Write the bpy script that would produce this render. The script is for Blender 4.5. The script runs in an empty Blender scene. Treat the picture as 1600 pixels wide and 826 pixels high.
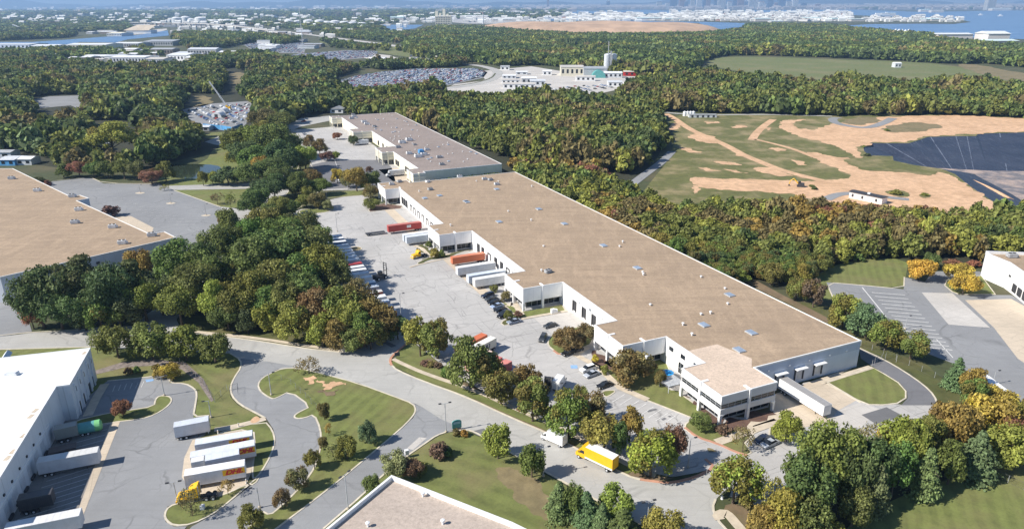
import bpy, bmesh, math, random
import numpy as np
from mathutils import Vector, Matrix
from mathutils.geometry import tessellate_polygon
random.seed(7); rng = np.random.default_rng(7)
S = bpy.context.scene
# ---------------------------------------------------------------- camera
CH = 100.0; FPX = 1108.0; PITCH = math.radians(20.06); ROLL = math.radians(-0.18)
_f = Vector((0, math.cos(PITCH), -math.sin(PITCH))); _r = Vector((1, 0, 0)); _u = _r.cross(_f)
CR = _r*math.cos(ROLL) + _u*math.sin(ROLL); CU = -_r*math.sin(ROLL) + _u*math.cos(ROLL); CF = _f
cd = bpy.data.cameras.new('camera'); cam = bpy.data.objects.new('camera', cd); S.collection.objects.link(cam)
cd.sensor_width = 36.0; cd.lens = 36.0*FPX/1600; cd.clip_start = 1.0; cd.clip_end = 90000
cam.matrix_world = Matrix(((CR.x, CU.x, -CF.x, 0), (CR.y, CU.y, -CF.y, 0), (CR.z, CU.z, -CF.z, CH), (0, 0, 0, 1)))
S.camera = cam
S.render.resolution_x = 1024; S.render.resolution_y = 528
# ---------------------------------------------------------------- sky, sun, exposure
EL = math.radians(40.0); AZ = math.radians(19.5)      # shadows fall towards AZ (from +x towards +y)
W = bpy.data.worlds.new('World'); S.world = W; W.use_nodes = True
nt = W.node_tree; bg = nt.nodes['Background']
sky = nt.nodes.new('ShaderNodeTexSky'); sky.sky_type = 'NISHITA'; sky.sun_disc = False
sky.sun_elevation = EL; sky.sun_rotation = math.radians(250.5); sky.altitude = 100; sky.air_density = 0.8; sky.dust_density = 0.0; sky.ozone_density = 3.0
nt.links.new(sky.outputs[0], bg.inputs[0]); bg.inputs[1].default_value = 0.092
sl = bpy.data.lights.new('sun', 'SUN'); sl.energy = 5.0; sl.angle = math.radians(0.5); sl.color = (1.0, 0.945, 0.86)
so = bpy.data.objects.new('sun', sl); S.collection.objects.link(so)
so.rotation_euler = Vector((math.cos(AZ)*math.cos(EL), math.sin(AZ)*math.cos(EL), -math.sin(EL))).to_track_quat('-Z', 'Y').to_euler()
so.location = (0, 0, 400)
S.view_settings.view_transform = 'Standard'; S.view_settings.look = 'None'; S.view_settings.gamma = 1.0
S.view_settings.exposure = 0.57
S.render.engine = 'CYCLES'
S.cycles.max_bounces = 6; S.cycles.diffuse_bounces = 3; S.cycles.glossy_bounces = 2; S.cycles.transmission_bounces = 2
S.cycles.volume_bounces = 0; S.cycles.use_denoising = True
# ---------------------------------------------------------------- places
COL = S.collection
def P(x, y, z=0.0):
    d = CR*((x-800)/FPX) - CU*((y-413)/FPX) + CF
    t = (z-CH)/d.z
    return Vector((0, 0, CH)) + d*t
def project(p):
    q = Vector(p)-Vector((0, 0, CH)); d = q.dot(CF)
    return 800+FPX*q.dot(CR)/d, 413-FPX*q.dot(CU)/d, d
GA = math.atan2(.4064681, .9136649)
GO = P(1128, 664)
EV = Vector((.9136649, .4064681, 0)); EU = Vector((-.4064681, .9136649, 0))
def G(v, u, z=0.0):
    p = GO + EV*v + EU*u; return Vector((p.x, p.y, z))
def W2(pts, z=0):                       # pixel or ready-made points on the ground
    return [p if isinstance(p, Vector) else P(p[0], p[1], 0) for p in pts]
def chaikin(pts, n, closed=True):
    for _ in range(n):
        out = []; m = len(pts)
        if not closed: out.append(pts[0])
        for i in range(m if closed else m-1):
            a, b = pts[i], pts[(i+1) % m]
            out += [a.lerp(b, .25), a.lerp(b, .75)]
        if not closed: out.append(pts[-1])
        pts = out
    return pts
# ---------------------------------------------------------------- materials
def nodes(name):
    m = bpy.data.materials.new(name); m.use_nodes = True
    t = m.node_tree; return m, t, t.nodes['Principled BSDF']
def N(t, kind, **kw):
    n = t.nodes.new(kind)
    for k, v in kw.items(): setattr(n, k, v)
    return n
def coords(t, scale=(1, 1, 1), rot=0, obj=False):
    mp = N(t, 'ShaderNodeMapping'); mp.inputs['Scale'].default_value = scale; mp.inputs['Rotation'].default_value = (0, 0, rot)
    if obj: t.links.new(N(t, 'ShaderNodeTexCoord').outputs['Object'], mp.inputs[0])
    else: t.links.new(N(t, 'ShaderNodeNewGeometry').outputs['Position'], mp.inputs[0])
    return mp.outputs[0]
def noise(t, co, scale, detail=4, rough=.55):
    n = N(t, 'ShaderNodeTexNoise'); n.inputs['Scale'].default_value = scale; n.inputs['Detail'].default_value = detail
    n.inputs['Roughness'].default_value = rough
    t.links.new(co, n.inputs['Vector']); return n.outputs['Fac']
def ramp(t, fac, lo, hi):
    r = N(t, 'ShaderNodeMapRange'); r.inputs['From Min'].default_value = lo; r.inputs['From Max'].default_value = hi
    t.links.new(fac, r.inputs['Value']); return r.outputs['Result']
def mix(t, fac, a, b, mode='MIX'):
    n = N(t, 'ShaderNodeMix', data_type='RGBA', blend_type=mode)
    for s, v in ((n.inputs['Factor'], fac), (n.inputs['A'], a), (n.inputs['B'], b)):
        if isinstance(v, (int, float)): s.default_value = v
        elif isinstance(v, tuple): s.default_value = (*v[:3], 1)
        else: t.links.new(v, s)
    return n.outputs['Result']
def mul(t, a, b):
    n = N(t, 'ShaderNodeMath', operation='MULTIPLY')
    for s, v in ((n.inputs[0], a), (n.inputs[1], b)):
        if isinstance(v, (int, float)): s.default_value = v
        else: t.links.new(v, s)
    return n.outputs[0]
def k(c, f): return tuple(min(1, x*f) for x in c)
def plain(name, col, rough=.7, var=.18, scale=.7, metal=0, obj=True, fine=6.0):
    m, t, b = nodes(name); co = coords(t, obj=obj)
    a = mix(t, ramp(t, noise(t, co, scale), .3, .7), k(col, 1-var), k(col, 1+var*.6))
    a = mix(t, mul(t, ramp(t, noise(t, co, scale*fine), .55, .75), var*1.2), a, k(col, .55))
    t.links.new(a, b.inputs['Base Color']); b.inputs['Roughness'].default_value = rough; b.inputs['Metallic'].default_value = metal
    return m
def asphalt(name, col, crack=.35, cscale=.075, stripe=0, stain=.25, rot=GA, fine=.22, seams=0):
    m, t, b = nodes(name); co = coords(t, rot=-rot)
    c = mix(t, ramp(t, noise(t, co, .045, 5, .6), .32, .68), k(col, .86), k(col, 1.12))
    c = mix(t, mul(t, ramp(t, noise(t, co, .35, 5, .65), .38, .72), fine), c, k(col, .68))
    c = mix(t, mul(t, ramp(t, noise(t, co, 2.2, 3, .6), .5, .8), fine), c, k(col, 1.35))
    c = mix(t, mul(t, ramp(t, noise(t, coords(t, (.03, .9, 1), -rot), 1.0, 3), .5, .75), stain), c, k(col, .66))
    if crack:
        wv = N(t, 'ShaderNodeVectorMath', operation='MULTIPLY_ADD'); nn = N(t, 'ShaderNodeTexNoise'); nn.inputs['Scale'].default_value = .12
        nn.inputs['Detail'].default_value = 3
        t.links.new(co, nn.inputs['Vector']); t.links.new(nn.outputs['Color'], wv.inputs[0]); wv.inputs[1].default_value = (7, 7, 0); t.links.new(co, wv.inputs[2])
        for sc, wd, am in ((cscale, .020, 1.0), (cscale*2.7, .030, .5)):
            vo = N(t, 'ShaderNodeTexVoronoi', feature='DISTANCE_TO_EDGE'); vo.inputs['Scale'].default_value = sc
            t.links.new(wv.outputs[0], vo.inputs['Vector'])
            r = N(t, 'ShaderNodeMapRange'); r.inputs['From Min'].default_value = 0; r.inputs['From Max'].default_value = wd
            r.inputs['To Min'].default_value = 1; r.inputs['To Max'].default_value = 0; t.links.new(vo.outputs['Distance'], r.inputs['Value'])
            brk = ramp(t, noise(t, co, .09, 2), .42, .58)
            c = mix(t, mul(t, mul(t, r.outputs['Result'], brk), crack*am), c, k(col, .3))
    if seams:
        w2 = N(t, 'ShaderNodeVectorMath', operation='MULTIPLY_ADD'); n2 = N(t, 'ShaderNodeTexNoise'); n2.inputs['Scale'].default_value = .06; n2.inputs['Detail'].default_value = 4
        t.links.new(co, n2.inputs['Vector']); t.links.new(n2.outputs['Color'], w2.inputs[0]); w2.inputs[1].default_value = (3.2, 3.2, 0); t.links.new(co, w2.inputs[2])
        for bw, rh, off, am in ((26, 7.3, .37, .75), (9.5, 19, .5, .45)):
            br = N(t, 'ShaderNodeTexBrick', offset=off); br.inputs['Scale'].default_value = 1; br.inputs['Mortar Size'].default_value = .13; br.inputs['Mortar Smooth'].default_value = .5
            br.inputs['Brick Width'].default_value = bw; br.inputs['Row Height'].default_value = rh; t.links.new(w2.outputs[0], br.inputs['Vector'])
            c = mix(t, mul(t, mul(t, br.outputs['Fac'], ramp(t, noise(t, co, .11, 3), .40, .56)), am*seams), c, k(col, .35))
        c = mix(t, mul(t, ramp(t, noise(t, coords(t, (.5, 3.0, 1), -rot-.6), 1.0, 3, .7), .55, .75), .28*seams), c, k(col, .6))
    if stripe:                                    # slab joints and paver lines
        br = N(t, 'ShaderNodeTexBrick', offset=0.0); br.inputs['Scale'].default_value = 1; br.inputs['Mortar Size'].default_value = .05
        br.inputs['Brick Width'].default_value = stripe; br.inputs['Row Height'].default_value = stripe; t.links.new(co, br.inputs['Vector'])
        c = mix(t, mul(t, br.outputs['Fac'], .45), c, k(col, .45))
    t.links.new(c, b.inputs['Base Color']); b.inputs['Roughness'].default_value = .9
    return m
def grass(name, g, d, dirt=.35, stripe=0, srot=0, scale=.05):
    m, t, b = nodes(name); co = coords(t)
    c = mix(t, ramp(t, noise(t, co, .25, 5, .65), .3, .7), k(g, .72), k(g, 1.25))
    if stripe:
        wv = N(t, 'ShaderNodeTexWave', wave_type='BANDS', bands_direction='X'); wv.inputs['Scale'].default_value = stripe
        wv.inputs['Distortion'].default_value = 5.0; wv.inputs['Detail'].default_value = 2; wv.inputs['Detail Scale'].default_value = .5
        t.links.new(coords(t, rot=srot), wv.inputs['Vector'])
        c = mix(t, mul(t, ramp(t, wv.outputs['Fac'], .25, .8), .38), c, k(g, 1.5))
    c = mix(t, mul(t, ramp(t, noise(t, co, scale, 6, .62), .46, .66), dirt), c, d)
    c = mix(t, mul(t, ramp(t, noise(t, co, 1.6, 4, .7), .45, .75), .35), c, k(g, .45))
    c = mix(t, mul(t, ramp(t, noise(t, co, .45, 6, .75), .62, .75), .55*min(1, dirt+.2)), c, k(d, 1.15))
    t.links.new(c, b.inputs['Base Color']); b.inputs['Roughness'].default_value = .95
    return m
def objpaint(name, rough=.5, var=.12, metal=0):
    m, t, b = nodes(name); oi = N(t, 'ShaderNodeObjectInfo'); co = coords(t, obj=True)
    c = mix(t, mul(t, ramp(t, noise(t, co, .8, 5, .65), .42, .75), var*2), oi.outputs['Color'], (.22, .19, .16))
    t.links.new(c, b.inputs['Base Color']); b.inputs['Roughness'].default_value = rough; b.inputs['Metallic'].default_value = metal
    return m
def leafmat(name, attr):
    m, t, b = nodes(name)
    ti = N(t, 'ShaderNodeAttribute', attribute_name='tint').outputs['Fac']
    lf = N(t, 'ShaderNodeAttribute', attribute_name='leaf').outputs['Fac']
    if attr:
        base = N(t, 'ShaderNodeAttribute', attribute_name='leafcol').outputs['Color']; c = base
    else:
        oi = N(t, 'ShaderNodeObjectInfo'); base = oi.outputs['Color']
        aut = mix(t, oi.outputs['Random'], (.165, .090, .034), (.21, .155, .038))
        th = N(t, 'ShaderNodeMath', operation='LESS_THAN'); t.links.new(ti, th.inputs[0]); t.links.new(oi.outputs['Alpha'], th.inputs[1])
        c = mix(t, mul(t, th.outputs[0], .5), base, aut)
    v = N(t, 'ShaderNodeMath', operation='MULTIPLY_ADD'); t.links.new(lf, v.inputs[0]); v.inputs[1].default_value = 1.25; v.inputs[2].default_value = .82
    v2 = N(t, 'ShaderNodeMath', operation='MULTIPLY_ADD'); t.links.new(ti, v2.inputs[0]); v2.inputs[1].default_value = .50; v2.inputs[2].default_value = .86
    hs = N(t, 'ShaderNodeHueSaturation'); t.links.new(c, hs.inputs['Color']); t.links.new(mul(t, v.outputs[0], v2.outputs[0]), hs.inputs['Value'])
    t.links.new(hs.outputs[0], b.inputs['Base Color']); b.inputs['Roughness'].default_value = .65
    b.inputs['Specular IOR Level'].default_value = .25
    tr = N(t, 'ShaderNodeBsdfTranslucent'); t.links.new(hs.outputs[0], tr.inputs['Color'])
    ms = N(t, 'ShaderNodeMixShader'); ms.inputs[0].default_value = .32
    t.links.new(b.outputs[0], ms.inputs[1]); t.links.new(tr.outputs[0], ms.inputs[2])
    t.links.new(ms.outputs[0], t.nodes['Material Output'].inputs['Surface'])
    return m
def gravelroof(name, col, stain=.5):
    m, t, b = nodes(name); co = coords(t)
    c = mix(t, ramp(t, noise(t, co, .06, 5, .6), .3, .7), k(col, .86), k(col, 1.12))
    st = coords(t, (.045, .5, 1), -GA)
    c = mix(t, mul(t, ramp(t, noise(t, st, 1.0, 4, .6), .45, .7), stain), c, k(col, .72))
    c = mix(t, mul(t, ramp(t, noise(t, coords(t, (.4, .08, 1), -GA), 1.0, 4, .6), .5, .72), stain*.7), c, k(col, 1.28))
    c = mix(t, mul(t, ramp(t, noise(t, co, .55, 4, .75), .5, .72), .5), c, k(col, .62))
    c = mix(t, mul(t, ramp(t, noise(t, co, 1.3, 4, .75), .45, .75), .65), c, k(col, .52))
    c = mix(t, mul(t, ramp(t, noise(t, co, 2.1, 3, .7), .52, .75), .5), c, k(col, 1.4))
    br = N(t, 'ShaderNodeTexBrick', offset=.5); br.inputs['Scale'].default_value = 1; br.inputs['Mortar Size'].default_value = .10; br.inputs['Brick Width'].default_value = 30; br.inputs['Row Height'].default_value = 3.0
    t.links.new(coords(t, rot=-GA), br.inputs['Vector']); c = mix(t, mul(t, mul(t, br.outputs['Fac'], ramp(t, noise(t, co, .12, 3), .45, .65)), .16), c, k(col, .5))
    c = mix(t, mul(t, ramp(t, noise(t, co, .028, 5, .7), .56, .66), .4), c, k(col, .72))
    t.links.new(c, b.inputs['Base Color']); b.inputs['Roughness'].default_value = .95
    return m
def wallmat(name, col, panel=6.0, line=.5):
    m, t, b = nodes(name); co = coords(t, obj=True)
    c = mix(t, ramp(t, noise(t, co, .15, 4), .3, .7), k(col, .93), k(col, 1.05))
    c = mix(t, mul(t, ramp(t, noise(t, coords(t, (1.2, 1.2, .12), obj=True), 1.0, 4), .52, .8), .22), c, k(col, .6))
    sx = N(t, 'ShaderNodeSeparateXYZ'); t.links.new(co, sx.inputs[0])
    for ax in ('X', 'Y'):
        p = N(t, 'ShaderNodeMath', operation='PINGPONG'); t.links.new(sx.outputs[ax], p.inputs[0]); p.inputs[1].default_value = panel/2
        l = N(t, 'ShaderNodeMath', operation='LESS_THAN'); t.links.new(p.outputs[0], l.inputs[0]); l.inputs[1].default_value = .035
        c = mix(t, mul(t, l.outputs[0], line), c, k(col, .6))
    t.links.new(c, b.inputs['Base Color']); b.inputs['Roughness'].default_value = .75
    return m
def citywin(name, col, win=(.06, .08, .11), sx=4.0, sz=4.0):
    m, t, b = nodes(name); co = coords(t, obj=True); s = N(t, 'ShaderNodeSeparateXYZ'); t.links.new(co, s.inputs[0])
    ad = N(t, 'ShaderNodeMath', operation='ADD'); t.links.new(s.outputs['X'], ad.inputs[0]); t.links.new(s.outputs['Y'], ad.inputs[1])
    f = []
    for src, per in ((ad.outputs[0], sx), (s.outputs['Z'], sz)):
        p = N(t, 'ShaderNodeMath', operation='PINGPONG'); t.links.new(src, p.inputs[0]); p.inputs[1].default_value = per/2
        g = N(t, 'ShaderNodeMath', operation='GREATER_THAN'); t.links.new(p.outputs[0], g.inputs[0]); g.inputs[1].default_value = per*.22; f.append(g.outputs[0])
    oi = N(t, 'ShaderNodeObjectInfo')
    t.links.new(mix(t, mul(t, f[0], f[1]), oi.outputs['Color'] if col is None else col, win), b.inputs['Base Color']); b.inputs['Roughness'].default_value = .5
    return m
MT = dict(
    ground=grass('ground_cover', (.060, .072, .026), (.135, .105, .058), .7, scale=.02),
    forestfloor=grass('forest_floor', (.028, .032, .014), (.055, .045, .025), .5, scale=.08),
    lawn=grass('lawn_grass', (.142, .162, .044), (.20, .165, .075), .55, .10, math.radians(20)),
    lawn2=grass('meadow_grass', (.132, .150, .042), (.23, .185, .09), .75, .07, math.radians(-62), .035),
    field=grass('field_grass', (.145, .165, .055), (.23, .20, .10), .6, scale=.012),
    landgrass=grass('landfill_grass', (.125, .128, .036), (.46, .34, .20), .55, scale=.045),
    scrub=grass('scrub_grass', (.082, .090, .024), (.16, .13, .055), .5, scale=.06),
    dirt=grass('verge_soil', (.19, .135, .080), (.12, .11, .045), .6, scale=.12),
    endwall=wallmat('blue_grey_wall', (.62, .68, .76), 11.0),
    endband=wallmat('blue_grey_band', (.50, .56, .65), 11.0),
    dry=grass('dry_grass', (.22, .175, .09), (.13, .12, .05), .6, scale=.04),
    sand=grass('sandy_soil', (.64, .41, .245), (.42, .26, .14), .6, scale=.05),
    mulch=plain('mulch', (.13, .075, .055), .95, .3, .6, obj=False),
    lot=asphalt('old_asphalt', (.45, .435, .415), .5, .085, seams=1.0),
    road=asphalt('pale_road', (.41, .40, .375), .3, .05, rot=math.radians(-25)),
    road2=asphalt('grey_road', (.265, .268, .272), .35, .05, rot=math.radians(45)),
    yard=asphalt('yard_asphalt', (.255, .258, .262), .45, .06, rot=math.radians(100)),
    newasph=asphalt('dark_asphalt', (.17, .17, .18), .2, .06),
    patch=asphalt('patch_asphalt', (.15, .15, .155), 0),
    conc=asphalt('concrete', (.56, .47, .36), .2, .1, 4.6, .3),
    conc2=asphalt('pale_concrete', (.52, .49, .45), .2, .1, 4.0),
    conc3=asphalt('painted_shade_concrete', (.25, .235, .22), .2, .1, 3.0, .5, rot=math.radians(22)),  # dock pad: the warehouse's shade is put into this darker base colour
    kerb=plain('kerb_concrete', (.60, .54, .43), .9, .2, .5, obj=False),
    kerbred=plain('kerb_red_paint', (.52, .27, .18), .9, .25, .4, obj=False),
    walk=plain('sidewalk_concrete', (.56, .48, .37), .9, .18, .5, obj=False),
    mark=plain('marking_paint', (.68, .67, .64), .8, .25, .6, obj=False),
    markblue=plain('blue_marking_paint', (.25, .42, .68), .8, .2, .6, obj=False),
    liner=None,
    linerfloor=grass('liner_floor', (.17, .16, .17), (.50, .38, .31), .9, scale=.07),
    tanroof=gravelroof('tan_gravel_roof', (.385, .283, .190), .8),
    greyroof=gravelroof('grey_gravel_roof', (.30, .245, .215)),
    paleroof=gravelroof('pale_roof', (.62, .49, .38), .3),
    pinkroof=gravelroof('pink_gravel_roof', (.45, .375, .315), .2),
    whiteroof=plain('white_membrane', (.84, .84, .82), .6, .06, .08, obj=False),
    white=wallmat('white_wall', (.86, .85, .83)),
    cream=wallmat('cream_wall', (.80, .75, .60)),
    greywall=wallmat('pale_wall', (.70, .72, .74), 7.0),
    coping=plain('metal_coping', (.80, .79, .76), .45, .1, .4),
    darkglass=plain('dark_glass', (.022, .027, .034), .08, .3, .5),
    dark=plain('dark_metal', (.05, .05, .055), .6, .3, 1.0),
    grey=plain('grey_metal', (.42, .43, .44), .45, .2, .6),
    ltgrey=plain('light_metal', (.62, .64, .66), .45, .2, .6),
    sky_pane=plain('skylight_pane', (.30, .36, .44), .2, .2, .6),
    rubber=plain('tyre_rubber', (.022, .022, .024), .85, .3, 2.0),
    bark=plain('bark', (.12, .09, .065), .95, .35, 2.0),
    blue=plain('blue_paint', (.10, .33, .62), .5, .25, .3),
    teal=plain('teal_paint', (.12, .38, .36), .5, .2, .5),
    yellow=plain('yellow_paint', (.80, .46, .015), .4, .08, .8),
    redpaint=plain('red_paint', (.55, .03, .03), .5, .1, 1.0),
    wpaint=plain('white_paint', (.80, .80, .79), .45, .1, .8),
    navy=plain('dark_lettering', (.05, .06, .08), .6, .2, .8),
    stone=plain('stone_wall', (.24, .20, .175), .95, .45, .9, obj=False),
    paint=objpaint('vehicle_paint', .4), carpaint=objpaint('car_paint', .22, .05), housep=objpaint('building_paint', .7, .12),
    tower=citywin('tower_facade', None), leaf=leafmat('leaves', False), leafmass=leafmat('forest_leaves', True),
)
mw, t, b = nodes('harbour_water'); b.inputs['Base Color'].default_value = (.10, .20, .36, 1); b.inputs['Roughness'].default_value = .35
co = coords(t, (.004, .03, 1)); t.links.new(mix(t, ramp(t, noise(t, co, 1, 4), .4, .6), (.08, .17, .32), (.14, .25, .42)), b.inputs['Base Color']); MT['water'] = mw
ml, t, b = nodes('black_liner'); co = coords(t); c = mix(t, ramp(t, noise(t, co, .05, 4), .35, .65), (.026, .033, .055), (.045, .053, .078))
c = mix(t, mul(t, ramp(t, noise(t, coords(t, (.55, .035, 1), math.radians(18)), 1.0, 5, .7), .56, .72), .55), c, (.13, .145, .18)); c = mix(t, mul(t, ramp(t, noise(t, co, .35, 5, .75), .6, .75), .4), c, (.02, .024, .04))
t.links.new(c, b.inputs['Base Color']); b.inputs['Roughness'].default_value = .5; bp = N(t, 'ShaderNodeBump'); bp.inputs['Distance'].default_value = 1.2; bp.inputs['Strength'].default_value = .7
t.links.new(noise(t, coords(t, (.5, .05, 1), math.radians(18)), 1.0, 4), bp.inputs['Height']); t.links.new(bp.outputs[0], b.inputs['Normal']); MT['liner'] = ml
mp, t, b = nodes('pond_water'); b.inputs['Base Color'].default_value = (.03, .04, .025, 1); b.inputs['Roughness'].default_value = .06; MT['pond'] = mp
# ---------------------------------------------------------------- mesh helpers
class MB:
    def __init__(s): s.v = []; s.f = []
    def poly(s, pts):
        n = len(s.v); s.v += [tuple(p) for p in pts]; s.f.append(tuple(range(n, n+len(pts))))
    def box(s, x0, x1, y0, y1, z0, z1, m=None):
        n = len(s.v); q = [(x, y, z) for z in (z0, z1) for x, y in ((x0, y0), (x1, y0), (x1, y1), (x0, y1))]
        if m is not None: q = [tuple(m @ Vector(p)) for p in q]
        s.v += q
        s.f += [tuple(n+i for i in f) for f in ((3, 2, 1, 0), (4, 5, 6, 7), (0, 1, 5, 4), (1, 2, 6, 5), (2, 3, 7, 6), (3, 0, 4, 7))]
    def prism(s, prof, y0, y1, y0t=None, y1t=None, axis='y'):      # profile in x,z pushed along y
        n = len(s.v); m = len(prof)
        s.v += [(x, y0, z) for x, z in prof] + [(x, y1, z) for x, z in prof]
        s.f += [tuple(range(n, n+m)), tuple(range(n+2*m-1, n+m-1, -1))]
        for i in range(m):
            j = (i+1) % m; s.f.append((n+i, n+m+i, n+m+j, n+j))
    def extr(s, loop, z0, z1, top=True, bottom=False):      # walls (and lid) over a world-space outline
        n = len(s.v); m = len(loop)
        s.v += [(p[0], p[1], z0) for p in loop] + [(p[0], p[1], z1) for p in loop]
        for i in range(m):
            j = (i+1) % m; s.f.append((n+i, n+j, n+m+j, n+m+i))
        if top: s.cap([(p[0], p[1], z1) for p in loop])
        if bottom: s.cap([(p[0], p[1], z0) for p in loop])
    def cap(s, pts, holes=()):
        loops = [[Vector(p) for p in pts]] + [[Vector(p) for p in h] for h in holes]
        flat = [q for l in loops for q in l]; n = len(s.v); s.v += [tuple(q) for q in flat]
        for tri in tessellate_polygon(loops):
            a, b, c = (flat[i] for i in tri)
            nz = (b-a).cross(c-a).z
            s.f.append(tuple(n+i for i in (tri if nz >= 0 else tri[::-1])))
    def tube(s, pts, rad, sides=8, cap=True):
        n = len(s.v); pts = [Vector(p) for p in pts]
        if isinstance(rad, (int, float)): rad = [rad]*len(pts)
        for i, p in enumerate(pts):
            d = (pts[min(i+1, len(pts)-1)]-pts[max(i-1, 0)]).normalized()
            a = d.cross(Vector((0, 0, 1)) if abs(d.z) < .9 else Vector((1, 0, 0))).normalized(); b = d.cross(a)
            s.v += [tuple(p + (a*math.cos(2*math.pi*j/sides)+b*math.sin(2*math.pi*j/sides))*rad[i]) for j in range(sides)]
        for i in range(len(pts)-1):
            for j in range(sides):
                q = (j+1) % sides; s.f.append((n+i*sides+j, n+(i+1)*sides+j, n+(i+1)*sides+q, n+i*sides+q))
        if cap:
            s.f.append(tuple(n+j for j in range(sides))); m = n+(len(pts)-1)*sides; s.f.append(tuple(m+j for j in range(sides-1, -1, -1)))
    def lathe(s, prof, cx, cy, sides=20):
        n = len(s.v)
        for r, z in prof: s.v += [(cx+r*math.cos(2*math.pi*j/sides), cy+r*math.sin(2*math.pi*j/sides), z) for j in range(sides)]
        for i in range(len(prof)-1):
            for j in range(sides):
                q = (j+1) % sides; s.f.append((n+i*sides+j, n+i*sides+q, n+(i+1)*sides+q, n+(i+1)*sides+j))
    def mesh(s, name, mat):
        me = bpy.data.meshes.new(name); me.from_pydata(s.v, [], s.f)
        bm = bmesh.new(); bm.from_mesh(me); bmesh.ops.recalc_face_normals(bm, faces=bm.faces) if len(s.f) < 4000 else None; bm.to_mesh(me); bm.free()
        me.materials.append(MT[mat] if isinstance(mat, str) else mat); return me
    def build(s, name, mat, parent=None): return link(name, s.mesh(name, mat), parent)
def link(name, data, parent=None, loc=None, rotz=None, color=None):
    o = bpy.data.objects.new(name, data); COL.objects.link(o)
    if parent: o.parent = parent
    if loc is not None: o.location = loc
    if rotz is not None: o.rotation_euler[2] = rotz
    if color: o.color = (*color[:3], color[3] if len(color) > 3 else 1)
    return o
def thing(name, label, cat, loc=(0, 0, 0), rotz=0, group=None):
    o = bpy.data.objects.new(name, None); COL.objects.link(o); o.location = loc; o.rotation_euler[2] = rotz
    o['label'] = label; o['category'] = cat
    if group: o['group'] = group
    return o
def tag(o, label, cat, group=None):
    o['label'] = label; o['category'] = cat
    if group: o['group'] = group
    return o
def struct(o): o['kind'] = 'structure'; return o
RR = random.Random(99)
def ragged(w, amt, lv=3):
    for _ in range(lv):
        out = []
        for i in range(len(w)):
            a, b = w[i], w[(i+1) % len(w)]; d = b-a; L = d.length; out.append(a)
            if L > 1.2: out.append(a.lerp(b, .5)+Vector((-d.y, d.x, 0))*(RR.uniform(-1, 1)*min(amt, 4.0/L)))
        w = out
    return w
def sheet(name, pts, z, mat, smooth=0, holes=()):
    w = W2(pts)
    if smooth: w = chaikin(w, smooth)
    if name in ('bare_soil', 'weed_patch', 'bare_patch', 'mulch_bed') or mat in ('scrub', 'dry', 'sand'): w = ragged(w, .42 if name == 'mulch_bed' else .24)
    m = MB(); m.cap([(p.x, p.y, z) for p in w], [[(p.x, p.y, z) for p in h] for h in holes])
    me = bpy.data.meshes.new(name); me.from_pydata(m.v, [], m.f); me.materials.append(MT[mat])
    return struct(link(name, me))
def ribbon_pts(w, width, closed):
    L = []; R = []; n = len(w)
    for i in range(n):
        a = w[(i-1) % n] if (closed or i > 0) else w[i]; b = w[(i+1) % n] if (closed or i < n-1) else w[i]
        d = Vector((b.x-a.x, b.y-a.y, 0)); d = d.normalized() if d.length > 1e-6 else Vector((1, 0, 0))
        q = Vector((-d.y, d.x, 0))*(width/2); L.append(w[i]+q); R.append(w[i]-q)
    return L, R
def kerb(pts, mat='kerb', closed=False, smooth=1, width=.45, h=.16, z0=0, name='kerb', m=None):
    w = W2(pts)
    if smooth: w = chaikin(w, smooth, closed)
    L, R = ribbon_pts(w, width, closed); own = m is None; m = m or MB(); n = len(m.v); c = len(w)
    for l, r in zip(L, R): m.v += [(l.x, l.y, z0), (l.x, l.y, h), (r.x, r.y, h), (r.x, r.y, z0)]
    for i in range(c if closed else c-1):
        a = n+4*i; b = n+4*((i+1) % c)
        m.f += [(a, b, b+1, a+1), (a+1, b+1, b+2, a+2), (a+2, b+2, b+3, a+3)]
    return struct(m.build(name, mat)) if own else None
def strip(name, pts, width, z, mat, smooth=2):
    w = chaikin(W2(pts), smooth, False) if smooth else W2(pts); L, R = ribbon_pts(w, width, False); m = MB()
    for l, r in zip(L, R): m.v += [(l.x, l.y, z), (r.x, r.y, z)]
    for i in range(len(w)-1): m.f.append((2*i, 2*i+1, 2*i+3, 2*i+2))
    return struct(m.build(name, mat))
def island(pts, mat='lawn', smooth=1, kmat='kerb', h=.12, z0=0, name='lawn'):
    w = W2(pts); w = chaikin(w, smooth) if smooth else w
    sheet(name, w, h, mat); kerb(w, kmat, True, 0, .4, h+.05, z0)
def heading(a, b): return math.atan2(b.y-a.y, b.x-a.x)
ORD = 'first second third fourth fifth sixth seventh eighth ninth tenth eleventh twelfth thirteenth fourteenth fifteenth sixteenth seventeenth eighteenth nineteenth twentieth'.split()
def nth(i): return ORD[i] if i < 20 else ('twenty-'+ORD[i-20] if i < 29 else ('thirtieth' if i == 29 else ('thirty-'+ORD[i-30] if i < 39 else 'fortieth')))
# ================================================================ ground and paving
PIT = W2([(1350,236),(1348,223),(1385,224),(1420,224),(1436,219),(1450,214),(1490,213),(1525,213),(1528,209),(1640,206),(1700,207),(1690,332),(1580,321),(1552,315),(1530,301),(1512,288),(1492,272),(1472,264),(1428,258),(1396,251),(1395,244),(1358,243)])
BIG = 60000
g = MB(); g.cap([(-BIG, -2000, 0), (BIG, -2000, 0), (BIG, BIG, 0), (-BIG, BIG, 0)], [[(p.x, p.y, 0) for p in PIT]])
me = bpy.data.meshes.new('ground'); me.from_pydata(g.v, [], g.f); me.materials.append(MT['ground']); struct(link('ground', me))
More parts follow.
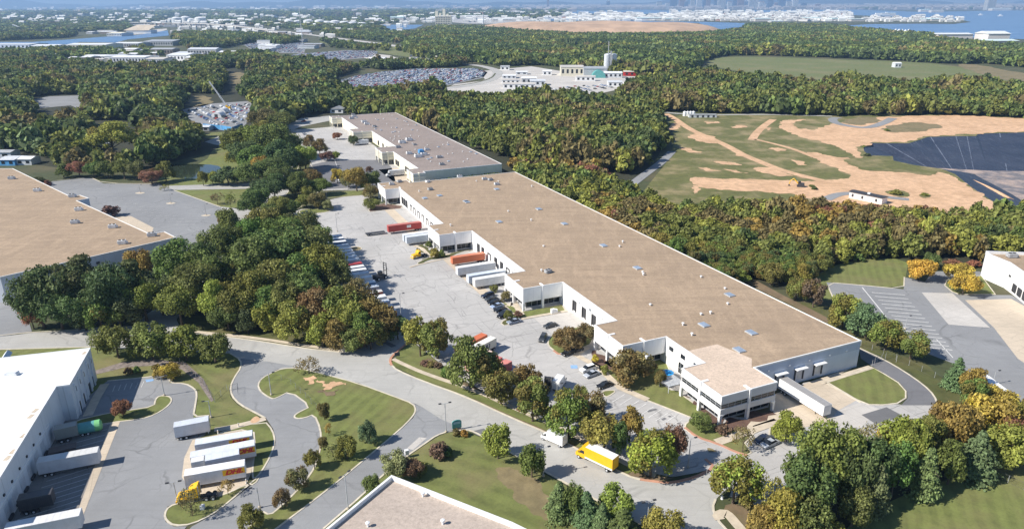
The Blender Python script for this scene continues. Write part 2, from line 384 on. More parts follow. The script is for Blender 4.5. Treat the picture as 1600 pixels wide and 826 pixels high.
# liner pit: slopes from the rim down to a littered floor
FZ = -9.0
fl = [P(x, y, FZ) for x, y in [(1440,263),(1440,261),(1450,262),(1465,263),(1475,263),(1485,264),(1508,265),(1530,266),(1545,267),(1640,268),(1690,268),(1690,322),(1598,314),(1580,303),(1565,295),(1552,288),(1536,280),(1522,272),(1500,268),(1478,266),(1460,265),(1448,264)]]
m = MB(); n = len(PIT)
m.v += [tuple(p) for p in PIT] + [tuple(p) for p in fl]
for i in range(n): j = (i+1) % n; m.f.append((i, j, n+j, n+i))
struct(m.build('pit_liner', 'liner'))
m = MB(); m.cap([(p.x, p.y, FZ+.05) for p in fl]); struct(m.build('pit_floor', 'linerfloor'))
m = MB()
for i, fr in ((2,.0),(3,.1),(3,.6),(4,.2),(5,.1),(6,.1),(6,.6),(7,.2),(8,.3),(9,.2),(9,.45),(9,.7),(9,.85)):
    a = PIT[i].lerp(PIT[i+1], fr); b = fl[i].lerp(fl[i+1], fr); d = (PIT[i+1]-PIT[i]).normalized()*(.28+.3*((i*7) % 3)/3); up = Vector((0, -.02, .06))
    m.poly([tuple(a-d+up), tuple(a+d+up), tuple(b+d*.6+up), tuple(b-d*.6+up)])
struct(m.build('liner_seams', plain('liner_seam', (.17,.19,.24), .5, .5, .3, obj=False)))
m = MB()
bmid = [P(x, y, -5) for x, y in [(1519,281),(1540,290),(1560,300),(1578,310)]]
rad = 3.0
m.tube([(p.x, p.y, -7.5) for p in bmid], rad, 8); struct(m.build('pit_berm', 'sand'))
# bare and planted ground of the landfill
LAND = [(1000,306),(1020,280),(1045,250),(1055,215),(1040,178),(1160,178),(1250,180),(1310,181),(1400,178),(1520,180),(1640,186),(1720,190),(1720,336),(1600,345),(1450,345),(1300,338),(1130,335),(1060,332)]
sheet('landfill_ground', LAND, .06, 'landgrass', 1, [PIT])
sheet('bare_soil', [(1075,279),(1090,276),(1130,280),(1160,279),(1240,283),(1285,283),(1340,276),(1300,262),(1270,247),(1258,238),(1275,238),(1310,242),(1335,251),(1355,249),(1400,260),(1470,269),(1490,276),(1505,287),(1530,303),(1556,318),(1580,326),(1600,340),(1500,340),(1300,334),(1250,303),(1180,300),(1110,296),(1085,291)], .10, 'sand', 1)
sheet('bare_soil', [(1215,195),(1228,206),(1240,209),(1260,218),(1290,222),(1340,247),(1346,247),(1345,222),(1420,222),(1448,213),(1527,208),(1640,205),(1720,206),(1720,188),(1640,186),(1500,180),(1400,181),(1350,186),(1300,194),(1282,201),(1262,204),(1250,190),(1262,186),(1225,188)], .10, 'sand', 1)
sheet('bare_soil', [(1045,195),(1062,190),(1068,198),(1056,203),(1046,203)], .10, 'sand', 1)
sheet('bare_soil', [(1078,210),(1100,208),(1125,222),(1122,225),(1095,222),(1083,219)], .10, 'sand', 1)
sheet('bare_soil', [(1080,290),(1092,290),(1090,304),(1083,303)], .11, 'sand', 1)
sheet('bare_soil', [(1110,252),(1128,252),(1160,257),(1158,259),(1130,257)], .11, 'sand', 1)
sheet('bare_soil', [(1138,200),(1152,195),(1168,197),(1166,200)], .11, 'sand', 1)
strip('dirt_track', [(1040,178),(1052,184),(1078,203),(1110,216),(1140,230),(1160,242),(1195,256),(1222,267),(1290,284)], 6.5, .14, 'sand')
strip('dirt_track', [(1208,187),(1192,198),(1180,210),(1175,219)], 6.5, .14, 'sand')
strip('dirt_track', [(1180,218),(1210,225),(1240,233),(1272,246)], 4, .14, 'sand')
for q in ([(1180,262),(1205,262),(1230,272),(1262,279),(1220,276),(1190,270)],[(1130,264),(1150,266),(1170,271),(1148,270)],[(1090,262),(1105,262),(1128,268),(1105,268)],[(1200,232),(1216,231),(1228,236),(1214,237)],[(1150,240),(1165,243),(1160,245),(1148,243)],[(1236,250),(1252,252),(1262,258),(1246,258)],[(1102,190),(1122,190),(1126,193),(1106,194)],[(1190,196),(1206,200),(1200,204)],[(1060,230),(1080,232),(1098,238),(1075,238)]):
    sheet('bare_soil', q, .12, 'sand', 0)
sheet('weed_patch', [(1278,226),(1296,225),(1310,231),(1335,243),(1334,247),(1310,246),(1275,240)], .2, 'landgrass', 1)
sheet('weed_patch', [(1313,254),(1330,247),(1360,251),(1420,258),(1462,266),(1468,272),(1450,275),(1420,270),(1350,267)], .2, 'landgrass', 1)
sheet('weed_patch', [(1380,300),(1395,297),(1420,300),(1422,308),(1400,308)], .2, 'landgrass', 1)
sheet('weed_patch', [(1436,303),(1448,301),(1456,306),(1450,310),(1438,309)], .2, 'landgrass', 1)
sheet('weed_patch', [(1310,190),(1350,182),(1378,185),(1360,195),(1330,196)], .2, 'dry', 1)
sheet('weed_patch', [(1370,200),(1420,190),(1480,196),(1440,206),(1390,208)], .2, 'dry', 1)
sheet('weed_patch', [(1236,192),(1262,186),(1266,200),(1248,203)], .2, 'landgrass', 1)
strip('gravel_loop', [(1310,184),(1299,186),(1305,193),(1335,199),(1358,200),(1380,193),(1395,185)], 8, .22, 'road2')
strip('gravel_track', [(985,290),(1010,271),(1035,253),(1050,237)], 6, .2, 'road2')
strip('gravel_track', [(1040,176),(1060,178),(1120,180),(1180,179),(1240,180),(1300,182)], 6, .2, 'road')
strip('gravel_track', [(1290,312),(1310,303),(1340,302),(1380,308),(1420,312)], 6, .2, 'road2')
# forest floor under the woods
sheet('forest_floor', [(560,190),(620,172),(760,158),(900,160),(1000,170),(1038,200),(1038,235),(985,290),(1000,306),(1060,333),(1130,335),(1300,340),(1450,346),(1640,346),(1720,400),(1600,398),(1530,412),(1420,404),(1330,405),(1290,425),(1245,452),(1200,452),(1110,420),(800,280)], .03, 'forestfloor', 1)
sheet('forest_floor', [(-80,92),(240,100),(420,98),(540,108),(640,140),(620,178),(470,190),(430,205),(290,250),(170,272),(-80,240)], .03, 'forestfloor', 1)
sheet('forest_floor', [(270,505),(300,455),(345,395),(410,345),(470,325),(490,345),(505,375),(520,440),(560,490),(615,514),(560,538),(470,520),(330,505)], .03, 'forestfloor', 1)
sheet('forest_floor', [(45,497),(60,470),(200,420),(300,372),(340,380),(300,420),(250,480),(205,505)], .03, 'forestfloor', 1)
sheet('forest_floor', [(1190,830),(1240,760),(1320,690),(1480,650),(1560,610),(1640,620),(1640,690),(1500,740),(1400,775),(1320,850)], .03, 'forestfloor', 1)
# lawns flush with the ground
sheet('lawn', [(1300,900),(1310,830),(1380,785),(1500,742),(1600,708),(1760,680),(1760,960)], .05, 'lawn', 1)
sheet('lawn', [(730,674),(760,687),(850,740),(960,800),(1050,860),(900,900),(790,850),(612,752),(560,790),(505,840),(480,840),(592,749),(632,717),(682,682),(700,675)], .05, 'lawn2', 1)
sheet('lawn', [(1265,440),(1290,420),(1340,404),(1420,404),(1415,433),(1412,452),(1290,440),(1302,465),(1290,470),(1260,465)], .05, 'lawn', 1)
sheet('lawn', [(1240,470),(1300,480),(1350,510),(1400,550),(1480,590),(1540,640),(1480,640),(1462,625),(1440,598),(1400,570),(1342,542),(1250,495)], .05, 'scrub', 1)
sheet('lawn', [(272,297),(392,296),(388,325),(345,324)], .05, 'lawn', 0)
sheet('lawn', [(300,525),(270,505),(285,497),(340,500),(420,515),(500,530),(560,540),(530,548),(475,542),(400,530)], .06, 'scrub', 0)
sheet('lawn', [(320,255),(335,230),(370,228),(385,290),(300,292),(255,290),(240,280)], .05, 'lawn', 1)
sheet('lawn', [(320,208),(365,205),(362,215),(320,218)], .05, 'lawn', 1)
sheet('lawn', [(140,542),(360,552),(375,562),(376,576),(365,592),(358,606),(360,620),(372,633),(400,647),(415,660),(330,690),(296,690),(330,668),(327,652),(302,652),(308,615),(304,607),(290,599),(265,598),(266,585),(219,591),(150,596)], .05, 'lawn2', 0)
sheet('lawn', [(-60,547),(142,542),(170,600),(120,640),(-60,640)], .045, 'lawn', 0)
sheet('lawn', [(612,566),(625,547),(642,534),(660,546),(690,571),(718,592),(760,617),(775,640),(727,620),(660,595)], .05, 'lawn2', 0)
sheet('verge_soil', [(700,580),(718,592),(760,617),(820,653),(880,683),(940,715),(1000,738),(1052,747),(1025,753),(980,742),(920,710),(860,677),(800,652),(740,624),(720,600)], .055, 'dirt', 0)
sheet('dry_patch', [(765,735),(800,728),(840,752),(870,785),(890,815),(850,812),(815,785)], .062, 'dry', 1)
sheet('dry_patch', [(1128,790),(1150,785),(1175,800),(1170,826),(1140,815)], .062, 'dirt', 1)
sheet('dry_patch', [(1135,425),(1165,430),(1200,448),(1225,462),(1262,480),(1300,500),(1290,506),(1240,478),(1190,455)], .062, 'dirt', 1)
sheet('dry_patch', [(1180,748),(1196,740),(1230,760),(1260,800),(1300,830),(1240,850),(1200,800)], .062, 'dirt', 1)
# roads
sheet('road', [(-160,532),(-60,528),(0,526),(48,520),(100,518),(150,513),(205,511),(215,502),(240,483),(262,470),(290,474),(276,500),(282,512),(307,519),(400,531),(475,543),(530,549.5),(550,548),(572,539),(597,525),(620,512),(645,528),(625,544),(613,555),(609,562),(612,570),(620,577),(660,594),(727,618),(800,652),(860,677),(920,710),(980,742),(1025,752),(1050,754),(1087,745),(1117,730),(1160,745),(1135,764),(1120,778),(1114,792),(1122,812),(1135,826),(1160,870),(1060,870),(1012,824),(960,797),(900,764),(850,737),(800,709),(760,685),(742,675),(730,671),(700,673),(682,680),(640,640),(620,622),(560,598),(500,582),(465,573),(440,578),(376,562),(360,552),(250,547),(142,542),(0,546),(-160,548)], .07, 'road')
sheet('car_park', [(-160,480),(0,472),(40,463),(48,480),(45,502),(50,518),(0,526),(-160,532)], .075, 'yard')
sheet('side_road', [(455,203),(448,245),(430,292),(405,322),(370,352),(330,390),(285,440),(250,478),(262,492),(285,485),(310,450),(360,395),(400,355),(430,325),(456,292),(471,245),(478,205)], .065, 'road')
sheet('side_road', [(250,291),(392,286),(418,290),(415,298),(390,295),(272,297)], .066, 'road')
sheet('side_road', [(345,323),(410,330),(395,350),(346,340)], .064, 'road')
sheet('branch_road', [(620,620),(647,630),(652,640),(646,652),(625,672),(550,735),(500,775),(432,826),(390,858),(466,858),(505,826),(570,770),(592,747),(632,715),(665,692),(682,680),(700,674),(720,668),(690,655),(660,636)], .078, 'road2', 0)
sheet('yard_drive', [(376,560),(377,574),(366,590),(360,604),(362,618),(375,632),(400,645),(415,652),(427,670),(431,690),(425,710),(410,737),(390,760),(362,782),(337,802),(300,822),(265,860),(360,860),(385,830),(400,806),(409,797),(422,804),(437,792),(465,765),(485,740),(492,725),(500,695),(500,670),(490,646),(475,652),(464,653),(460,650),(467,645),(487,635),(452,610),(432,621),(426,622),(415,616),(407,610),(404,601),(410,591),(426,581),(440,574),(465,573),(420,565)], .085, 'road2', 0)
sheet('truck_yard', [(168,595),(219,591),(266,585),(265,598),(290,599),(304,607),(308,615),(305,634),(302,652),(327,650),(327,666),(320,680),(300,690),(395,668),(398,700),(392,740),(385,756),(349,773),(311,780),(284,784),(262,791),(256,803),(259,815),(271,822),(292,822),(250,870),(60,870),(0,815),(100,650)], .08, 'yard')
sheet('gravel_pad', [(301,687),(396,668),(398,700),(392,740),(385,756),(349,773),(311,780),(300,770),(284,745),(288,715)], .10, 'conc')
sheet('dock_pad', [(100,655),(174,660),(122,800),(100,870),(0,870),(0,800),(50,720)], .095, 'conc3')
sheet('dock_apron', [(174,658),(188,658),(131,803),(108,870),(95,870),(121,800)], .11, 'conc')
sheet('retaining_path', [(148,579),(190,566),(240,561),(290,566),(318,592),(334,625),(330,628),(310,598),(284,577),(240,571),(195,574),(150,585)], .09, 'stone')
sheet('parking_lot', [(455,333),(470,327),(517,326),(516,312),(545,306),(573,303),(585,330),G(-5,250),G(40,250),G(40,60),G(5,20),G(5,2),G(14,-3),(1208,640),(1255,598),(1300,590),(1345,626),(1410,632),(1466,632),(1475,652),(1345,692),(1262,692),(1240,730),(1225,772),(1180,790),(1140,775),(1150,745),(1117,730),(1090,738),(1050,745),(1000,735),(940,712),(880,680),(820,650),(760,614),(715,588),(668,552),(642,530),(620,512),(600,520),(575,510),(535,482),(515,445),(508,400),(498,365),(487,347)], .072, 'lot')
sheet('parking_lot', [(455,203),(500,200),(540,196),G(12,510),G(12,262),(612,300),(600,296),(540,297),(505,298),(480,260),(470,230)], .072, 'lot')
sheet('asphalt_patch', [(470,262),(520,250),(600,250),(612,262),(620,290),(505,296),(490,285)], .09, 'newasph')
sheet('parking_lot', [(82,284),(140,277),(162,287),(250,288),(272,297),(345,323),(347,336),(335,361),(322,388),(280,395),(180,380),(60,285)], .072, 'yard')
sheet('loading_pad', [(180,337),(205,338),(240,356),(236,368),(160,330)], .09, 'conc')
sheet('parking_lot', [(1291,441),(1340,445),(1412,452),(1413,433),(1445,440),(1458,424),(1530,424),(1545,430),(1478,436),(1482,446),(1490,457),(1500,461),(1580,461),(1650,500),(1700,700),(1600,655),(1575,625),(1530,590),(1490,568),(1430,545),(1380,520),(1340,497),(1304,470)], .072, 'yard')
sheet('concrete_patch', [(1440,457),(1488,458),(1547,512),(1482,507)], .09, 'conc2')
sheet('loading_pad', [(1508,469),(1580,467),(1650,505),(1650,600),(1590,560),(1553,512)], .09, 'conc')
sheet('loop_road', [(1342,544),(1381,562),(1412,580),(1442,601),(1459,618),(1464,633),(1408,633),(1418,622),(1417,611),(1405,597),(1381,583),(1361,571),(1345,560)], .09, 'newasph', 0)
sheet('truck_court', [G(20,6),G(58,9),(1300,590),(1340,624),(1310,641),(1290,662),(1240,670),(1212,648)], .085, 'conc')
sheet('concrete_patch', [(1308,642),(1345,628),(1375,640),(1345,668),(1290,668)], .09, 'conc2')
sheet('asphalt_patch', [(1346,648),(1385,636),(1410,649),(1371,664)], .105, 'patch')
sheet('dock_apron', [G(-22,190),G(-15.9,190),G(-15.9,235),G(-22,235)], .085, 'lot')
sheet('dock_apron', [G(-27,180),G(-22,180),G(-22,236),G(-27,236)], .09, 'conc')
sheet('dock_apron', [G(-20,106),G(-8.2,106),G(-8.2,150),G(-20,150)], .085, 'lot')
sheet('dock_apron', [G(-24,101),G(-20,101),G(-20,148),G(-24,148)], .09, 'conc')
sheet('dock_apron', [G(-15,52),G(-.7,52),G(-.7,80),G(-15,80)], .085, 'conc2')
sheet('dock_apron', [G(-6,264),G(8,272),G(8,330),G(-6,330)], .09, 'conc')
sheet('asphalt_patch', [(598,535),(606,534),(620,540),(612,543)], .085, 'patch')
for q in ([(1010,641),(1024,638),(1028,640),(1013,644)],[(1033,655),(1038,652),(1042,654),(1036,657)],[(1043,650),(1047,649),(1050,651),(1046,652)],[(1048,664),(1053,662),(1056,665),(1051,666)],[(1057,661),(1060,660),(1064,661),(1060,663)],[(1066,680),(1072,678),(1076,681),(1070,682)]):
    sheet('asphalt_patch', q, .09, 'patch')
sheet('asphalt_patch', [(736,674),(756,669),(760,672),(748,681)], .09, 'patch')
sheet('concrete_patch', [(636,700),(655,683),(667,684),(645,703)], .09, 'conc2')
# far paving
sheet('industrial_yard', [(745,112),(830,104),(880,112),(930,118),(1000,120),(990,135),(930,148),(880,152),(820,152),(760,148),(690,142),(710,132),(760,126)], .15, 'conc2')
strip('curved_road', [(715,100),(745,102),(772,108),(780,115),(770,124),(745,132),(700,138),(655,143),(610,150)], 16, .25, 'road')
strip('curved_road', [(690,137),(740,131),(768,123),(774,115)], 2.5, .4, 'scrub')
sheet('vehicle_lot', [(525,128),(560,118),(600,112),(650,108),(740,107),(762,113),(755,122),(700,134),(645,141),(600,150),(540,152),(500,146)], .15, 'yard')
sheet('vehicle_lot', [(436,90),(470,84),(540,79),(592,79),(585,90),(520,95),(450,97)], .15, 'yard')
sheet('vehicle_lot', [(636,82),(662,84),(684,90),(680,96),(640,93)], .15, 'conc2')
sheet('vehicle_lot', [(380,70),(420,64),(480,68),(475,84),(400,82)], .15, 'yard')
sheet('vehicle_lot', [(48,157),(75,151),(130,149),(136,175),(110,165),(55,170)], .12, 'yard')
sheet('scrap_yard', [(285,172),(320,163),(390,158),(402,178),(378,200),(360,206),(325,200),(300,192)], .12, 'yard')
sheet('side_road', [(320,222),(345,212),(368,210),(368,232),(335,226)], .09, 'road')
sheet('side_road', [(440,200),(470,185),(515,181),(520,188),(470,198),(450,207)], .1, 'road')
sheet('field', [(284,152),(330,149),(332,165),(290,169)], .12, 'dry', 1)
sheet('field', [(352,114),(388,113),(382,136),(357,131)], .12, 'dry', 1)
sheet('field', [(1098,100),(1112,93),(1135,89),(1200,89),(1330,94),(1400,96),(1480,101),(1600,122),(1700,135),(1640,140),(1440,131),(1340,127),(1260,125),(1150,112)], .15, 'field', 1)
sheet('field', [(1490,101),(1530,101),(1600,116),(1680,128),(1620,129),(1560,126),(1525,113)], .3, 'dry', 1)
sheet('field', [(1540,82),(1580,73),(1660,72),(1700,90),(1600,92)], .3, 'dry', 1)
sheet('field', [(1165,53),(1200,52),(1215,57),(1190,62),(1165,61)], .3, 'dry', 1)
strip('highway', [(700,92),(640,77),(620,72),(540,62),(480,54),(440,49)], 26, .5, 'conc2')
sheet('highway_verge', [(500,58),(560,66),(622,73),(700,93),(640,90),(560,78),(500,68)], .3, 'field', 0)
strip('gravel_track', [(880,75),(905,78),(935,86),(955,92)], 12, .3, 'conc2')
strip('gravel_track', [(745,92),(770,88),(786,87)], 12, .3, 'conc2')
for q in ([(300,92),(345,84),(352,92),(330,98)],[(385,62),(420,57),(470,60),(440,66),(400,67)],[(60,96),(110,92),(115,99),(70,101)],[(120,84),(230,80),(236,90),(130,92)],[(240,92),(300,87),(302,97),(250,102)],[(340,48),(410,53),(470,58),(470,61),(400,58)],[(30,46),(90,50),(130,52),(90,58),(20,55)],[(170,55),(260,44),(262,48),(215,55)],[(470,36),(620,37),(590,40),(540,41),(480,40)],[(270,40),(360,41),(350,43),(280,43)],[(660,27),(830,27),(830,38),(700,37)],[(560,88),(600,84),(640,97),(600,101)],[(1180,44),(1230,43),(1225,46),(1190,47)],[(90,21),(150,20),(152,22),(95,23)],[(330,20),(420,19),(400,21.5),(340,22)]):
    sheet('far_lot', q, .22, 'conc2' if q[0][0] % 3 else 'lot', 1)
# pond and far water, with the land that lies in it
sheet('pond', [(252,260),(265,257),(300,256),(340,258),(348,265),(345,277),(300,280),(262,277)], .10, 'pond', 1)
sheet('river', [(-200,67),(0,66),(50,66),(110,62),(160,58),(215,55),(240,51),(262,48),(264,56),(200,62),(180,67),(125,66),(100,72),(50,77),(-200,80)], .3, 'water')
sheet('inlet', [(590,42),(600,39),(662,39),(648,45),(622,48),(602,47)], .3, 'water')
sheet('harbour_water', [(860,14.6),(930,17.5),(1000,15.5),(1060,17),(1150,17),(1230,16),(1340,15.5),(1440,19),(1500,18),(1580,16.5),(1900,16),(1900,66),(1640,63),(1540,60),(1470,58),(1400,56),(1340,50),(1290,44),(1240,42),(1170,46),(1120,46),(1090,36),(960,36),(920,33),(860,33),(840,31),(930,24),(880,20)], .3, 'water')
sheet('peninsula', [(930,21),(1000,22.5),(1060,21),(1150,20),(1230,21.5),(1330,24),(1400,27),(1440,29),(1500,31),(1517,35),(1490,38),(1440,37.5),(1360,38),(1310,41),(1240,38),(1180,37),(1100,34.5),(1030,33.5),(970,32),(930,32),(900,28)], .9, 'ground')
# quarried mound
c = P(925, 47); m = MB(); nx, ny = 40, 14
hx = 205*2860/1108; hy = 330
for j in range(ny+1):
    for i in range(nx+1):
        a = -1+2*i/nx; b = -1+2*j/ny; r = min(1, (abs(a)**4+b*b))
        m.v.append((c.x+a*hx, c.y+b*hy, -0.4+34*(1-r)**.55+3.0*math.sin(9*a+3*b)*(1-r)))
for j in range(ny):
    for i in range(nx): q = j*(nx+1)+i; m.f.append((q, q+1, q+nx+2, q+nx+1))
o = struct(m.build('sand_mound', plain('mound_soil', (.50, .335, .215), .95, .3, .012, obj=False, fine=9)))
# far hills
m = MB(); nx = 160; x0, x1, yb = -26000, 26000, 27000
for i in range(nx+1):
    x = x0+(x1-x0)*i/nx; h = 250+90*math.sin(i*.13)+60*math.sin(i*.31+1)+30*math.sin(i*.9)
    m.v += [(x, yb-2500, 0), (x, yb, h*.8), (x, yb+1500, h), (x, yb+4000, 0)]
for i in range(nx):
    for j in range(3): q = 4*i+j; m.f.append((q, q+4, q+5, q+1))
struct(m.build('hills', 'forestfloor'))
# ---------------------------------------------------------------- raised islands and kerbs
island([(465,575),(500,583),(560,599),(620,621),(646,631),(650,641),(644,652),(624,672),(549,735),(499,775),(431,826),(392,856),(380,838),(401,807),(409,798),(422,805),(438,792),(466,765),(486,740),(494,725),(502,695),(501,670),(491,647),(476,653),(463,654),(459,650),(467,644),(486,635),(453,611),(432,622),(425,623),(414,617),(406,610),(403,601),(409,591),(426,582),(441,576)], 'lawn', 1)
island([(301,784),(349,774),(384,757),(398,757),(408,741),(361,781),(336,801),(300,819),(272,821),(260,813),(257,803),(264,791),(284,785)], 'lawn2', 1)
island([(322,682),(413,657),(426,672),(430,690),(423,712),(408,738),(396,750),(394,735),(399,700),(396,668)], 'lawn2', 1)
island([(110,659),(176,644),(199,641.5),(241,635),(243,624),(249,618.5),(263,618.5),(269,624),(265,632),(251,643),(232,652),(210,656),(176,659.5),(112,672)], 'lawn2', 1)
island([(901,511),(875,517.5),(861,525),(856,533),(857,540),(865,547),(874,554),(881,550),(905,545),(927,536),(926,511)], 'lawn', 1)
I2 = [(936,574),(950,590),(969,607),(1013,626),(1082,653),(1071,663),(1070,670),(1088,682),(1120,692),(1150,706),(1167,711),(1174,707),(1164,692),(1178,677),(1206,662),(1216,650),(1225,640),G(14,-3),(1128,662),G(-.2,17),(1040,565),G(6,38),G(-8,38)]
island(I2, 'lawn', 0)
island([(1197,675),(1217,690),(1233,687),(1242,672),(1234,645),(1220,648)], 'lawn', 1)
island([G(-20.5,102),(767,464),(781,474),(800,495),(806,499),(884,487),G(-1,85),G(-16,85)], 'lawn', 0)
island([(781,504),(790,510),(806,499),(798,496)], 'scrub', 1)
island([G(-25,171.5),(651,385),(672,401),(652,411),(654,414),(704,402),G(-8.2,154),G(-23,154)], 'scrub', 0)
island([(576,328),(583,322),(600,318),(629,322),(626,326),(578,331)], 'mulch', 0)
island([(545,389),(553,385.5),(563,386),(566,389.5),(557,392.5),(548,392)], 'dry', 1)
island([(510,301),(575,297),(571,305),(545,307),(511,310)], 'lawn', 0)
island([(466,329),(490,326),(517,327),(514,331),(490,334),(470,334)], 'lawn', 1)
island([(940,613),(946,610),(964,610),(950,620),(944,619)], 'lawn', 1)
island([(1293,597),(1362,573.5),(1381,584),(1403,597.5),(1415,611),(1415,622),(1402,630),(1380,632.5),(1358,632),(1338,624)], 'lawn', 0)
island([(1480,437),(1476,446),(1488,456),(1500,460),(1555,460),(1549,452),(1533,431)], 'lawn', 0)
island([(450,205),(456,206),(470,230),(505,290),(500,298),(470,325),(455,330),(435,345),(420,345),(430,325),(456,293),(471,246)], 'scrub', 1)
for x, y in ((219,302),(267,318),(322,337)): island([(x-9,y),(x,y-1.6),(x+9,y-.5),(x,y+1.4)], 'conc', 1)
km = MB()
for pts in ([(0,524),(48,519),(100,517),(150,512),(205,510)],[(0,546),(142,542)],[(360,552),(376,562),(377,574),(366,590),(360,604),(362,618),(375,632),(400,645),(415,653)],[(282,513),(307,520),(400,532),(475,544),(530,550)],
            [(612,570),(620,578),(660,595),(727,619),(800,653),(860,678),(920,711),(980,743),(1000,749)],[(505,826),(570,770),(592,747),(632,715),(665,692),(682,680),(700,674),(730,671),(742,675),(760,685),(800,708),(900,763),(1010,823)],
            [(1118,780),(1113,793),(1121,812),(1136,828)],[(168,595),(219,590.5),(266,584.5),(264.5,598),(290,599),(304,607),(308,615),(305,634),(302,651),(327,649)],[(1342,543.5),(1381,561.5),(1412,579.5),(1443,601),(1460,618),(1465,634)],
            [(1302,466),(1291,441),(1340,445),(1412,452),(1413,433)],[(82,283),(140,276.5),(162,286.5),(250,287.5)],[(272,297.5),(345,323.5)],[(1290,598),(1345,629)]):
    kerb(pts, m=km)
struct(km.build('kerb', 'kerb'))
km = MB()
for pts in ([(550,548.5),(572,539.5),(597,525.5),(618,513)],[(643,531),(625,545),(613,556),(609,563),(612,571)],[(1000,749),(1025,752.5),(1050,754.5),(1087,745.5),(1117,730),(1102,717)],[(865,547.5),(874,554.5),(881,551)],[(1070,668),(1089,683),(1121,693),(1150,706.5),(1167,711.5)]):
    kerb(pts, m=km, h=.2, width=.7)
struct(km.build('kerb', 'kerbred'))
strip('sidewalk', [(300,518),(400,528),(475,540),(535,548)], 1.6, .17, 'walk')
strip('sidewalk', [(614,561),(630,569),(664,584),(745,611),(806,639),(870,666),(936,702),(992,732),(1024,744)], 1.5, .17, 'walk')
strip('lawn', [(613,567),(627,573),(662,589),(735,615),(802,646),(866,672),(930,707),(986,736.5)], 2.6, .15, 'lawn2')
strip('sidewalk', [(1120,691.5),(1150,681),(1178,671),(1215,658)], 2.6, .19, 'walk', 0)
strip('sidewalk', [(1160,666),(1190,657),(1218,650)], 2.8, .19, 'walk', 0)
strip('sidewalk', [(1165,664),(1174,672)], 2.6, .195, 'walk', 0)
strip('sidewalk', [(1281,598.5),(1320,586),(1361,573.5)], 2.0, .16, 'walk', 0)
strip('sidewalk', [G(-9.2,52),(900,555),(934,573),(951,589.5),(969,606),(1012,625)], 2.2, .2, 'walk', 0)
strip('sidewalk', [(947,565),(956,570),(968,578)], 2.5, .2, 'walk', 0)
strip('sidewalk', [(768,463),(782,474),(800,491),(812,490)], 1.8, .2, 'walk', 0)
strip('sidewalk', [(793,478),(803,472),(815,492)], 2.2, .2, 'walk', 0)
strip('sidewalk', [(806,500),(845,493),(886,486)], 1.5, .21, 'walk', 0)
strip('sidewalk', [(648,384),(660,389),(673,402),(702,397)], 1.8, .2, 'walk', 0)
strip('sidewalk', [(640,418),(655,413.5),(704,402.5)], 1.0, .21, 'walk', 0)
strip('sidewalk', [(1125,812),(1120,805),(1132,800),(1140,806),(1150,818),(1165,835)], 2.2, .18, 'walk', 1)
strip('sidewalk', [(335,672),(365,667),(395,660),(415,654)], 2.0, .2, 'walk', 1)
strip('sidewalk', [(164,600),(150,623),(137,650)], 2.4, .16, 'walk', 0)
sheet('patio', [(1030,597),(1040,590),(1055,594),(1066,602),(1060,611),(1048,610)], .2, 'conc2')
sheet('mulch_bed', [(1066,618),(1075,612),(1128,662),(1120,668),(1100,655)], .2, 'mulch')
sheet('mulch_bed', [G(-.5,-2),G(16,-2),G(16,-.5),G(-.5,-.5)], .2, 'mulch')
sheet('mulch_bed', [(655,565),(668,560),(688,566),(694,573),(678,576),(662,571)], .19, 'dirt', 0)
sheet('mulch_bed', [G(-9.5,49),G(-8.2,49),G(-8.2,35),G(-9.5,35)], .2, 'mulch')
sheet('mulch_bed', [(473,588),(490,587),(496,591),(486,594),(490,600),(480,601),(477,595)], .19, 'sand', 0)
sheet('mulch_bed', [(496,594),(506,599),(514,600),(522,596),(536,599),(540,602),(526,603),(515,609),(504,611),(509,605),(498,598)], .19, 'sand', 0)
sheet('mulch_bed', [(495,612),(512,613),(530,608),(525,616),(508,617)], .19, 'dirt', 0)
sheet('mulch_bed', [(395,653),(402,650),(408,656),(398,662),(390,660)], .21, 'sand', 1)
sheet('bare_patch', [(1120,705),(1105,700),(1108,707)], .19, 'dry')
# ---------------------------------------------------------------- painted markings
mk = MB()
def line(a, b, w=.16, z=.115):
    a, b = (P(*a) if not isinstance(a, Vector) else a), (P(*b) if not isinstance(b, Vector) else b)
    L, R = ribbon_pts([a, b], w, False); mk.poly([(q.x, q.y, z) for q in (L[0], R[0], R[1], L[1])])
for i in range(9):                       # stalls below the office lawn
    f = i/8; ax, ay = 976+f*90, 616+f*39; line((ax, ay), (ax-19, ay+12), .2)
for i in range(15):                      # right lot
    f = i/14; line((1362+f*72, 457+f*84), (1414+f*74, 461+f*86), .35)
line((1347,449), (1386,497), .35); line((1463,530),(1489,559),.25)
for i in range(7): line(G(-15.5,56+i*3), G(-20.5,56+i*3), .16)
for i in range(8): line((560-i*3.5, 262+i*4.5), (574-i*3.5, 262+i*4.5), .2)
line((520,240),(527,262),.3)
for r in range(4):
    for i in range(12):
        a = (150+r*40+i*9, 296+r*14+i*4.6); line(a, (a[0]+9, a[1]-1.2), .14)
for i in range(6): line((225-i*9, 596+i*1.2), (221-i*9, 605+i*1.4), .14)
for i in range(16):
    f = i/15; line((20+f*112, 822-f*150), (120+f*52, 790-f*128), .14)
for i in range(5): line((1183+i*7, 678+i*4.5), (1193+i*7, 674+i*4.5), .14)
struct(mk.build('parking_markings', 'mark'))
m = MB(); a = P(897, 573); m.cap([(a.x-1, a.y-1, .1), (a.x+1, a.y-1, .1), (a.x+1, a.y+1, .1), (a.x-1, a.y+1, .1)]); struct(m.build('parking_marking', 'markblue'))
m = MB()
for q in ([(227,593),(240,592),(240,595),(229,597)],):
    m.cap([(p.x, p.y, .11) for p in W2(q)])
struct(m.build('parking_marking', 'markblue'))
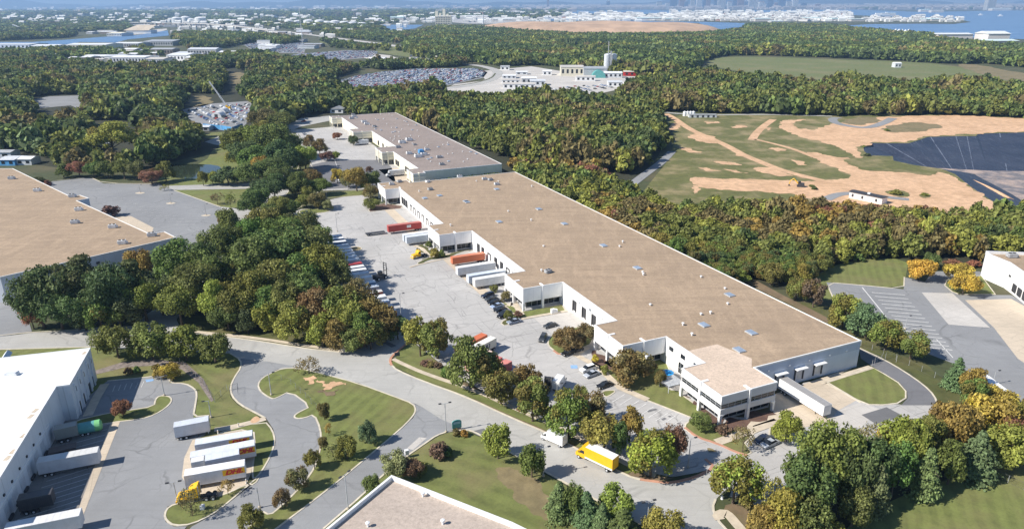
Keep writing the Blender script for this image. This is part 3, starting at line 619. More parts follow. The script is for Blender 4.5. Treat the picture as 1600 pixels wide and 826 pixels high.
# ================================================================ buildings
def ring(m, loop, w, z0, z1):            # closed coping along an outline (given anticlockwise), standing w inwards
    n = len(loop); out = [Vector((p[0], p[1], 0)) for p in loop]; inn = []
    for i in range(n):
        a, b, c = out[i-1], out[i], out[(i+1) % n]
        d1 = (b-a).normalized(); d2 = (c-b).normalized(); n1 = Vector((-d1.y, d1.x, 0)); n2 = Vector((-d2.y, d2.x, 0))
        bi = (n1+n2); bi = bi.normalized() if bi.length > 1e-4 else n1
        inn.append(b + bi*(w/max(.35, bi.dot(n1))))
    k0 = len(m.v)
    for o, q in zip(out, inn): m.v += [(o.x, o.y, z0), (o.x, o.y, z1), (q.x, q.y, z1), (q.x, q.y, z0)]
    for i in range(n):
        a = k0+4*i; b = k0+4*((i+1) % n)
        m.f += [(a, b, b+1, a+1), (a+1, b+1, b+2, a+2), (a+2, b+2, b+3, a+3)]
    return inn
def area(l): return sum(l[i-1][0]*l[i][1]-l[i][0]*l[i-1][1] for i in range(len(l)))
def ccw(l): return l if area(l) > 0 else l[::-1]
def grow(loop, d):                        # outline pushed outwards by d
    m = MB(); return ring(m, loop, -d, 0, 1)
def hvac(parent, x, y, z, s=1.0, rot=0, kind=0):
    T = Matrix.Translation((x, y, z)) @ Matrix.Rotation(rot, 4, 'Z') @ Matrix.Scale(s, 4)
    m = MB(); m.box(-1.3, 1.3, -.9, .9, .15, 1.45, T); m.box(-1.5, -1.3, -.6, .6, .3, 1.2, T); m.box(1.3, 1.9, -.5, .5, .15, .9, T)
    o = m.build('hvac_unit', ('ltgrey', 'grey', 'wpaint')[kind], parent)
    m = MB()
    for q in (-.65, .65):
        n0 = len(m.v); m.lathe([(.5, 1.451), (.5, 1.6), (.42, 1.6), (.42, 1.5), (0, 1.5)], q, 0, 12)
        m.v[n0:] = [tuple(T @ Vector(p)) for p in m.v[n0:]]
    m.box(-1.31, -.2, -.905, .905, .5, .56, T); m.box(-1.31, -.2, -.905, .905, .9, .96, T)
    m.build('fan_grille', 'dark', o)
def skylight(parent, x, y, z, w=2.4, l=3.2):
    m = MB(); m.box(x-w/2, x+w/2, y-l/2, y+l/2, z, z+.35); o = m.build('skylight', 'grey', parent)
    m = MB(); m.box(x-w/2+.15, x+w/2-.15, y-l/2+.15, y+l/2-.15, z+.3, z+.42); m.build('pane', 'sky_pane', o)
def vent(parent, x, y, z, h=.8):
    m = MB(); m.lathe([(.22, z), (.22, z+h), (.42, z+h), (.42, z+h+.3), (0, z+h+.42)], x, y, 10); m.build('roof_vent', 'wpaint', parent)
def dockdoor(parent, x, y, dx, z0=1.2, w=2.7, h=3.0, mat='dark', face='x', sh=.0):
    m = MB(); q = .06
    if face == 'x':      # a wall whose outside looks towards -x
        m.box(x-q, x+.02, y-w/2, y+w/2, z0, z0+h)
        f = m.build('dock_door', mat, parent); m = MB()
        for a, b in ((y-w/2-.3, y-w/2), (y+w/2, y+w/2+.3)): m.box(x-.35, x+.02, a, b, z0-.2, z0+h)
        m.box(x-.35, x+.02, y-w/2-.3, y+w/2+.3, z0+h+.003, z0+h+.45)
    else:                # outside looks towards -y
        m.box(x-w/2, x+w/2, y-q, y+.02, z0, z0+h)
        f = m.build('dock_door', mat, parent); m = MB()
        for a, b in ((x-w/2-.3, x-w/2), (x+w/2, x+w/2+.3)): m.box(a, b, y-.35, y+.02, z0-.2, z0+h)
        m.box(x-w/2-.3, x+w/2+.3, y-.35, y+.02, z0+h+.003, z0+h+.45)
    m.build('dock_seal', 'dark', f)
    return f
def pavilion(par, x0, x1, y0, y1, zt, wall, zo=3.3, office=False, acc=None):
    """overhanging upper storey on posts over a glazed ground floor; outer faces at x0 (front) and y0 (near end)"""
    m = MB()
    if office:
        m.box(x0, x1, y0, y1, 6.1, zt-.05); m.box(x0, x1, y0, y1, zo, 4.7); m.box(x0+.25, x1-.2, y0+.25, y1-.2, 4.7, 6.1)
    else: m.box(x0, x1, y0, y1, zo, zt-.05)
    o = m.build('pavilion', wall, par)
    if acc:
        m = MB(); m.box(x0-.06, x0, y0-.06, y1, zt-1.6, zt-1.25); m.box(x0-.06, x0, y0-.06, y1, zt-3.3, zt-3.1)
        m.box(x0+.003, x1, y0-.06, y0, zt-1.6, zt-1.25); m.box(x0+.003, x1, y0-.06, y0, zt-3.3, zt-3.1); m.build('trim_band', acc, o)
    m = MB(); i = 2.0; m.box(x0+i, x1, y0+i, y1-1, 0, zo+.01); m.build('ground_floor_glazing', 'darkglass', o)
    m = MB(); n = 6
    for q in range(n+1):
        yy = y0+i+(y1-1-y0-i)*q/n; m.box(x0+i-.06, x0+i+.02, yy-.05, yy+.05, 0, zo)
        xx = x0+i+(x1-x0-i)*q/n; m.box(xx-.05, xx+.05, y0+i-.06, y0+i+.02, 0, zo)
    m.box(x0+i-.07, x0+i+.02, y0+i, y1-1, 0, .5); m.box(x0+i+.03, x1, y0+i-.07, y0+i+.02, 0, .5)
    m.build('mullions', 'grey', o)
    if office:
        m = MB(); m.box(x0+.2, x0+.3, y0+.2, y1-.3, 4.71, 6.09); m.box(x0+.31, x1-.3, y0+.2, y0+.3, 4.71, 6.09); m.build('window_band', 'darkglass', o)
        m = MB()
        for q in range(9):
            yy = y0+.3+(y1-y0-.6)*q/8; m.box(x0+.16, x0+.22, yy-.05, yy+.05, 4.71, 6.09)
            xx = x0+.35+(x1-x0-.8)*q/8; m.box(xx-.05, xx+.05, y0+.16, y0+.22, 4.71, 6.09)
        m.box(x0+.15, x0+.2205, y0+.2, y1-.3, 5.36, 5.44); m.box(x0+.31, x1-.3, y0+.15, y0+.2205, 5.36, 5.44); m.box(x0+.15, x0+.36, y0+.15, y0+.21, 5.37, 5.43)
        m.build('mullions', 'grey', o)
    ps = [(x0-.12, y0-.12), (x0-.35, (y0+y1)/2-.35), ((x0+x1)/2-.35, y0-.35), (x0-.12, y1-.68)]
    if office: ps.append((x1-.7, y0-.12))
    for j, (px, py) in enumerate(ps):
        m = MB(); mid = j in (1, 2)
        m.box(px, px+(.7 if j != 1 else .9), py, py+(.7 if j != 2 else .9), 0, zt+.25 if mid else zo+.02)
        if mid:
            if j == 1: m.box(px+.9, px+2.6, py, py+.7, zt-.3, zt+.25)
            else: m.box(px, px+.7, py+.9, py+2.6, zt-.3, zt+.25)
        if office and j in (0, 4): m.v = m.v; m.prism([(px-.02, zo-.6), (px+.72, zo-.6), (px+1.5, zo+.1), (px-.02, zo+.1)] if j == 0 else [(px-.02, zo-.6), (px+.72, zo-.6), (px+.72, zo+.1), (px-.8, zo+.1)], py-.02, py+.72)
        m.build('post', wall, o)
    return o
ZR = 8.4
def warehouse(name, label, loc, rot, walls, roof, wallmat_, roofmat, zr=ZR, cat='warehouse', cope='coping', low=.0):
    t = thing(name, label, cat, loc, rot)
    m = MB(); m.extr(ccw(walls), 0, zr-.12, top=False); m.build('wall', wallmat_, t)
    r = ccw(roof); m = MB(); inn = ring(m, grow(r, .08), .38, zr-.3, zr+.16); m.build('coping', cope, t)
    m = MB(); m.cap([(p[0], p[1], zr) for p in r]); o = m.build('roof', roofmat, t)
    return t
# --- long white warehouse (local x across, y along)
MW = [(56.4,8.5),(56.4,252.4),(-15.9,252.4),(-15.9,163),(-8.1,163),(-8.1,93),(-.7,93),(-.7,42),(6.5,42),(6.5,8),(17,8),(17,8.5)]
MR = [(56.4,8.5),(56.4,252.4),(-7,252.4),(-7,258.6),(-23.7,258.6),(-23.7,242.4),(-15.9,242.4),(-15.9,170.7),(-22.9,170.7),(-22.9,155.0),(-8.1,155.0),(-8.1,101),(-16,101),(-16,85.2),(-.7,85.2),(-.7,49.8),(-8.4,49.8),(-8.4,33.9),(6.5,33.9),(6.5,16.3),(-1.0,16.3),(-1.0,0),(16.9,0),(16.9,8.5)]
main = warehouse('long_warehouse', 'very long white warehouse with tan gravel roof and stepped office bays', GO, GA, MW, MR, 'white', 'tanroof')
pavilion(main, -23.7, -7, 242.4, 258.6, ZR, 'white'); pavilion(main, -22.9, -8.2, 155, 170.7, ZR, 'white')
pavilion(main, -16, -.8, 85.2, 101, ZR, 'white'); pavilion(main, -8.4, 6.4, 33.9, 49.8, ZR, 'white')
pavilion(main, -1.0, 16.9, 0, 16.3, ZR, 'white', 3.0, True)
m = MB(); m.cap([(p[0], p[1], ZR+.03) for p in [(-.4,.5),(16.4,.5),(16.4,9),(20,13),(17,24),(7,24),(6.8,16),(-.4,15.8)]]); m.build('roof_patch', 'paleroof', main)
for wx, ys in ((-15.9, (229,233,237)), (-8.1, (122,128,142,147)), (-.7, (63,69.5,76))):
    for y in ys: dockdoor(main, wx, y, 0, 1.2, 1.9, 3.3)
for wx, ys in ((-15.9, (180,187,194,201,208,215,221)), (-8.1, (110,116,135))):
    for y in ys: dockdoor(main, wx, y, 0, 1.2, 2.5, 2.9, 'white')
for y in (14.5+5.2, 14.5+11, 14.5+16.5): 
    m = MB(); m.box(6.42, 6.52, y-1.0, y+1.0, 5.2, 6.5); m.build('window', 'darkglass', main)
for y in (20.5, 26.0):
    m = MB(); m.box(6.42, 6.52, y-1.1, y+1.1, .3, 3.6); f = m.build('window', 'darkglass', main)
    m = MB(); m.box(6.37, 6.42, y-.05, y+.05, .3, 3.6); m.box(6.37, 6.42, y-1.1, y+1.1, 1.9, 2.0); m.build('mullions', 'grey', f)
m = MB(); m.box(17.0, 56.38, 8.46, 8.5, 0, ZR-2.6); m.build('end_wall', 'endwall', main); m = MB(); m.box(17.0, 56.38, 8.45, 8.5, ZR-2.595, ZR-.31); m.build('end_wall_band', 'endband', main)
for x in (26.3, 33.5, 40.5):
    f = dockdoor(main, x, 8.5, 0, 1.3, 2.7, 3.0, 'ltgrey', 'y'); m = MB(); m.prism([(x-2, 4.75), (x+2, 4.75), (x+2, 5.05), (x-2, 5.05)], 7.0, 8.55); m.build('awning', 'wpaint', f)
for x in (22, 29.5, 36.8, 44.5, 51):
    m = MB(); m.box(x-.25, x+.25, 8.2, 8.5, 6.2, 6.6); m.build('wall_light', 'wpaint', main)
for x, y in ((-15.9,200),(-15.9,184),(-8.1,130),(-8.1,110),(-.7,66),(-.7,58),(-8.1,142)):
    m = MB(); m.box(x-.3, x, y-.25, y+.25, 5.6, 6.0); m.build('wall_light', 'grey', main)
def loc_(px, py, z=ZR):
    p = P(px, py, z) - GO; return p.dot(EV), p.dot(EU)
for px, py in ((687,306),(728,315),(772,340) if 0 else (780,347),(805,305) if 0 else (730,316),(882,350),(943,384),(996,419),(1140,461),(1100,508),(1174,520),(1155,547),(842,327),(754,326) if 0 else (776,296),(664,310)):
    x, y = loc_(px, py); skylight(main, x, y, ZR+.004)
for px, py, kd in ((672,297,1),(668,285,2),(624,285,1),(757,281,0),(766,282,1),(856,426,1),(776,289,0),(718,277,0),(612,289,0)):
    x, y = loc_(px, py); hvac(main, x, y, ZR+.004, .9, .3*kd, kd)
for i in range(14):
    x = 9+random.random()*46; y = 30+random.random()*215; vent(main, x, y, ZR, .25+.3*random.random()) if i % 4 else None
for px, py in ((1005,430),(1004,427),(1067,508),(1081,524),(973,379),(846,424),(704,353),(1110,490),(831,292),(905,475),(655,300),(830,345),(1010,560)):
    x, y = loc_(px, py); vent(main, x, y, ZR, .6)
# --- cream warehouse behind
CWL = [(58.2,276.2),(58.2,522.4),(7.4,522.4),(7.4,446),(14.3,446),(14.3,362),(7.6,362),(7.6,276.2)]
CRL = [(58.2,276.2),(58.2,522.4),(7.4,522.4),(7.4,524.5),(-1,524.5),(-1,512),(7.4,512),(7.4,446.5),(0,446.5),(0,430.5),(14.3,430.5),(14.3,360.8),(0,360.8),(0,342),(7.6,342),(7.6,285.5),(.5,285.5),(.5,272),(8,272),(8,276.2)]
crm = warehouse('cream_warehouse', 'long cream warehouse with grey gravel roof behind the white warehouse', GO, GA, CWL, CRL, 'cream', 'greyroof')
for a in ((-1,7.4,512,524.5),(0,14.2,430.5,446.5),(0,7.5,342,360.8),(.5,8,272,285.5)): pavilion(crm, *a, ZR, 'cream', acc='grey')
m = MB()
for x, y0, y1 in ((7.6,285.6,342),(14.3,361,430.4),(7.4,446.6,512)): m.box(x-.05, x, y0, y1, ZR-1.5, ZR-1.15)
m.build('trim_band', 'grey', crm)
for y in (297,302,307,312,330,335): dockdoor(crm, 7.6, y, 0, 1.0)
for y in (372,384,396,410): dockdoor(crm, 14.3, y, 0, 1.0)
for px, py, kd, s in ((549,186,0,1.2),(553,183,2,1.2),(569,192,2,1.4),(573,195,2,1.3),(585,199,1,1.1),(628,224,2,1.5),(639,220,2,1.5),(622,231,1,1.1),(639,241,2,1.2),(660,239,2,1.0),(662,243,2,1.3),(653,246,2,1.5),(686,247,1,1.1),(690,258,1,1.0),(552,180,1,1.0),(667,235,0,1.0),(648,227,1,.8)):
    x, y = loc_(px, py); hvac(crm, x, y, ZR+.004, s, 0, kd)
m = MB(); x, y = loc_(658, 239); m.box(x-1.6, x+1.6, y-2.0, y+2.0, ZR+.01, ZR+2.0); m.box(x-1.2, x+1.2, y-1.4, y+1.4, ZR+2.0, ZR+2.4); m.build('tarp_cover', 'blue', crm)
for i in range(60):
    x = 18+random.random()*38; y = 285+random.random()*230; vent(crm, x, y, ZR, .3) if i % 3 else skylight(crm, x, y, ZR+.004, 1.6, 2.4)
# --- tan roofed warehouse on the left (drawn straight in world axes)
def worldwh(name, label, px, z, wallm, roofm, extra=(), cat='warehouse', cope='coping'):
    loop = [P(x, y, z) for x, y in px] + list(extra); c = loop[0]
    l = ccw([(p.x-c.x, p.y-c.y) for p in loop])
    t = warehouse(name, label, (c.x, c.y, 0), 0, l, l, wallm, roofm, z, cat, cope)
    return t, c
LZ = 9.6
A_, B_, I_ = P(20,263.5,LZ), P(110,307,LZ), P(275,371,LZ)
lw, c = worldwh('tan_roof_warehouse', 'broad grey-walled warehouse with tan roof at the left edge of the photo', [(275,371),(257,362),(235,366),(120,313.5),(139,310),(125,305),(110,307),(20,263.5)], LZ, 'greywall', 'tanroof', [Vector((-420,419,LZ)), Vector((-420,205,LZ)), P(0,433,LZ), P(155,398.5,LZ)])
for px, py, kd in ((18,280,0),(58,299,2),(123,329,2),(117,349,0),(176,356,2),(191,381,2),(237,369,0),(113,308,0)):
    p = P(px, py, LZ)-c; hvac(lw, p.x, p.y, LZ+.004, 1.1, .3, kd)
dn = (P(275,371,LZ)-P(155,398.5,LZ)); dn.z = 0; dn.normalize()
q = P(0,433,LZ)-c; e = (P(155,398.5,LZ)-P(0,433,LZ)); e.z = 0; e.normalize(); T = Matrix.Translation((q.x, q.y, 0)) @ Matrix.Rotation(math.atan2(e.y, e.x), 4, 'Z')
m = MB(); m.box(2.6, 7.2, -.05, .05, .1, 4.4, T); m.build('roller_door', 'white', lw)
m = MB(); m.box(31, 32.2, -.3, .1, 6.2, 7.2, T); m.build('wall_vent', 'dark', lw)
# --- white roofed warehouse bottom left
WZ = 10.0
ww, c = worldwh('white_roof_warehouse', 'white-roofed warehouse with shaded dock doors at the lower left', [(141,543.7),(0,559.4)], WZ, 'greywall', 'whiteroof',
   [Vector((-190,163,WZ)), Vector((-190,85,WZ)), P(-28,790,WZ), P(2.5,742,WZ), P(65,641,WZ), P(88,603.7,WZ), P(108.7,601,WZ)], cope='wpaint')
m = MB(); a = P(3,560,WZ)-c; b = P(12,546,WZ)-c
m.tube([(a.x, a.y, WZ-1.0), (b.x, b.y, WZ-1.0)], 1.0, 4); m.build('parapet_return', 'greywall', ww)
a = P(65,641,WZ); b = P(2.5,742,WZ); d = (b-a); d.z = 0; L = d.length; d.normalize(); q = a-c
T = Matrix.Translation((q.x, q.y, 0)) @ Matrix.Rotation(math.atan2(d.y, d.x), 4, 'Z')    # local +y is the yard side
for i in range(8):
    x = 3+i*4.6
    m = MB(); m.box(x, x+2.6, -.02, .06, 1.2, 4.2, T); f = m.build('dock_door', 'ltgrey', ww)
    m = MB(); m.box(x+.3, x+2.3, .06, .5, .5, 1.1, T); m.build('dock_bumper', 'dark', f)
    m = MB(); m.box(x+1, x+1.5, .0, .25, 6.0, 6.5, T); m.build('wall_vent', 'dark', ww)
m = MB(); m.box(-2, 44, -.02, .12, 5.0, 5.25, T); m.build('trim_band', 'white', ww)
a = P(141,543.7,WZ); b = P(108.7,601,WZ); d = (b-a); d.z = 0; d.normalize(); q = a-c
T = Matrix.Translation((q.x, q.y, 0)) @ Matrix.Rotation(math.atan2(d.y, d.x), 4, 'Z')
for x, w in ((2.2,1.6),(6.2,2.0),(13,1.6),(17,1.6)):
    m = MB(); m.box(x, x+w, -.02, .1, .1, 3.0, T); m.build('entrance_door', 'darkglass', ww)
for x in (1.6,5,9.5,13.6,17.5):
    m = MB(); m.box(x, x+.9, -.02, .1, 6.2, 7.6, T); m.build('window', 'darkglass', ww)
    m = MB(); m.box(x+1.2, x+1.9, -.02, .35, .0, WZ-1.2, T); m.build('pilaster', 'greywall', ww)
p = P(19,585,WZ)-c; m = MB(); m.box(p.x-1.6, p.x+1.6, p.y-.7, p.y+.7, WZ+.01, WZ+.5); m.prism([(p.x+1.0, WZ+.5), (p.x+1.7, WZ+.5), (p.x+1.4, WZ+.9)], p.y-.7, p.y+.7); m.build('roof_hatch', 'ltgrey', ww)
m = MB()
for px, py in ((132,551),(55,641),(48,650),(37,680),(12,715),(20,705)): p = P(px, py, WZ)-c; m.box(p.x-.5, p.x+.5, p.y-.9, p.y+.9, WZ+.015, WZ+.03)
m.build('roof_stain', 'conc', ww)
# --- gravel roof at the bottom edge
BZ = 8.0
bw, c = worldwh('gravel_roof_building', 'building corner with pinkish gravel roof and white parapet at the bottom edge', [(612,747.5),(517,826),(430,898)], BZ, 'greywall', 'pinkroof', [P(800,960,BZ), P(1000,920,BZ), P(800,821,BZ)], 'building', 'wpaint')
loop = [P(612,747.5,BZ),P(517,826,BZ),P(430,898,BZ),P(800,960,BZ),P(1000,920,BZ),P(800,821,BZ)]
m = MB(); ring(m, grow(ccw([(p.x-c.x, p.y-c.y) for p in loop]), .1), .5, BZ-.3, BZ+.9); m.build('parapet', 'wpaint', bw)
for px, py in ((661,775),(692,818),(575,822)): p = P(px, py, BZ)-c; vent(bw, p.x, p.y, BZ, .7)
# --- white warehouse on the right edge
RZ = 9.0
rw, c = worldwh('right_edge_warehouse', 'bright white warehouse with parapet roof at the right edge of the photo', [(1540,396),(1545,401),(1577,414),(1600,430),(1640,462)], RZ, 'white', 'tanroof', [Vector((205,205,RZ)), Vector((260,230,RZ)), Vector((260,262,RZ)), P(1600,398,RZ)], cope='wpaint')
loop = [P(1540,396,RZ),P(1545,401,RZ),P(1577,414,RZ),P(1600,430,RZ),P(1640,462,RZ),Vector((205,205,RZ)),Vector((260,230,RZ)),Vector((260,262,RZ)),P(1600,398,RZ)]
m = MB(); ring(m, grow(ccw([(p.x-c.x, p.y-c.y) for p in loop]), .1), .5, RZ-.3, RZ+1.1); m.build('parapet', 'wpaint', rw)
p0 = P(1577,414,RZ)-c; p1 = P(1640,462,RZ)-c; d = p1-p0; d.z = 0; d.normalize()
T = Matrix.Translation((p0.x, p0.y, 0)) @ Matrix.Rotation(math.atan2(d.y, d.x), 4, 'Z')
for x in (6, 10, 14, 18): m = MB(); m.box(x, x+2.6, -.12, .05, 1.2, 4.2, T); m.build('dock_door', 'dark', rw)
m = MB(); m.box(2, 3.0, -.3, .05, 5.4, 6.0, T); m.build('wall_light', 'dark', rw)
p = P(1580,402,RZ)-c; hvac(rw, p.x, p.y, RZ+.01, 1.2, 0, 1)
# ---------------------------------------------------------------- smaller and farther buildings
def gable(name, label, x0, x1, y, h, depth, wall, roof, group=None, ridge='x', rh=None, doors=True, cat='building'):
    """building whose near wall base runs from (x0,y) to (x1,y) in the photo"""
    a = P(x0, y); b = P(x1, y); w = (b-a).length; rot = math.atan2(b.y-a.y, b.x-a.x); rh = h*.25 if rh is None else rh
    t = thing(name, label, cat, a, rot, group)
    m = MB()
    if ridge == 'x':
        m.box(0, w, 0, depth, 0, h); m.build('wall', wall, t); m = MB()
        n = len(m.v); m.v += [(-.4, -.6, h), (w+.4, -.6, h), (w+.4, depth+.6, h), (-.4, depth+.6, h), (-.4, depth/2, h+rh), (w+.4, depth/2, h+rh)]
        m.f += [(n, n+1, n+5, n+4), (n+2, n+3, n+4, n+5), (n, n+4, n+3), (n+1, n+2, n+5)]
    else:
        m.box(0, w, 0, depth, 0, h); m.build('wall', wall, t); m = MB()
        m.v += [(-.5, -.5, h), (w+.5, -.5, h), (w+.5, depth+.5, h), (-.5, depth+.5, h), (w/2, -.5, h+rh), (w/2, depth+.5, h+rh)]
        m.f += [(0, 1, 4), (1, 2, 5, 4), (2, 3, 5), (3, 0, 4, 5)]
    m.build('roof', roof, t)
    if doors:
        nd = max(2, min(12, int(w/6)))
        for i in range(nd):
            x = w*(i+.5)/nd; m = MB(); m.box(x-w/nd*.22, x+w/nd*.22, -.08, .02, h*.3, h*.75); m.build('window', 'darkglass', t)
    return t
gable('site_office', 'white mobile office with dark roof beside the bare soil', 1326, 1375, 316, 3.6, 5.5, 'white', 'dark', rh=.5, doors=False, cat='mobile office')
t = [o for o in COL.objects if o.name == 'site_office'][0]
a, b = P(1326, 309), P(1377, 320); t.location = a; t.rotation_euler[2] = heading(a, b); wl = (b-a).length
for ch in t.children: ch.scale.x = wl/(P(1375,316)-P(1326,316)).length
for f in (.08, .38, .8): m = MB(); m.box(wl*f, wl*f+1.1, -.08, .02, 1.0, 2.6); m.build('window', 'dark', t)
m = MB(); m.box(wl*.5, wl*.5+1.4, 1.5, 2.8, 3.9, 4.6); m.build('roof_unit', 'wpaint', t)
gable('shed', 'grey-roofed shed at the left edge beyond the tan-roofed warehouse', 0, 24, 259, 4, 14, 'blue', 'ltgrey', rh=1.2, cat='shed')
gable('shed', 'small white-roofed shed just left of the rubble pile', 26, 50, 258, 4, 10, 'ltgrey', 'wpaint', rh=1.2, cat='shed')
gable('shed', 'low pale-roofed shed farthest left beyond the tan roof', -20, 18, 247, 4, 10, 'ltgrey', 'grey', rh=1.0, cat='shed')
gable('house', 'dark house with white gable among the trees left of the yellow tree', 142, 160, 237, 4.5, 10, 'dark', 'wpaint', rh=2.4, ridge='y', cat='house')
gable('house', 'pale-roofed house hidden by trees above the dark house', 136, 150, 222, 4, 10, 'ltgrey', 'conc', rh=1.8, cat='house')
gable('house', 'white hipped house just beyond the cream warehouse', 516, 536, 177, 4, 11, 'wpaint', 'grey', rh=2.2, ridge='y', cat='house')
gable('house', 'white-roofed garage at the bend left of the cream warehouse', 425, 455, 176, 4, 16, 'grey', 'wpaint', rh=1.4, cat='garage')
gable('shed', 'small grey shed beside the blue yard wall', 305, 327, 205, 3.5, 9, 'grey', 'ltgrey', rh=1, cat='shed')
far = [(-30,46,76,8,40,'ltgrey','ltgrey','pale riverside warehouse at the far left edge'),(48,88,78,8,30,'ltgrey','wpaint','pale riverside warehouse second from the left edge'),(103,166,77,9,40,'cream','wpaint','cream warehouse on the river bank left of a treed gap'),(118,170,95,7,25,'ltgrey','wpaint','low white-roofed shed nearest the left woods'),(172,226,98,8,30,'ltgrey','wpaint','white warehouse in the middle of the shed row beyond the left woods'),(227,256,101,8,25,'ltgrey','conc2','pale warehouse with dark openings right of the white one beyond the left woods'),(261,293,95,9,34,'wpaint','wpaint','white gabled shed at the right end of the row beyond the left woods'),(176,216,74,8,35,'grey','wpaint','white-roofed warehouse near the river bend'),(225,270,72,10,50,'grey','grey','big grey-roofed warehouse near the river bend'),(294,338,87,11,18,'grey','ltgrey','grey glass-fronted office block beyond the left woods'),(192,212,84,8,16,'stone','wpaint','small brick building left of the grey office block'),(235,270,85,9,18,'stone','grey','long brick building behind the white gabled shed'),(472,503,97,6,20,'ltgrey','wpaint','long white canopy beside the far vehicle lot'),(575,600,98,6,16,'cream','wpaint','low cream shed left of the rounded vehicle lot'),(167,190,57,9,40,'ltgrey','cream','pale shed on the far river bank'),(66,84,57,8,30,'ltgrey','wpaint','white shed on the far river bank left of the loading pier'),(782,796,110,5,14,'wpaint','grey','small white house at the road curve'),(1283,1317,55,9,18,'wpaint','wpaint','white low house among the trees by the harbour'),(1398,1408,106,6,12,'ltgrey','wpaint','tiny white hut in the green field')]
for x0, x1, y, h, d, wl_, rf, lb in far: gable('far_warehouse' if x1-x0 > 18 else 'far_house', lb, x0, x1, y, h*1.15, d*1.9 if x1-x0 > 18 else d, wl_, rf)
far2 = [(785,806,123,4,18,'ltgrey','wpaint'),(806,824,117,4,16,'ltgrey','wpaint'),(784,812,131,5,16,'wpaint','conc2'),(786,836,139,6,15,'wpaint','conc2'),(815,838,131,7,14,'grey','wpaint'),(828,852,134,6,18,'ltgrey','ltgrey'),(848,862,118,6,14,'wpaint','wpaint'),(900,930,127,6,10,'wpaint','conc2'),(944,972,122,7,14,'ltgrey','wpaint'),(950,972,136,6,14,'wpaint','ltgrey'),(975,1000,119,6,12,'redpaint','conc2'),(1000,1015,117,6,10,'ltgrey','ltgrey')]
for i, (x0, x1, y, h, d, wl_, rf) in enumerate(far2): gable('yard_building', 'pale low building of the industrial yard, %s from the left' % nth(i), x0, x1, y, h, d, wl_, rf, 'low buildings of the industrial yard')
t = gable('concrete_plant', 'long cream plant building with grey annex left of the silos', 876, 912, 119, 13, 40, 'cream', 'conc2', rh=1.0)
p = P(912, 121); q = P(948, 121); m = MB()
t = thing('arched_shed', 'grey shed with a green arched end in front of the silos', 'shed', p, heading(p, q)); w = (q-p).length
m.box(0, w, 0, 40, 0, 12); m.build('wall', 'grey', t); m = MB(); m.box(-.5, w+.5, -.5, 40.5, 12, 12.6); m.build('roof', 'grey', t)
m = MB(); m.prism([(w*.62+w*.3*math.cos(a*math.pi/10), 11*math.sin(a*math.pi/10)) for a in range(11)], -12, -.3); m.build('arched_roof', 'teal', t)
p = P(953, 115); t = thing('silo_tower', 'tall pale grey silo cluster with a thin mast', 'silo', p)
for dx, dy in ((-5,0),(5,0),(0,8)): m = MB(); m.lathe([(5,0),(5,28),(4.2,29),(0,30)], dx, dy, 16); m.build('silo', 'ltgrey', t)
m = MB(); m.box(-1.2, 1.2, -7, -5, 0, 34); m.tube([(-4,-4,29),(-4,-4,48)], .6, 6); m.build('mast', 'grey', t)
for dx in (-9, 9): m = MB(); m.box(dx-2, dx+2, -6, -2, 0, 8); m.build('hopper', 'ltgrey', t)
p = P(694, 40); t = thing('grain_elevator', 'large beige block with rooftop towers standing above the far woods', 'building', p)
s_ = p.y/1108*1.0
m = MB(); m.box(-s_*13, s_*11, 0, s_*12, 0, s_*12); m.build('wall', 'cream', t)
m = MB(); m.box(-s_*13.2, s_*11.2, -s_*.2, s_*12.2, s_*12, s_*12.6); m.build('roof', 'conc2', t)
for x, w_, h_ in ((-11,4,20),(-6,3,17),(0,4,23),(5,3,16),(9,3,14)): m = MB(); m.box(s_*(x-w_/2), s_*(x+w_/2), s_*3, s_*7, s_*12.6, s_*h_); m.build('rooftop_tower', 'cream', t)
for r in range(4):
    m = MB()
    for i in range(9): m.box(s_*(-12+i*2.5), s_*(-10.8+i*2.5), -.4, .1, s_*(2+r*2.6), s_*(3.4+r*2.6))
    m.build('window', 'darkglass', t)
p = P(755, 38); s_ = p.y/1108; t = thing('smokestack', 'slim pale smokestack giving off a white plume', 'chimney', p)
m = MB(); m.lathe([(s_*.9,0),(s_*.55,s_*17),(s_*.45,s_*17)], 0, 0, 12); m.build('shaft', 'ltgrey', t); m = MB(); m.lathe([(s_*.62,s_*15),(s_*.62,s_*16)], 0, 0, 12); m.build('band', 'redpaint', t)
msm, tt, b = nodes('smoke_vapour'); tt.nodes.remove(b); pv = N(tt, 'ShaderNodeVolumePrincipled'); pv.inputs['Density'].default_value = .02; pv.inputs['Color'].default_value = (.95,.95,.95,1); tt.links.new(pv.outputs[0], tt.nodes['Material Output'].inputs['Volume'])
m = MB(); m.tube([(p.x, p.y, s_*17), (p.x+s_*3, p.y, s_*19.5), (p.x+s_*8, p.y, s_*23.5), (p.x+s_*13, p.y, s_*26)], [s_*.5, s_*1.1, s_*1.7, s_*.6], 10)
o = m.build('smoke_plume', msm); o['kind'] = 'stuff'; o['label'] = 'white plume drifting from the slim smokestack'
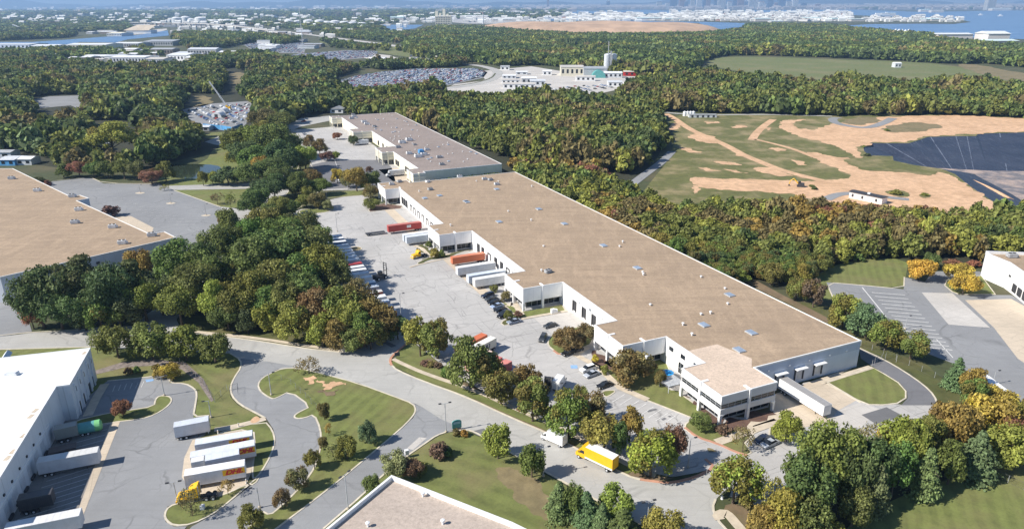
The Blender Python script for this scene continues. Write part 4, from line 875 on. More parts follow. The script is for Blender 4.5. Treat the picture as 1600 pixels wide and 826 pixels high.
# tanks
for i, (x, y, w, h) in enumerate([(277,37,13,9),(291,36,13,9),(300,37,10,7),(314,37,15,9),(336,38,10,6),(346,37,10,6),(356,37,12,6)]+[(452,39,12,7),(464,39,8,6),(482,39,13,7),(500,39,14,7),(512,40,10,6),(524,40,13,7),(538,40,12,6),(552,41,14,6),(566,42,12,6)]):
    p = P(x, y); s_ = p.y/1108/math.cos(PITCH); o = thing('storage_tank', 'white cylindrical storage tank, %s from the left along the far shore' % nth(i), 'tank', p, 0, 'storage tanks along the far shore')
    m = MB(); r = w*s_/2; m.lathe([(r,0),(r,h*s_*.8)], 0, 0, 24); m.build('shell', 'wpaint' if i % 4 else 'ltgrey', o); m = MB(); m.lathe([(r*1.01,h*s_*.8),(r*.6,h*s_*.95),(0,h*s_)], 0, 0, 24); m.build('roof', 'wpaint', o)
# masts, bridge, crane, yard wall
p = P(474, 80); t = thing('radio_mast', 'thin lattice radio mast rising above the far vehicle lot', 'mast', p)
hm = 95; m = MB()
for a in range(3):
    an = a*2.094; m.tube([(1.6*math.cos(an), 1.6*math.sin(an), 0), (.7*math.cos(an), .7*math.sin(an), hm)], .22, 4)
for z in range(0, hm, 5):
    r = 1.6-.9*z/hm
    for a in range(3): a0 = a*2.094; a1 = a0+2.094; m.tube([(r*math.cos(a0), r*math.sin(a0), z), (r*math.cos(a1), r*math.sin(a1), z+5)], .1, 4)
m.build('lattice', 'ltgrey', t)
w = [P(x, y) for x, y in ((205,41),(235,41),(300,42),(360,44),(420,50),(445,53.5))]
t = thing('highway_viaduct', 'long pale highway viaduct on piers crossing the far left woods', 'bridge', (0, 0, 0))
w = chaikin(w, 2, False); L, R = ribbon_pts(w, 26, False); m = MB(); n_ = len(w)
for i, (l, r) in enumerate(zip(L, R)):
    z = 17*min(1, (n_-1-i)/(n_*.5))+.6; m.v += [(l.x, l.y, z), (r.x, r.y, z), (r.x, r.y, z-2.5), (l.x, l.y, z-2.5)]
for i in range(n_-1):
    for a in range(4): m.f.append((4*i+a, 4*i+(a+1) % 4, 4*i+4+(a+1) % 4, 4*i+4+a))
m.build('deck', 'conc2', t)
for i in range(1, n_-4):
    for f in (.0, .5):
        q = w[i].lerp(w[i+1], f); z = 17*min(1, (n_-1-i-f)/(n_*.5))-2; m = MB(); m.box(q.x-2, q.x+2, q.y-8, q.y+8, 0, z); m.build('pier', 'conc2', t)
p = P(357, 172); t = thing('lattice_crane', 'crane with long grey lattice boom over the scrap yard', 'crane', p)
m = MB(); m.box(-2.2, 2.2, -1.6, 1.6, 1.2, 3.6); m.box(-1.9, -.2, -1.7, -1.0, 3.6, 5.0); m.build('body', 'yellow', t)
m = MB(); m.box(-2.6, 2.6, -1.9, -1.2, 0, 1.2); m.box(-2.6, 2.6, 1.2, 1.9, 0, 1.2); m.build('track', 'dark', t)
tip = P(333, 171); q = Vector(((tip-p).x, (tip-p).y, 0)); hh = 0
for z in range(5, 60):
    if project(tip+Vector((0, 0, z)))[1] < 128: hh = z; break
m = MB(); A = Vector((-.5, 0, 3)); B = Vector((q.x, q.y, hh or 22)); ax = (B-A).normalized(); s1 = Vector((0, 1, 0)); s2 = ax.cross(s1)
cs = [(a*.6, b*.6) for a, b in ((1,1),(-1,1),(-1,-1),(1,-1))]
for a, b in cs: m.tube([A+s1*a+s2*b, B+s1*a*.5+s2*b*.5], .16, 4)
for i in range(16):
    for j in range(4):
        a, b = cs[j]; c2, d2 = cs[(j+1) % 4]; u0 = A.lerp(B, i/16); u1 = A.lerp(B, (i+1)/16); m.tube([u0+s1*a+s2*b, u1+s1*c2+s2*d2], .09, 4)
m.build('boom', 'ltgrey', t); m = MB(); m.tube([B, B-Vector((0, 0, 8))], .08, 4); m.box(B.x-.4, B.x+.4, B.y-.4, B.y+.4, B.z-9, B.z-8); m.build('hook', 'dark', t)
t = thing('yard_wall', 'bright blue panel wall round the scrap yard', 'wall', (0, 0, 0))
ws = [P(x, y) for x, y in ((318,200),(328,201.5),(346,203),(363,206),(380,200))]
for a, b in zip(ws, ws[1:]):
    d = b-a; T = Matrix.Translation(a) @ Matrix.Rotation(heading(a, b), 4, 'Z'); m = MB(); n_ = max(2, int(d.length/2.4))
    for i in range(n_): m.box(d.length*i/n_+.02, d.length*(i+1)/n_-.02, -.08, .08 if i % 2 else .12, .1, 3.9, T)
    m.build('panel', 'blue', t)
    m = MB(); m.box(-.15, .15, -.2, .2, 0, 4.2, T); m.build('post', 'ltgrey', t)
for x, y, lb in ((338,184,'domed white tent in the middle of the scrap yard'),(345,178,'domed grey tent farther back in the scrap yard')):
    p = P(x, y); t = thing('storage_tent', lb, 'tent', p); m = MB(); m.prism([(5*math.cos(a*math.pi/12), 5*math.sin(a*math.pi/12)) for a in range(13)], 0, 12); m.build('canopy', 'wpaint', t)
    m = MB(); m.box(-1.5, 1.5, -.06, .05, .1, 3.2); m.build('door', 'dark', t)
p = P(22, 49); t = thing('loading_gantry', 'pale slanting conveyor gantry on the far left river bank', 'conveyor', p); s_ = p.y/1108
m = MB(); m.tube([(0,0,s_*9),(s_*18,0,s_*2)], s_*.9, 4); m.build('conveyor', 'ltgrey', t)
for f in (0, .5, .95): m = MB(); m.tube([(s_*18*f,0,0),(s_*18*f,0,s_*(9-7*f))], s_*.4, 4); m.build('leg', 'ltgrey', t)
p = P(213, 53); t = thing('mill_building', 'tan sloping-roofed mill with an open end on the far river bank', 'building', p); s_ = p.y/1108
m = MB(); m.box(-s_*15, s_*22, 0, s_*20, 0, s_*5); m.build('wall', 'ltgrey', t); m = MB()
m.v += [(-s_*18,-2,s_*5),(s_*20,-2,s_*5),(s_*22,s_*20,s_*12),(-s_*6,s_*20,s_*12)]; m.f.append((0,1,2,3)); m.v += [(-s_*18,-2,s_*4.6),(s_*20,-2,s_*4.6),(s_*22,s_*20,s_*11.6),(-s_*6,s_*20,s_*11.6)]; m.f += [(7,6,5,4),(0,4,5,1),(1,5,6,2),(2,6,7,3),(3,7,4,0)]
m.build('roof', 'conc', t)
# downtown towers
tw = [(1066,9,-2),(1072,5,3),(1082,6,-6),(1092,7,-8),(1101,6,2),(1106,6,-4),(1117,4,0),(1127,11,-10),(1140,6,4),(1148,7,-5),(1157,9,-12),(1166,6,3),(1177,14,-14),(1190,8,4),(1203,8,-3),(1213,5,5),(1221,10,-9),(1232,6,3),(1242,8,0),(1030,7,4),(1044,8,6),(1052,10,1),(1548,12,-4),(1256,7,6),(1278,6,7),(1440,9,12),(950,5,3),(856,3,-3)]
tc = [(.30,.16,.12),(.08,.13,.24),(.55,.54,.52),(.70,.70,.70),(.06,.10,.20)]
for i, (x, w_, yt) in enumerate(sorted(tw)):
    yb = 15.0 if x < 1400 else 16.5
    p = P(x, yb); s_ = (p.y)/1108; h = max(4, yb-yt)*s_; hw = w_*s_/2
    t = thing('city_tower', 'hazy downtown tower, %s from the left on the skyline' % nth(i), 'tower', p, 0, 'downtown towers on the skyline')
    m = MB(); m.box(-hw, hw, 0, hw*1.6, 0, h*.93); a = m.build('shaft', 'tower', t); a.color = (*tc[i % 5], 1)
    m = MB(); m.box(-hw*.7, hw*.7, hw*.2, hw*1.3, h*.93, h)
    a = m.build('crown', 'housep', t); a.color = (*tc[(i+2) % 5], 1)
# bright terminals on the peninsula and along the shores
tm = [(1378,1402,25,4),(1360,1380,33,3),(1425,1438,33,3),(1438,1455,33,3),(1455,1475,33,3.5),(1475,1492,33,3),(1300,1322,33,4),(1330,1352,34,4),(1235,1255,28,5),(1258,1290,32,4),(1205,1225,37,4),(1180,1205,34,5),(1232,1245,25,6),(1395,1418,33,3),(1542,1577,68,17),(1550,1592,72,9),(1520,1550,69,5),(1465,1522,61,8),(1438,1455,19,4),(1455,1478,20,3.5),(1550,1590,17,3.5),(995,1035,33,5),(1040,1062,33,4),(680,762,30,5),(610,630,33,6),(570,592,36,6),(770,800,34,4)]
for i, (x0, x1, y, h) in enumerate(sorted(tm)):
    p = P(x0, y); q = P(x1, y); s_ = p.y/1108; w_ = q.x-p.x; d = max(60, w_*.35) if y < 50 else 60
    t = thing('port_terminal', 'bright port building, %s from the left along the far waterfront' % nth(i), 'port building', p, 0, 'bright port buildings along the far waterfront')
    m = MB(); m.box(0, w_, 0, d, 0, h*s_*.8); a = m.build('wall', 'housep', t); f_ = .85+.4*rng.random(); a.color = (.62*f_,.58*f_,.54*f_,1)
    m = MB(); m.v += [(-2,-2,h*s_*.8),(w_+2,-2,h*s_*.8),(w_+2,d+2,h*s_*.8),(-2,d+2,h*s_*.8),(-2,d/2,h*s_),(w_+2,d/2,h*s_)]; m.f += [(0,1,5,4),(2,3,4,5),(0,4,3),(1,2,5)]
    a = m.build('roof', 'housep', t); a.color = (.74*(.7+.3*rng.random()),.73,.72,1)
for i, (x, y) in enumerate([(1398,57),(1403,57.5),(1408,58),(1413,58.5),(1418,58)]):
    p = P(x, y); m = MB(); m.lathe([(9,0),(9,14),(0,24)], 0, 0, 14); t = thing('salt_silo', 'white conical silo by the water, %s from the left' % nth(i), 'silo', p, 0, 'white conical silos by the water')
    m.build('shell', 'wpaint', t)
p = P(1379, 27); s_ = p.y/1108; t = thing('cargo_ship', 'large white ship moored beyond the peninsula', 'ship', P(1379, 25)); m = MB()
m.prism([(-s_*12,s_*1),(-s_*12.6,s_*2.6),(s_*12.8,s_*2.6),(s_*11.5,s_*1)], 0, s_*4); m.build('hull', 'wpaint', t); m = MB(); m.box(-s_*11,s_*10,s_*.5,s_*3.5,s_*2.6,s_*4.4); m.box(s_*5,s_*8,s_*1,s_*3,s_*4.4,s_*5.6); m.build('superstructure', 'wpaint', t)
for i, (x, y, lb) in enumerate(((1563,26,'small white boat on the open harbour water, nearer the right edge'),(1532,24.5,'tiny white boat on the open harbour water, farther left'))):
    p = P(x, y, .5); t = thing('boat', lb, 'boat', p); m = MB(); m.prism([(-18,1),(-20,8),(22,8),(14,1)], -6, 6); m.build('hull', 'wpaint', t); m = MB(); m.box(-8,4,-4,4,8,16); m.build('cabin', 'wpaint', t)
fb = []
for x0, x1, y0, y1, n in ((0,100,86,97,6),(100,300,80,100,20),(300,420,78,98,10),(330,470,44,60,12),(480,620,36,44,10),(20,170,44,56,10),(400,480,62,84,8),(640,690,84,96,3)):
    for i in range(n): fb.append((x0+(x1-x0)*rng.random(), y0+(y1-y0)*rng.random()))
fb.sort()
for i, (x, y) in enumerate(fb):
    w_ = 8+rng.random()*22; gable('industrial_shed', 'pale industrial shed beyond the left woods', x, x+w_, y, 5+4*rng.random(), 18+26*rng.random(), ('ltgrey','cream','grey','wpaint','stone')[int(rng.integers(0,5))], ('wpaint','ltgrey','conc2','grey','wpaint')[int(rng.integers(0,5))], 'pale industrial sheds beyond the left woods', doors=False)
# small far houses: a few hundred as things, the rest of the sprawl as one mass
protos = []
for (a, b, h, rh) in ((12,9,6,3),(24,14,7,2),(40,22,8,2),(60,26,9,1.5)):
    m = MB(); m.box(-a/2, a/2, -b/2, b/2, 0, h); n = len(m.v)
    m.v += [(-a/2-.5,-b/2-.5,h),(a/2+.5,-b/2-.5,h),(a/2+.5,b/2+.5,h),(-a/2-.5,b/2+.5,h),(-a/2-.5,0,h+rh),(a/2+.5,0,h+rh)]
    m.f += [(n,n+1,n+5,n+4),(n+2,n+3,n+4,n+5),(n,n+4,n+3),(n+1,n+2,n+5)]
    protos.append(m.mesh('small_building', 'housep'))
hz = [((0,560,11,46),130,'small pale house in the far left suburb'),((1050,1330,21.5,34),95,'small white building of the harbour district'),((760,1000,21,33),45,'small pale building of the dockside beyond the sand mound'),((560,700,14,36),30,'small pale house beyond the inlet')]
hb = []
for (x0, x1, y0, y1), n, lb in hz:
    for i in range(n):
        y = y0+(y1-y0)*rng.random()**.8; x = x0+(x1-x0)*rng.random()
        if lb.startswith('small pale house in') and 48 < y: continue
        p = P(x, y); s_ = max(.8, p.y/3800)
        o = link('small_building', protos[int(rng.integers(0, 4))], None, p, rng.random()*3.1, (*([.62,.60,.57] if rng.random() < .6 else ([.80,.80,.79] if rng.random() < .7 else [.36,.22,.17])), 1))
        o.scale = (s_, s_, s_); tag(o, lb, 'building', lb.replace('small', 'the small')+'s')
vs, fs, n0 = [], [], 0
def mass(zones):
    m = MB()
    for (x0, x1, y0, y1), n in zones:
        for i in range(n):
            y = y0+(y1-y0)*rng.random(); x = x0+(x1-x0)*rng.random(); p = P(x, y); s_ = p.y/3600; a = (10+rng.random()*24)*s_; b = (8+rng.random()*10)*s_; h = (5+rng.random()*9)*s_
            m.box(p.x-a/2, p.x+a/2, p.y-b/2, p.y+b/2, 0, h); k0 = len(m.v); m.v += [(p.x-a/2, p.y, h*1.35), (p.x+a/2, p.y, h*1.35)]
            m.f += [(k0-4, k0-3, k0+1, k0), (k0-2, k0-1, k0, k0+1)]
    return m
m = mass([((-200,1900,10,14.5),2600),((820,1320,11.5,15.5),1000),((1250,1700,12,15.6),600),((-100,900,14,24),450)])
me = bpy.data.meshes.new('distant_houses'); me.from_pydata(m.v, [], m.f); me.materials.append(plain('distant_house', (.46,.41,.38), .8, .5, .002, obj=False, fine=5)); o = link('distant_houses', me); o['kind'] = 'stuff'; o['label'] = 'sprawl of tiny houses on the hazy horizon'
m = mass([((1050,1330,20.5,34),520),((940,1080,24,33),160),((640,1000,22,36),330),((0,640,14,40),300),((270,640,38,58),140),((1340,1500,28.5,35),90)])
me = bpy.data.meshes.new('harbour_sheds'); me.from_pydata(m.v, [], m.f); me.materials.append(plain('harbour_shed', (.78,.74,.70), .8, .6, .006, obj=False, fine=5)); o = link('harbour_sheds', me); o['kind'] = 'stuff'; o['label'] = 'dense pale sheds and stacks of the harbour district'
# ================================================================ trees
def quadcloud(pos, nrm, size, rng_, asp=1.0):
    n = len(pos); nrm = nrm/np.linalg.norm(nrm, axis=1, keepdims=True)
    ref = rng_.normal(size=(n, 3)); a = np.cross(nrm, ref); a /= np.linalg.norm(a, axis=1, keepdims=True)+1e-9; b = np.cross(nrm, a)
    s = (size*(.65+.7*rng_.random(n)))[:, None]; fold = nrm*s*.35*(rng_.random((n, 1))-.3)
    v = np.stack([pos-a*s*asp-b*s*.55+fold, pos+a*s*.2*asp-b*s*.9, pos+a*s*asp+b*s*.35+fold, pos-a*s*.35*asp+b*s*.95], 1)
    return v.reshape(-1, 3)
def crown_arrays(kind, n, leaf, seed):
    """leaf quads of a crown one unit wide and one unit tall, standing on z=0; per-leaf tint (by limb) and leaf brightness"""
    r = np.random.default_rng(seed)
    if kind == 'pine':
        z = 1-(r.random(n)**.62)*.86; nl = 11; lv = np.floor(z*nl)/nl+.5/nl; z = lv+(z-lv)*.55
        rad = .5*(1.02-z)**.72*(.75+.5*r.random(n)); az = r.random(n)*2*np.pi; lob = np.floor(az/(2*np.pi)*9+lv*37)
        lr = np.random.default_rng(seed+5).random(2000); rad *= .72+.5*lr[(lob.astype(int)*7) % 2000]; rr = rad*(.35+.65*np.sqrt(r.random(n)))
        pos = np.stack([rr*np.cos(az), rr*np.sin(az), z-.10*(rr/.5)], 1)
        nrm = np.stack([.45*np.cos(az), .45*np.sin(az), np.full(n, .8)], 1)+r.normal(size=(n, 3))*.35
        tint = lr[(lob.astype(int)*13+3) % 2000]
    else:
        k_ = dict(round=36, oval=32, broad=54, sparse=18)[kind]
        zc, rz, rr = dict(round=(.52, .46, .47), oval=(.54, .45, .44), broad=(.60, .37, .5), sparse=(.60, .38, .46))[kind]
        c = []; i = 0
        while len(c) < k_:
            d = r.normal(size=3); d /= np.linalg.norm(d)
            if d[2] < -.55: continue
            q = .42+.60*r.random()**.8; c.append((d[0]*rr*q, d[1]*rr*q, zc+d[2]*rz*q))
        c = np.array(c); lr_ = (.085+.15*r.random(k_)**1.3)*(.9 if kind == 'sparse' else (.85 if kind == 'broad' else 1))
        li = r.choice(k_, n, p=lr_**2/np.sum(lr_**2)); d = r.normal(size=(n, 3)); d /= np.linalg.norm(d, axis=1, keepdims=True)
        out = c-np.array([0, 0, zc-.1]); out /= np.linalg.norm(out, axis=1, keepdims=True)
        flip = np.einsum('ij,ij->i', d, out[li]) < -.35; d[flip] *= -1
        pos = c[li]+d*(lr_[li]*(.5+.75*r.random(n)))[:, None]*np.array([1, 1, .92])
        fill = r.random(n) < (.0 if kind == 'sparse' else .10)
        pos[fill] = np.array([0, 0, zc])+(pos[fill]-np.array([0, 0, zc]))*.6
        nrm = d+r.normal(size=(n, 3))*.7+np.array([0, 0, .15])
        tint = r.random(k_)[li]; nrm[:, 2] += .25
        pos[:, 2] = np.clip(pos[:, 2], .06, 1.05)
    return quadcloud(pos, nrm, leaf, r), tint, r.random(n)
def quadmesh(name, v, tint, lf, mat, col=None):
    n = len(v)//4; me = bpy.data.meshes.new(name); me.vertices.add(4*n); me.vertices.foreach_set('co', v.astype(np.float32).ravel())
    me.loops.add(4*n); me.loops.foreach_set('vertex_index', np.arange(4*n, dtype=np.int32)); me.polygons.add(n)
    me.polygons.foreach_set('loop_start', np.arange(0, 4*n, 4, dtype=np.int32))
    me.polygons.foreach_set('loop_total', np.full(n, 4, dtype=np.int32)) if bpy.app.version < (4, 1, 0) else None
    me.update(calc_edges=True)
    for nm, arr in (('tint', tint), ('leaf', lf)): a = me.attributes.new(nm, 'FLOAT', 'FACE'); a.data.foreach_set('value', arr.astype(np.float32))
    if col is not None: a = me.attributes.new('leafcol', 'FLOAT_COLOR', 'FACE'); a.data.foreach_set('color', np.concatenate([col, np.ones((n, 1))], 1).astype(np.float32).ravel())
    me.materials.append(MT[mat]); return me
def trunkmesh(kind, seed):
    r = random.Random(seed); m = MB(); top = .9 if kind == 'pine' else .55; w = .030 if kind != 'sparse' else .018
    pts = [(0, 0, -.01), (.01*r.uniform(-1, 1), .01, .15), (.02*r.uniform(-1, 1), .02*r.uniform(-1, 1), .35), (.03*r.uniform(-1, 1), .02*r.uniform(-1, 1), top)]
    m.tube(pts, [w*1.3, w, w*.75, w*.3], 8)
    for i in range(7 if kind != 'pine' else 4):
        a = r.random()*6.28; z0 = r.uniform(.22, .45); L = r.uniform(.22, .38)
        m.tube([(0, 0, z0), (L*.5*math.cos(a), L*.5*math.sin(a), z0+.14), (L*math.cos(a), L*math.sin(a), z0+.3 if kind != 'pine' else z0+.1)], [w*.5, w*.32, w*.1], 5)
        if kind == 'sparse':
            for j in range(3): b = a+r.uniform(-.9, .9); m.tube([(L*.5*math.cos(a), L*.5*math.sin(a), z0+.14), (L*.8*math.cos(b), L*.8*math.sin(b), z0+.3)], [w*.25, w*.06], 4)
    return m.mesh('trunk', 'bark')
CROWN = {}; TRUNK = {}
for kd, n, lf, cnt in (('round', 5200, .027, 5), ('broad', 8200, .0205, 5), ('oval', 4600, .029, 4), ('pine', 5600, .026, 4), ('sparse', 800, .025, 3)):
    CROWN[kd] = [quadmesh('crown', *crown_arrays(kd, n, lf, 100+i*17+len(kd)), 'leaf') for i in range(cnt)]
    TRUNK[kd] = [trunkmesh(kd, i) for i in range(cnt)]
SHRUB = []
for i in range(3):
    v, ti, lf = crown_arrays('round', 900, .065, 300+i); v[:, 2] = (v[:, 2]-.10)*1.1; SHRUB.append(quadmesh('foliage', v, ti, lf, 'leaf'))
C_ = dict(dk=(.074,.098,.034), gr=(.096,.128,.034), ol=(.124,.136,.034), yg=(.185,.190,.040), go=(.36,.270,.045), og=(.23,.160,.042), rd=(.19,.090,.055), br=(.142,.116,.046), pi=(.105,.140,.058), pl=(.17,.18,.080), pu=(.120,.078,.055))
CW = dict(dk='dark green', gr='green', ol='olive green', yg='yellow-green', go='golden', og='orange-tinted', rd='reddish', br='brown-tinted', pi='blue-green', pl='pale green', pu='purple-brown')
cnt_ = [0]; TREES = []
def tree(x, yt, yb, w, c='gr', kind='round', aut=0.0, label='', group=None, at=None, hw=None):
    i = cnt_[0]; cnt_[0] += 1
    if at is None:
        p = P(x, yb); d = (p-Vector((0, 0, CH))).dot(CF); wm = w*d/FPX
        lo, hi = 1.0, 40.0
        for _ in range(18):
            md = (lo+hi)/2
            if project((p.x, p.y+wm*.12, md))[1] > yt: lo = md
            else: hi = md
        h = lo*(.885 if wm > 10.5 else .96)
    else: p, (wm, h) = at, hw
    if kind == 'round' and wm > 10.5: kind = 'broad'
    vi = i % len(CROWN[kind]) if kind in CROWN else i % 3; r = random.Random(i*7+3)
    cc = C_[c]; cc = tuple(v*r.uniform(.88, 1.14) for v in cc)
    if kind == 'shrub':
        t = thing('shrub', label, 'shrub', p, r.random()*6.28, group)
        o = link('foliage', SHRUB[i % 3], t, color=(*cc, aut)); t.scale = (wm, wm, h); return t
    t = thing('pine_tree' if kind == 'pine' else 'tree', label, 'tree', p, r.random()*6.28, group)
    link('trunk', TRUNK[kind][vi], t); o = link('crown', CROWN[kind][vi], t, color=(*cc, aut)); t.scale = (wm*1.04, wm*1.04, h)
    TREES.append((p.x, p.y, wm/2)); return t
def rows(place, group, lst):
    lst = sorted(lst, key=lambda q: q[0])
    for i, q in enumerate(lst):
        x, yt, yb, w, c = q[:5]; kd = q[5] if len(q) > 5 else 'round'; au = q[6] if len(q) > 6 else 0
        wd = dict(pine='pine', shrub='shrub', sparse='thin tree').get(kd, 'tree')
        lb = '%s %s, %s from left %s' % (CW[c], wd, nth(i), place)
        tree(x, yt, yb, w, c, kd, au, lb, group)
rows('in the row above the stone retaining path', 'trees above the stone retaining path', [(186,505,559,47,'ol'),(240,504,561,54,'ol',),(292,509,563,50,'ol'),(337,517,566,43,'ol'),(153,510,552,22,'pl','sparse')])
tree(483, 553, 584, 36, 'br', 'sparse', 0, 'thin brown-leaved tree alone on the grass island by the road junction')
tree(483, 556, 584, 26, 'br', 'oval', 0, 'small brown-leaved tree crowded against the thin one on the grass island') if False else None
rows('round the small car park of the white-roofed warehouse', 'small plants round the small car park', [(194,621,650,26,'rd','round'),(268,566,592,26,'go','round',.4),(249,569,590,18,'og','shrub'),(201,573,584,12,'br','shrub'),(215,571,583,10,'gr','shrub')])
rows('on the planted island beside the yellow tractor', 'thin trees on the planted island beside the yellow tractor', [(301,757,806,36,'br','sparse'),(357,746,773,24,'og','sparse')])
rows('in the row beside the curving yard drive', 'trees beside the curving yard drive', [(396,787,828,34,'ol'),(441,763,794,22,'br','round',.3),(468,728,765,30,'br','round',.3),(492,701,733,23,'ol','round',.2),(506,682,702,13,'br'),(514,660,680,14,'og','sparse'),(507,626,656,17,'br','oval')])
rows('on the grass slope left of the branch road', 'young trees on the grass slope left of the branch road', [(520,689,714,22,'pl','sparse'),(543,680,716,28,'ol'),(575,656,693,26,'pi','oval'),(530,700,715,16,'pl','shrub')])
rows('on the meadow by the gravel-roofed building', 'trees on the meadow by the gravel-roofed building', [(617,705,746,38,'pl','round'),(645,714,744,32,'pu','round'),(582,741,772,23,'gr','oval'),(686,690,714,28,'pu','shrub'),(698,697,712,18,'gr','shrub'),(713,669,680,12,'br','shrub'),(725,670,681,12,'og','shrub'),(660,722,742,20,'ol','shrub')])
rows('along the near kerb below the green sign', 'trees along the near side of the road', [(778,661,716,38,'yg','oval'),(831,694,745,38,'ol','oval'),(873,744,808,46,'pi','pine'),(915,760,818,50,'pi','pine'),(965,757,812,46,'yg','oval'),(972,786,846,60,'gr','pine'),(1037,795,848,52,'yg','round'),(895,755,812,30,'gr','round'),(940,778,836,36,'pi','pine')])
rows('in the row between the truck parking and the road', 'trees between the truck parking and the road', [(657,494,556,40,'yg','round',.25),(684,500,560,44,'ol','round',.45),(735,526,606,56,'ol','round',.1),(764,550,606,42,'gr','round',.1),(783,576,632,44,'ol','round',.1),(824,569,622,40,'br','round',.45),(832,592,658,54,'ol','round',.15),(888,608,682,54,'ol','round',.35),(924,612,664,42,'br','round',.5),(944,644,706,54,'yg','round',.2),(984,634,690,36,'og','oval',.3),(1016,673,744,62,'yg','round',.15),(1050,664,726,32,'pu','round',.4),(906,600,640,22,'ol','round',.2),(968,660,712,24,'gr','round')])
rows('by the office bays of the long warehouse', 'trees and shrubs by the office bays', [(885,511,548,40,'br','round',.35),(915,505,536,28,'br','round',.3),(982,546,596,54,'br','round',.3),(1012,560,584,22,'br','round',.3),(1031,577,604,16,'br','round',.4),(1095,644,672,28,'gr','round'),(1160,662,706,36,'br','sparse',.3),(1228,642,690,36,'yg','round'),(945,570,584,0.1+12,'yg','shrub'),(1128,662,676,22,'pu','shrub'),(930,553,566,10,'go','shrub'),(793,484,500,14,'ol','oval'),(810,485,495,12,'pu','shrub'),(790,455,470,16,'br','shrub'),(772,444,456,12,'ol','shrub'),(680,388,402,16,'yg','shrub'),(690,390,402,10,'gr','shrub'),(670,376,386,10,'gr','shrub')])
rows('at the turning circle in the lower right', 'trees at the turning circle', [(1145,712,786,62,'yg','round',.55),(1202,740,806,44,'yg','sparse'),(1216,762,846,56,'yg','round',.25),(1184,790,840,40,'og','round',.3),(1165,772,790,24,'br','shrub')])
rows('in the dense grove at the lower right', 'trees of the dense grove at the lower right', [(1285,645,772,84,'ol'),(1258,700,800,60,'gr'),(1255,720,826,70,'dk'),(1345,675,778,58,'dk'),(1320,690,790,50,'dk'),(1364,718,800,50,'pi','pine'),(1440,690,776,50,'pi','pine'),(1520,664,743,64,'pi','pine'),(1403,650,738,58,'yg','round',.1),(1392,690,776,48,'gr','oval'),(1438,648,722,50,'ol','round',.2),(1480,618,706,56,'og','round',.6),(1462,630,700,40,'br','round',.5),(1538,612,694,62,'go','round',.6),(1514,620,690,46,'go','round',.3),(1578,650,716,44,'rd','round',.5),(1562,655,728,62,'yg','round'),(1290,800,848,46,'yg','round'),(1330,762,822,50,'gr','round'),(1480,690,756,42,'gr','oval'),(1374,653,722,36,'go','sparse',.4),(1420,660,742,44,'ol'),(1592,626,690,40,'ol','round',.3),(1250,770,850,56,'gr'),(1355,655,720,44,'pl','sparse')])
rows('in the row beyond the dark loop road', 'trees behind the warehouse end', [(1243,432,468,28,'ol','round',.2),(1255,440,470,20,'gr'),(1270,435,480,32,'pu','round',.5),(1316,458,512,42,'yg','round',.35),(1351,476,526,48,'pi','round'),(1383,498,547,42,'ol','round',.5),(1422,517,560,44,'ol','round',.35),(1490,553,606,36,'pi','pine'),(1518,575,620,32,'og','round',.5),(1516,592,646,40,'gr','round',.2),(1560,604,644,42,'go','round',.6)])
rows('round the car park entrance on the right', 'trees round the car park entrance on the right', [(1435,401,437,36,'go','round'),(1453,395,420,24,'dk','round'),(1503,428,460,36,'go','round',.3),(1494,409,440,32,'go','round',.4),(1490,405,417,26,'rd','shrub'),(1521,406,417,20,'rd','shrub'),(1340,395,408,16,'gr','shrub')])
rows('in the dark grove below the grey-walled warehouse', 'trees of the dark grove below the grey-walled warehouse', [(70,416,512,66,'dk'),(105,397,502,72,'dk'),(140,394,497,68,'dk'),(178,402,506,66,'dk'),(215,402,492,62,'dk'),(160,456,514,46,'ol','round',.1),(98,450,515,58,'dk'),(53,470,514,28,'rd','round',.2),(230,428,502,58,'ol'),(285,368,456,66,'gr'),(222,386,440,36,'og','round',.4),(210,450,508,48,'dk'),(125,444,515,54,'dk'),(320,372,450,50,'dk'),(190,470,512,40,'gr'),(255,420,492,48,'dk'),(135,470,516,40,'dk')])
rows('in the large grove beside the trailer row', 'trees of the large grove beside the trailer row', [(285,438,508,58,'ol'),(316,398,484,66,'gr'),(272,430,492,46,'ol'),(345,430,508,50,'yg','round',.25),(330,384,462,60,'gr'),(376,438,510,52,'ol'),(352,345,424,58,'gr'),(398,418,504,62,'ol','round',.1),(400,362,452,72,'gr'),(440,345,432,82,'gr'),(480,343,424,70,'gr'),(435,398,482,74,'ol'),(470,388,468,66,'gr'),(506,371,458,64,'ol'),(520,398,464,56,'gr'),(450,440,508,48,'ol'),(415,468,518,40,'yg'),(462,470,532,46,'yg','round',.2),(494,444,518,54,'br','round',.6),(505,490,542,38,'yg','oval',.2),(540,438,514,62,'ol','round',.1),(560,432,504,56,'br','round',.4),(545,468,534,46,'yg'),(572,488,542,46,'gr'),(585,466,524,46,'br','round',.5),(604,482,532,40,'br','round',.5),(622,492,530,30,'dk'),(556,505,548,42,'gr'),(528,498,546,40,'br','round',.4),(358,470,516,44,'gr'),(388,480,520,26,'dk','oval'),(445,328,404,62,'gr'),(418,318,394,52,'ol'),(470,324,388,56,'gr'),(498,348,404,46,'gr','round',.1),(396,334,404,50,'gr'),(370,352,412,44,'gr'),(400,384,442,46,'br','round',.3),(372,400,458,54,'gr','round',.2),(430,440,508,52,'gr'),(480,420,492,58,'gr'),(352,330,352,22,'br','oval',.5),(358,325,362,32,'ol','oval'),(580,500,546,40,'ol','round',.3)])
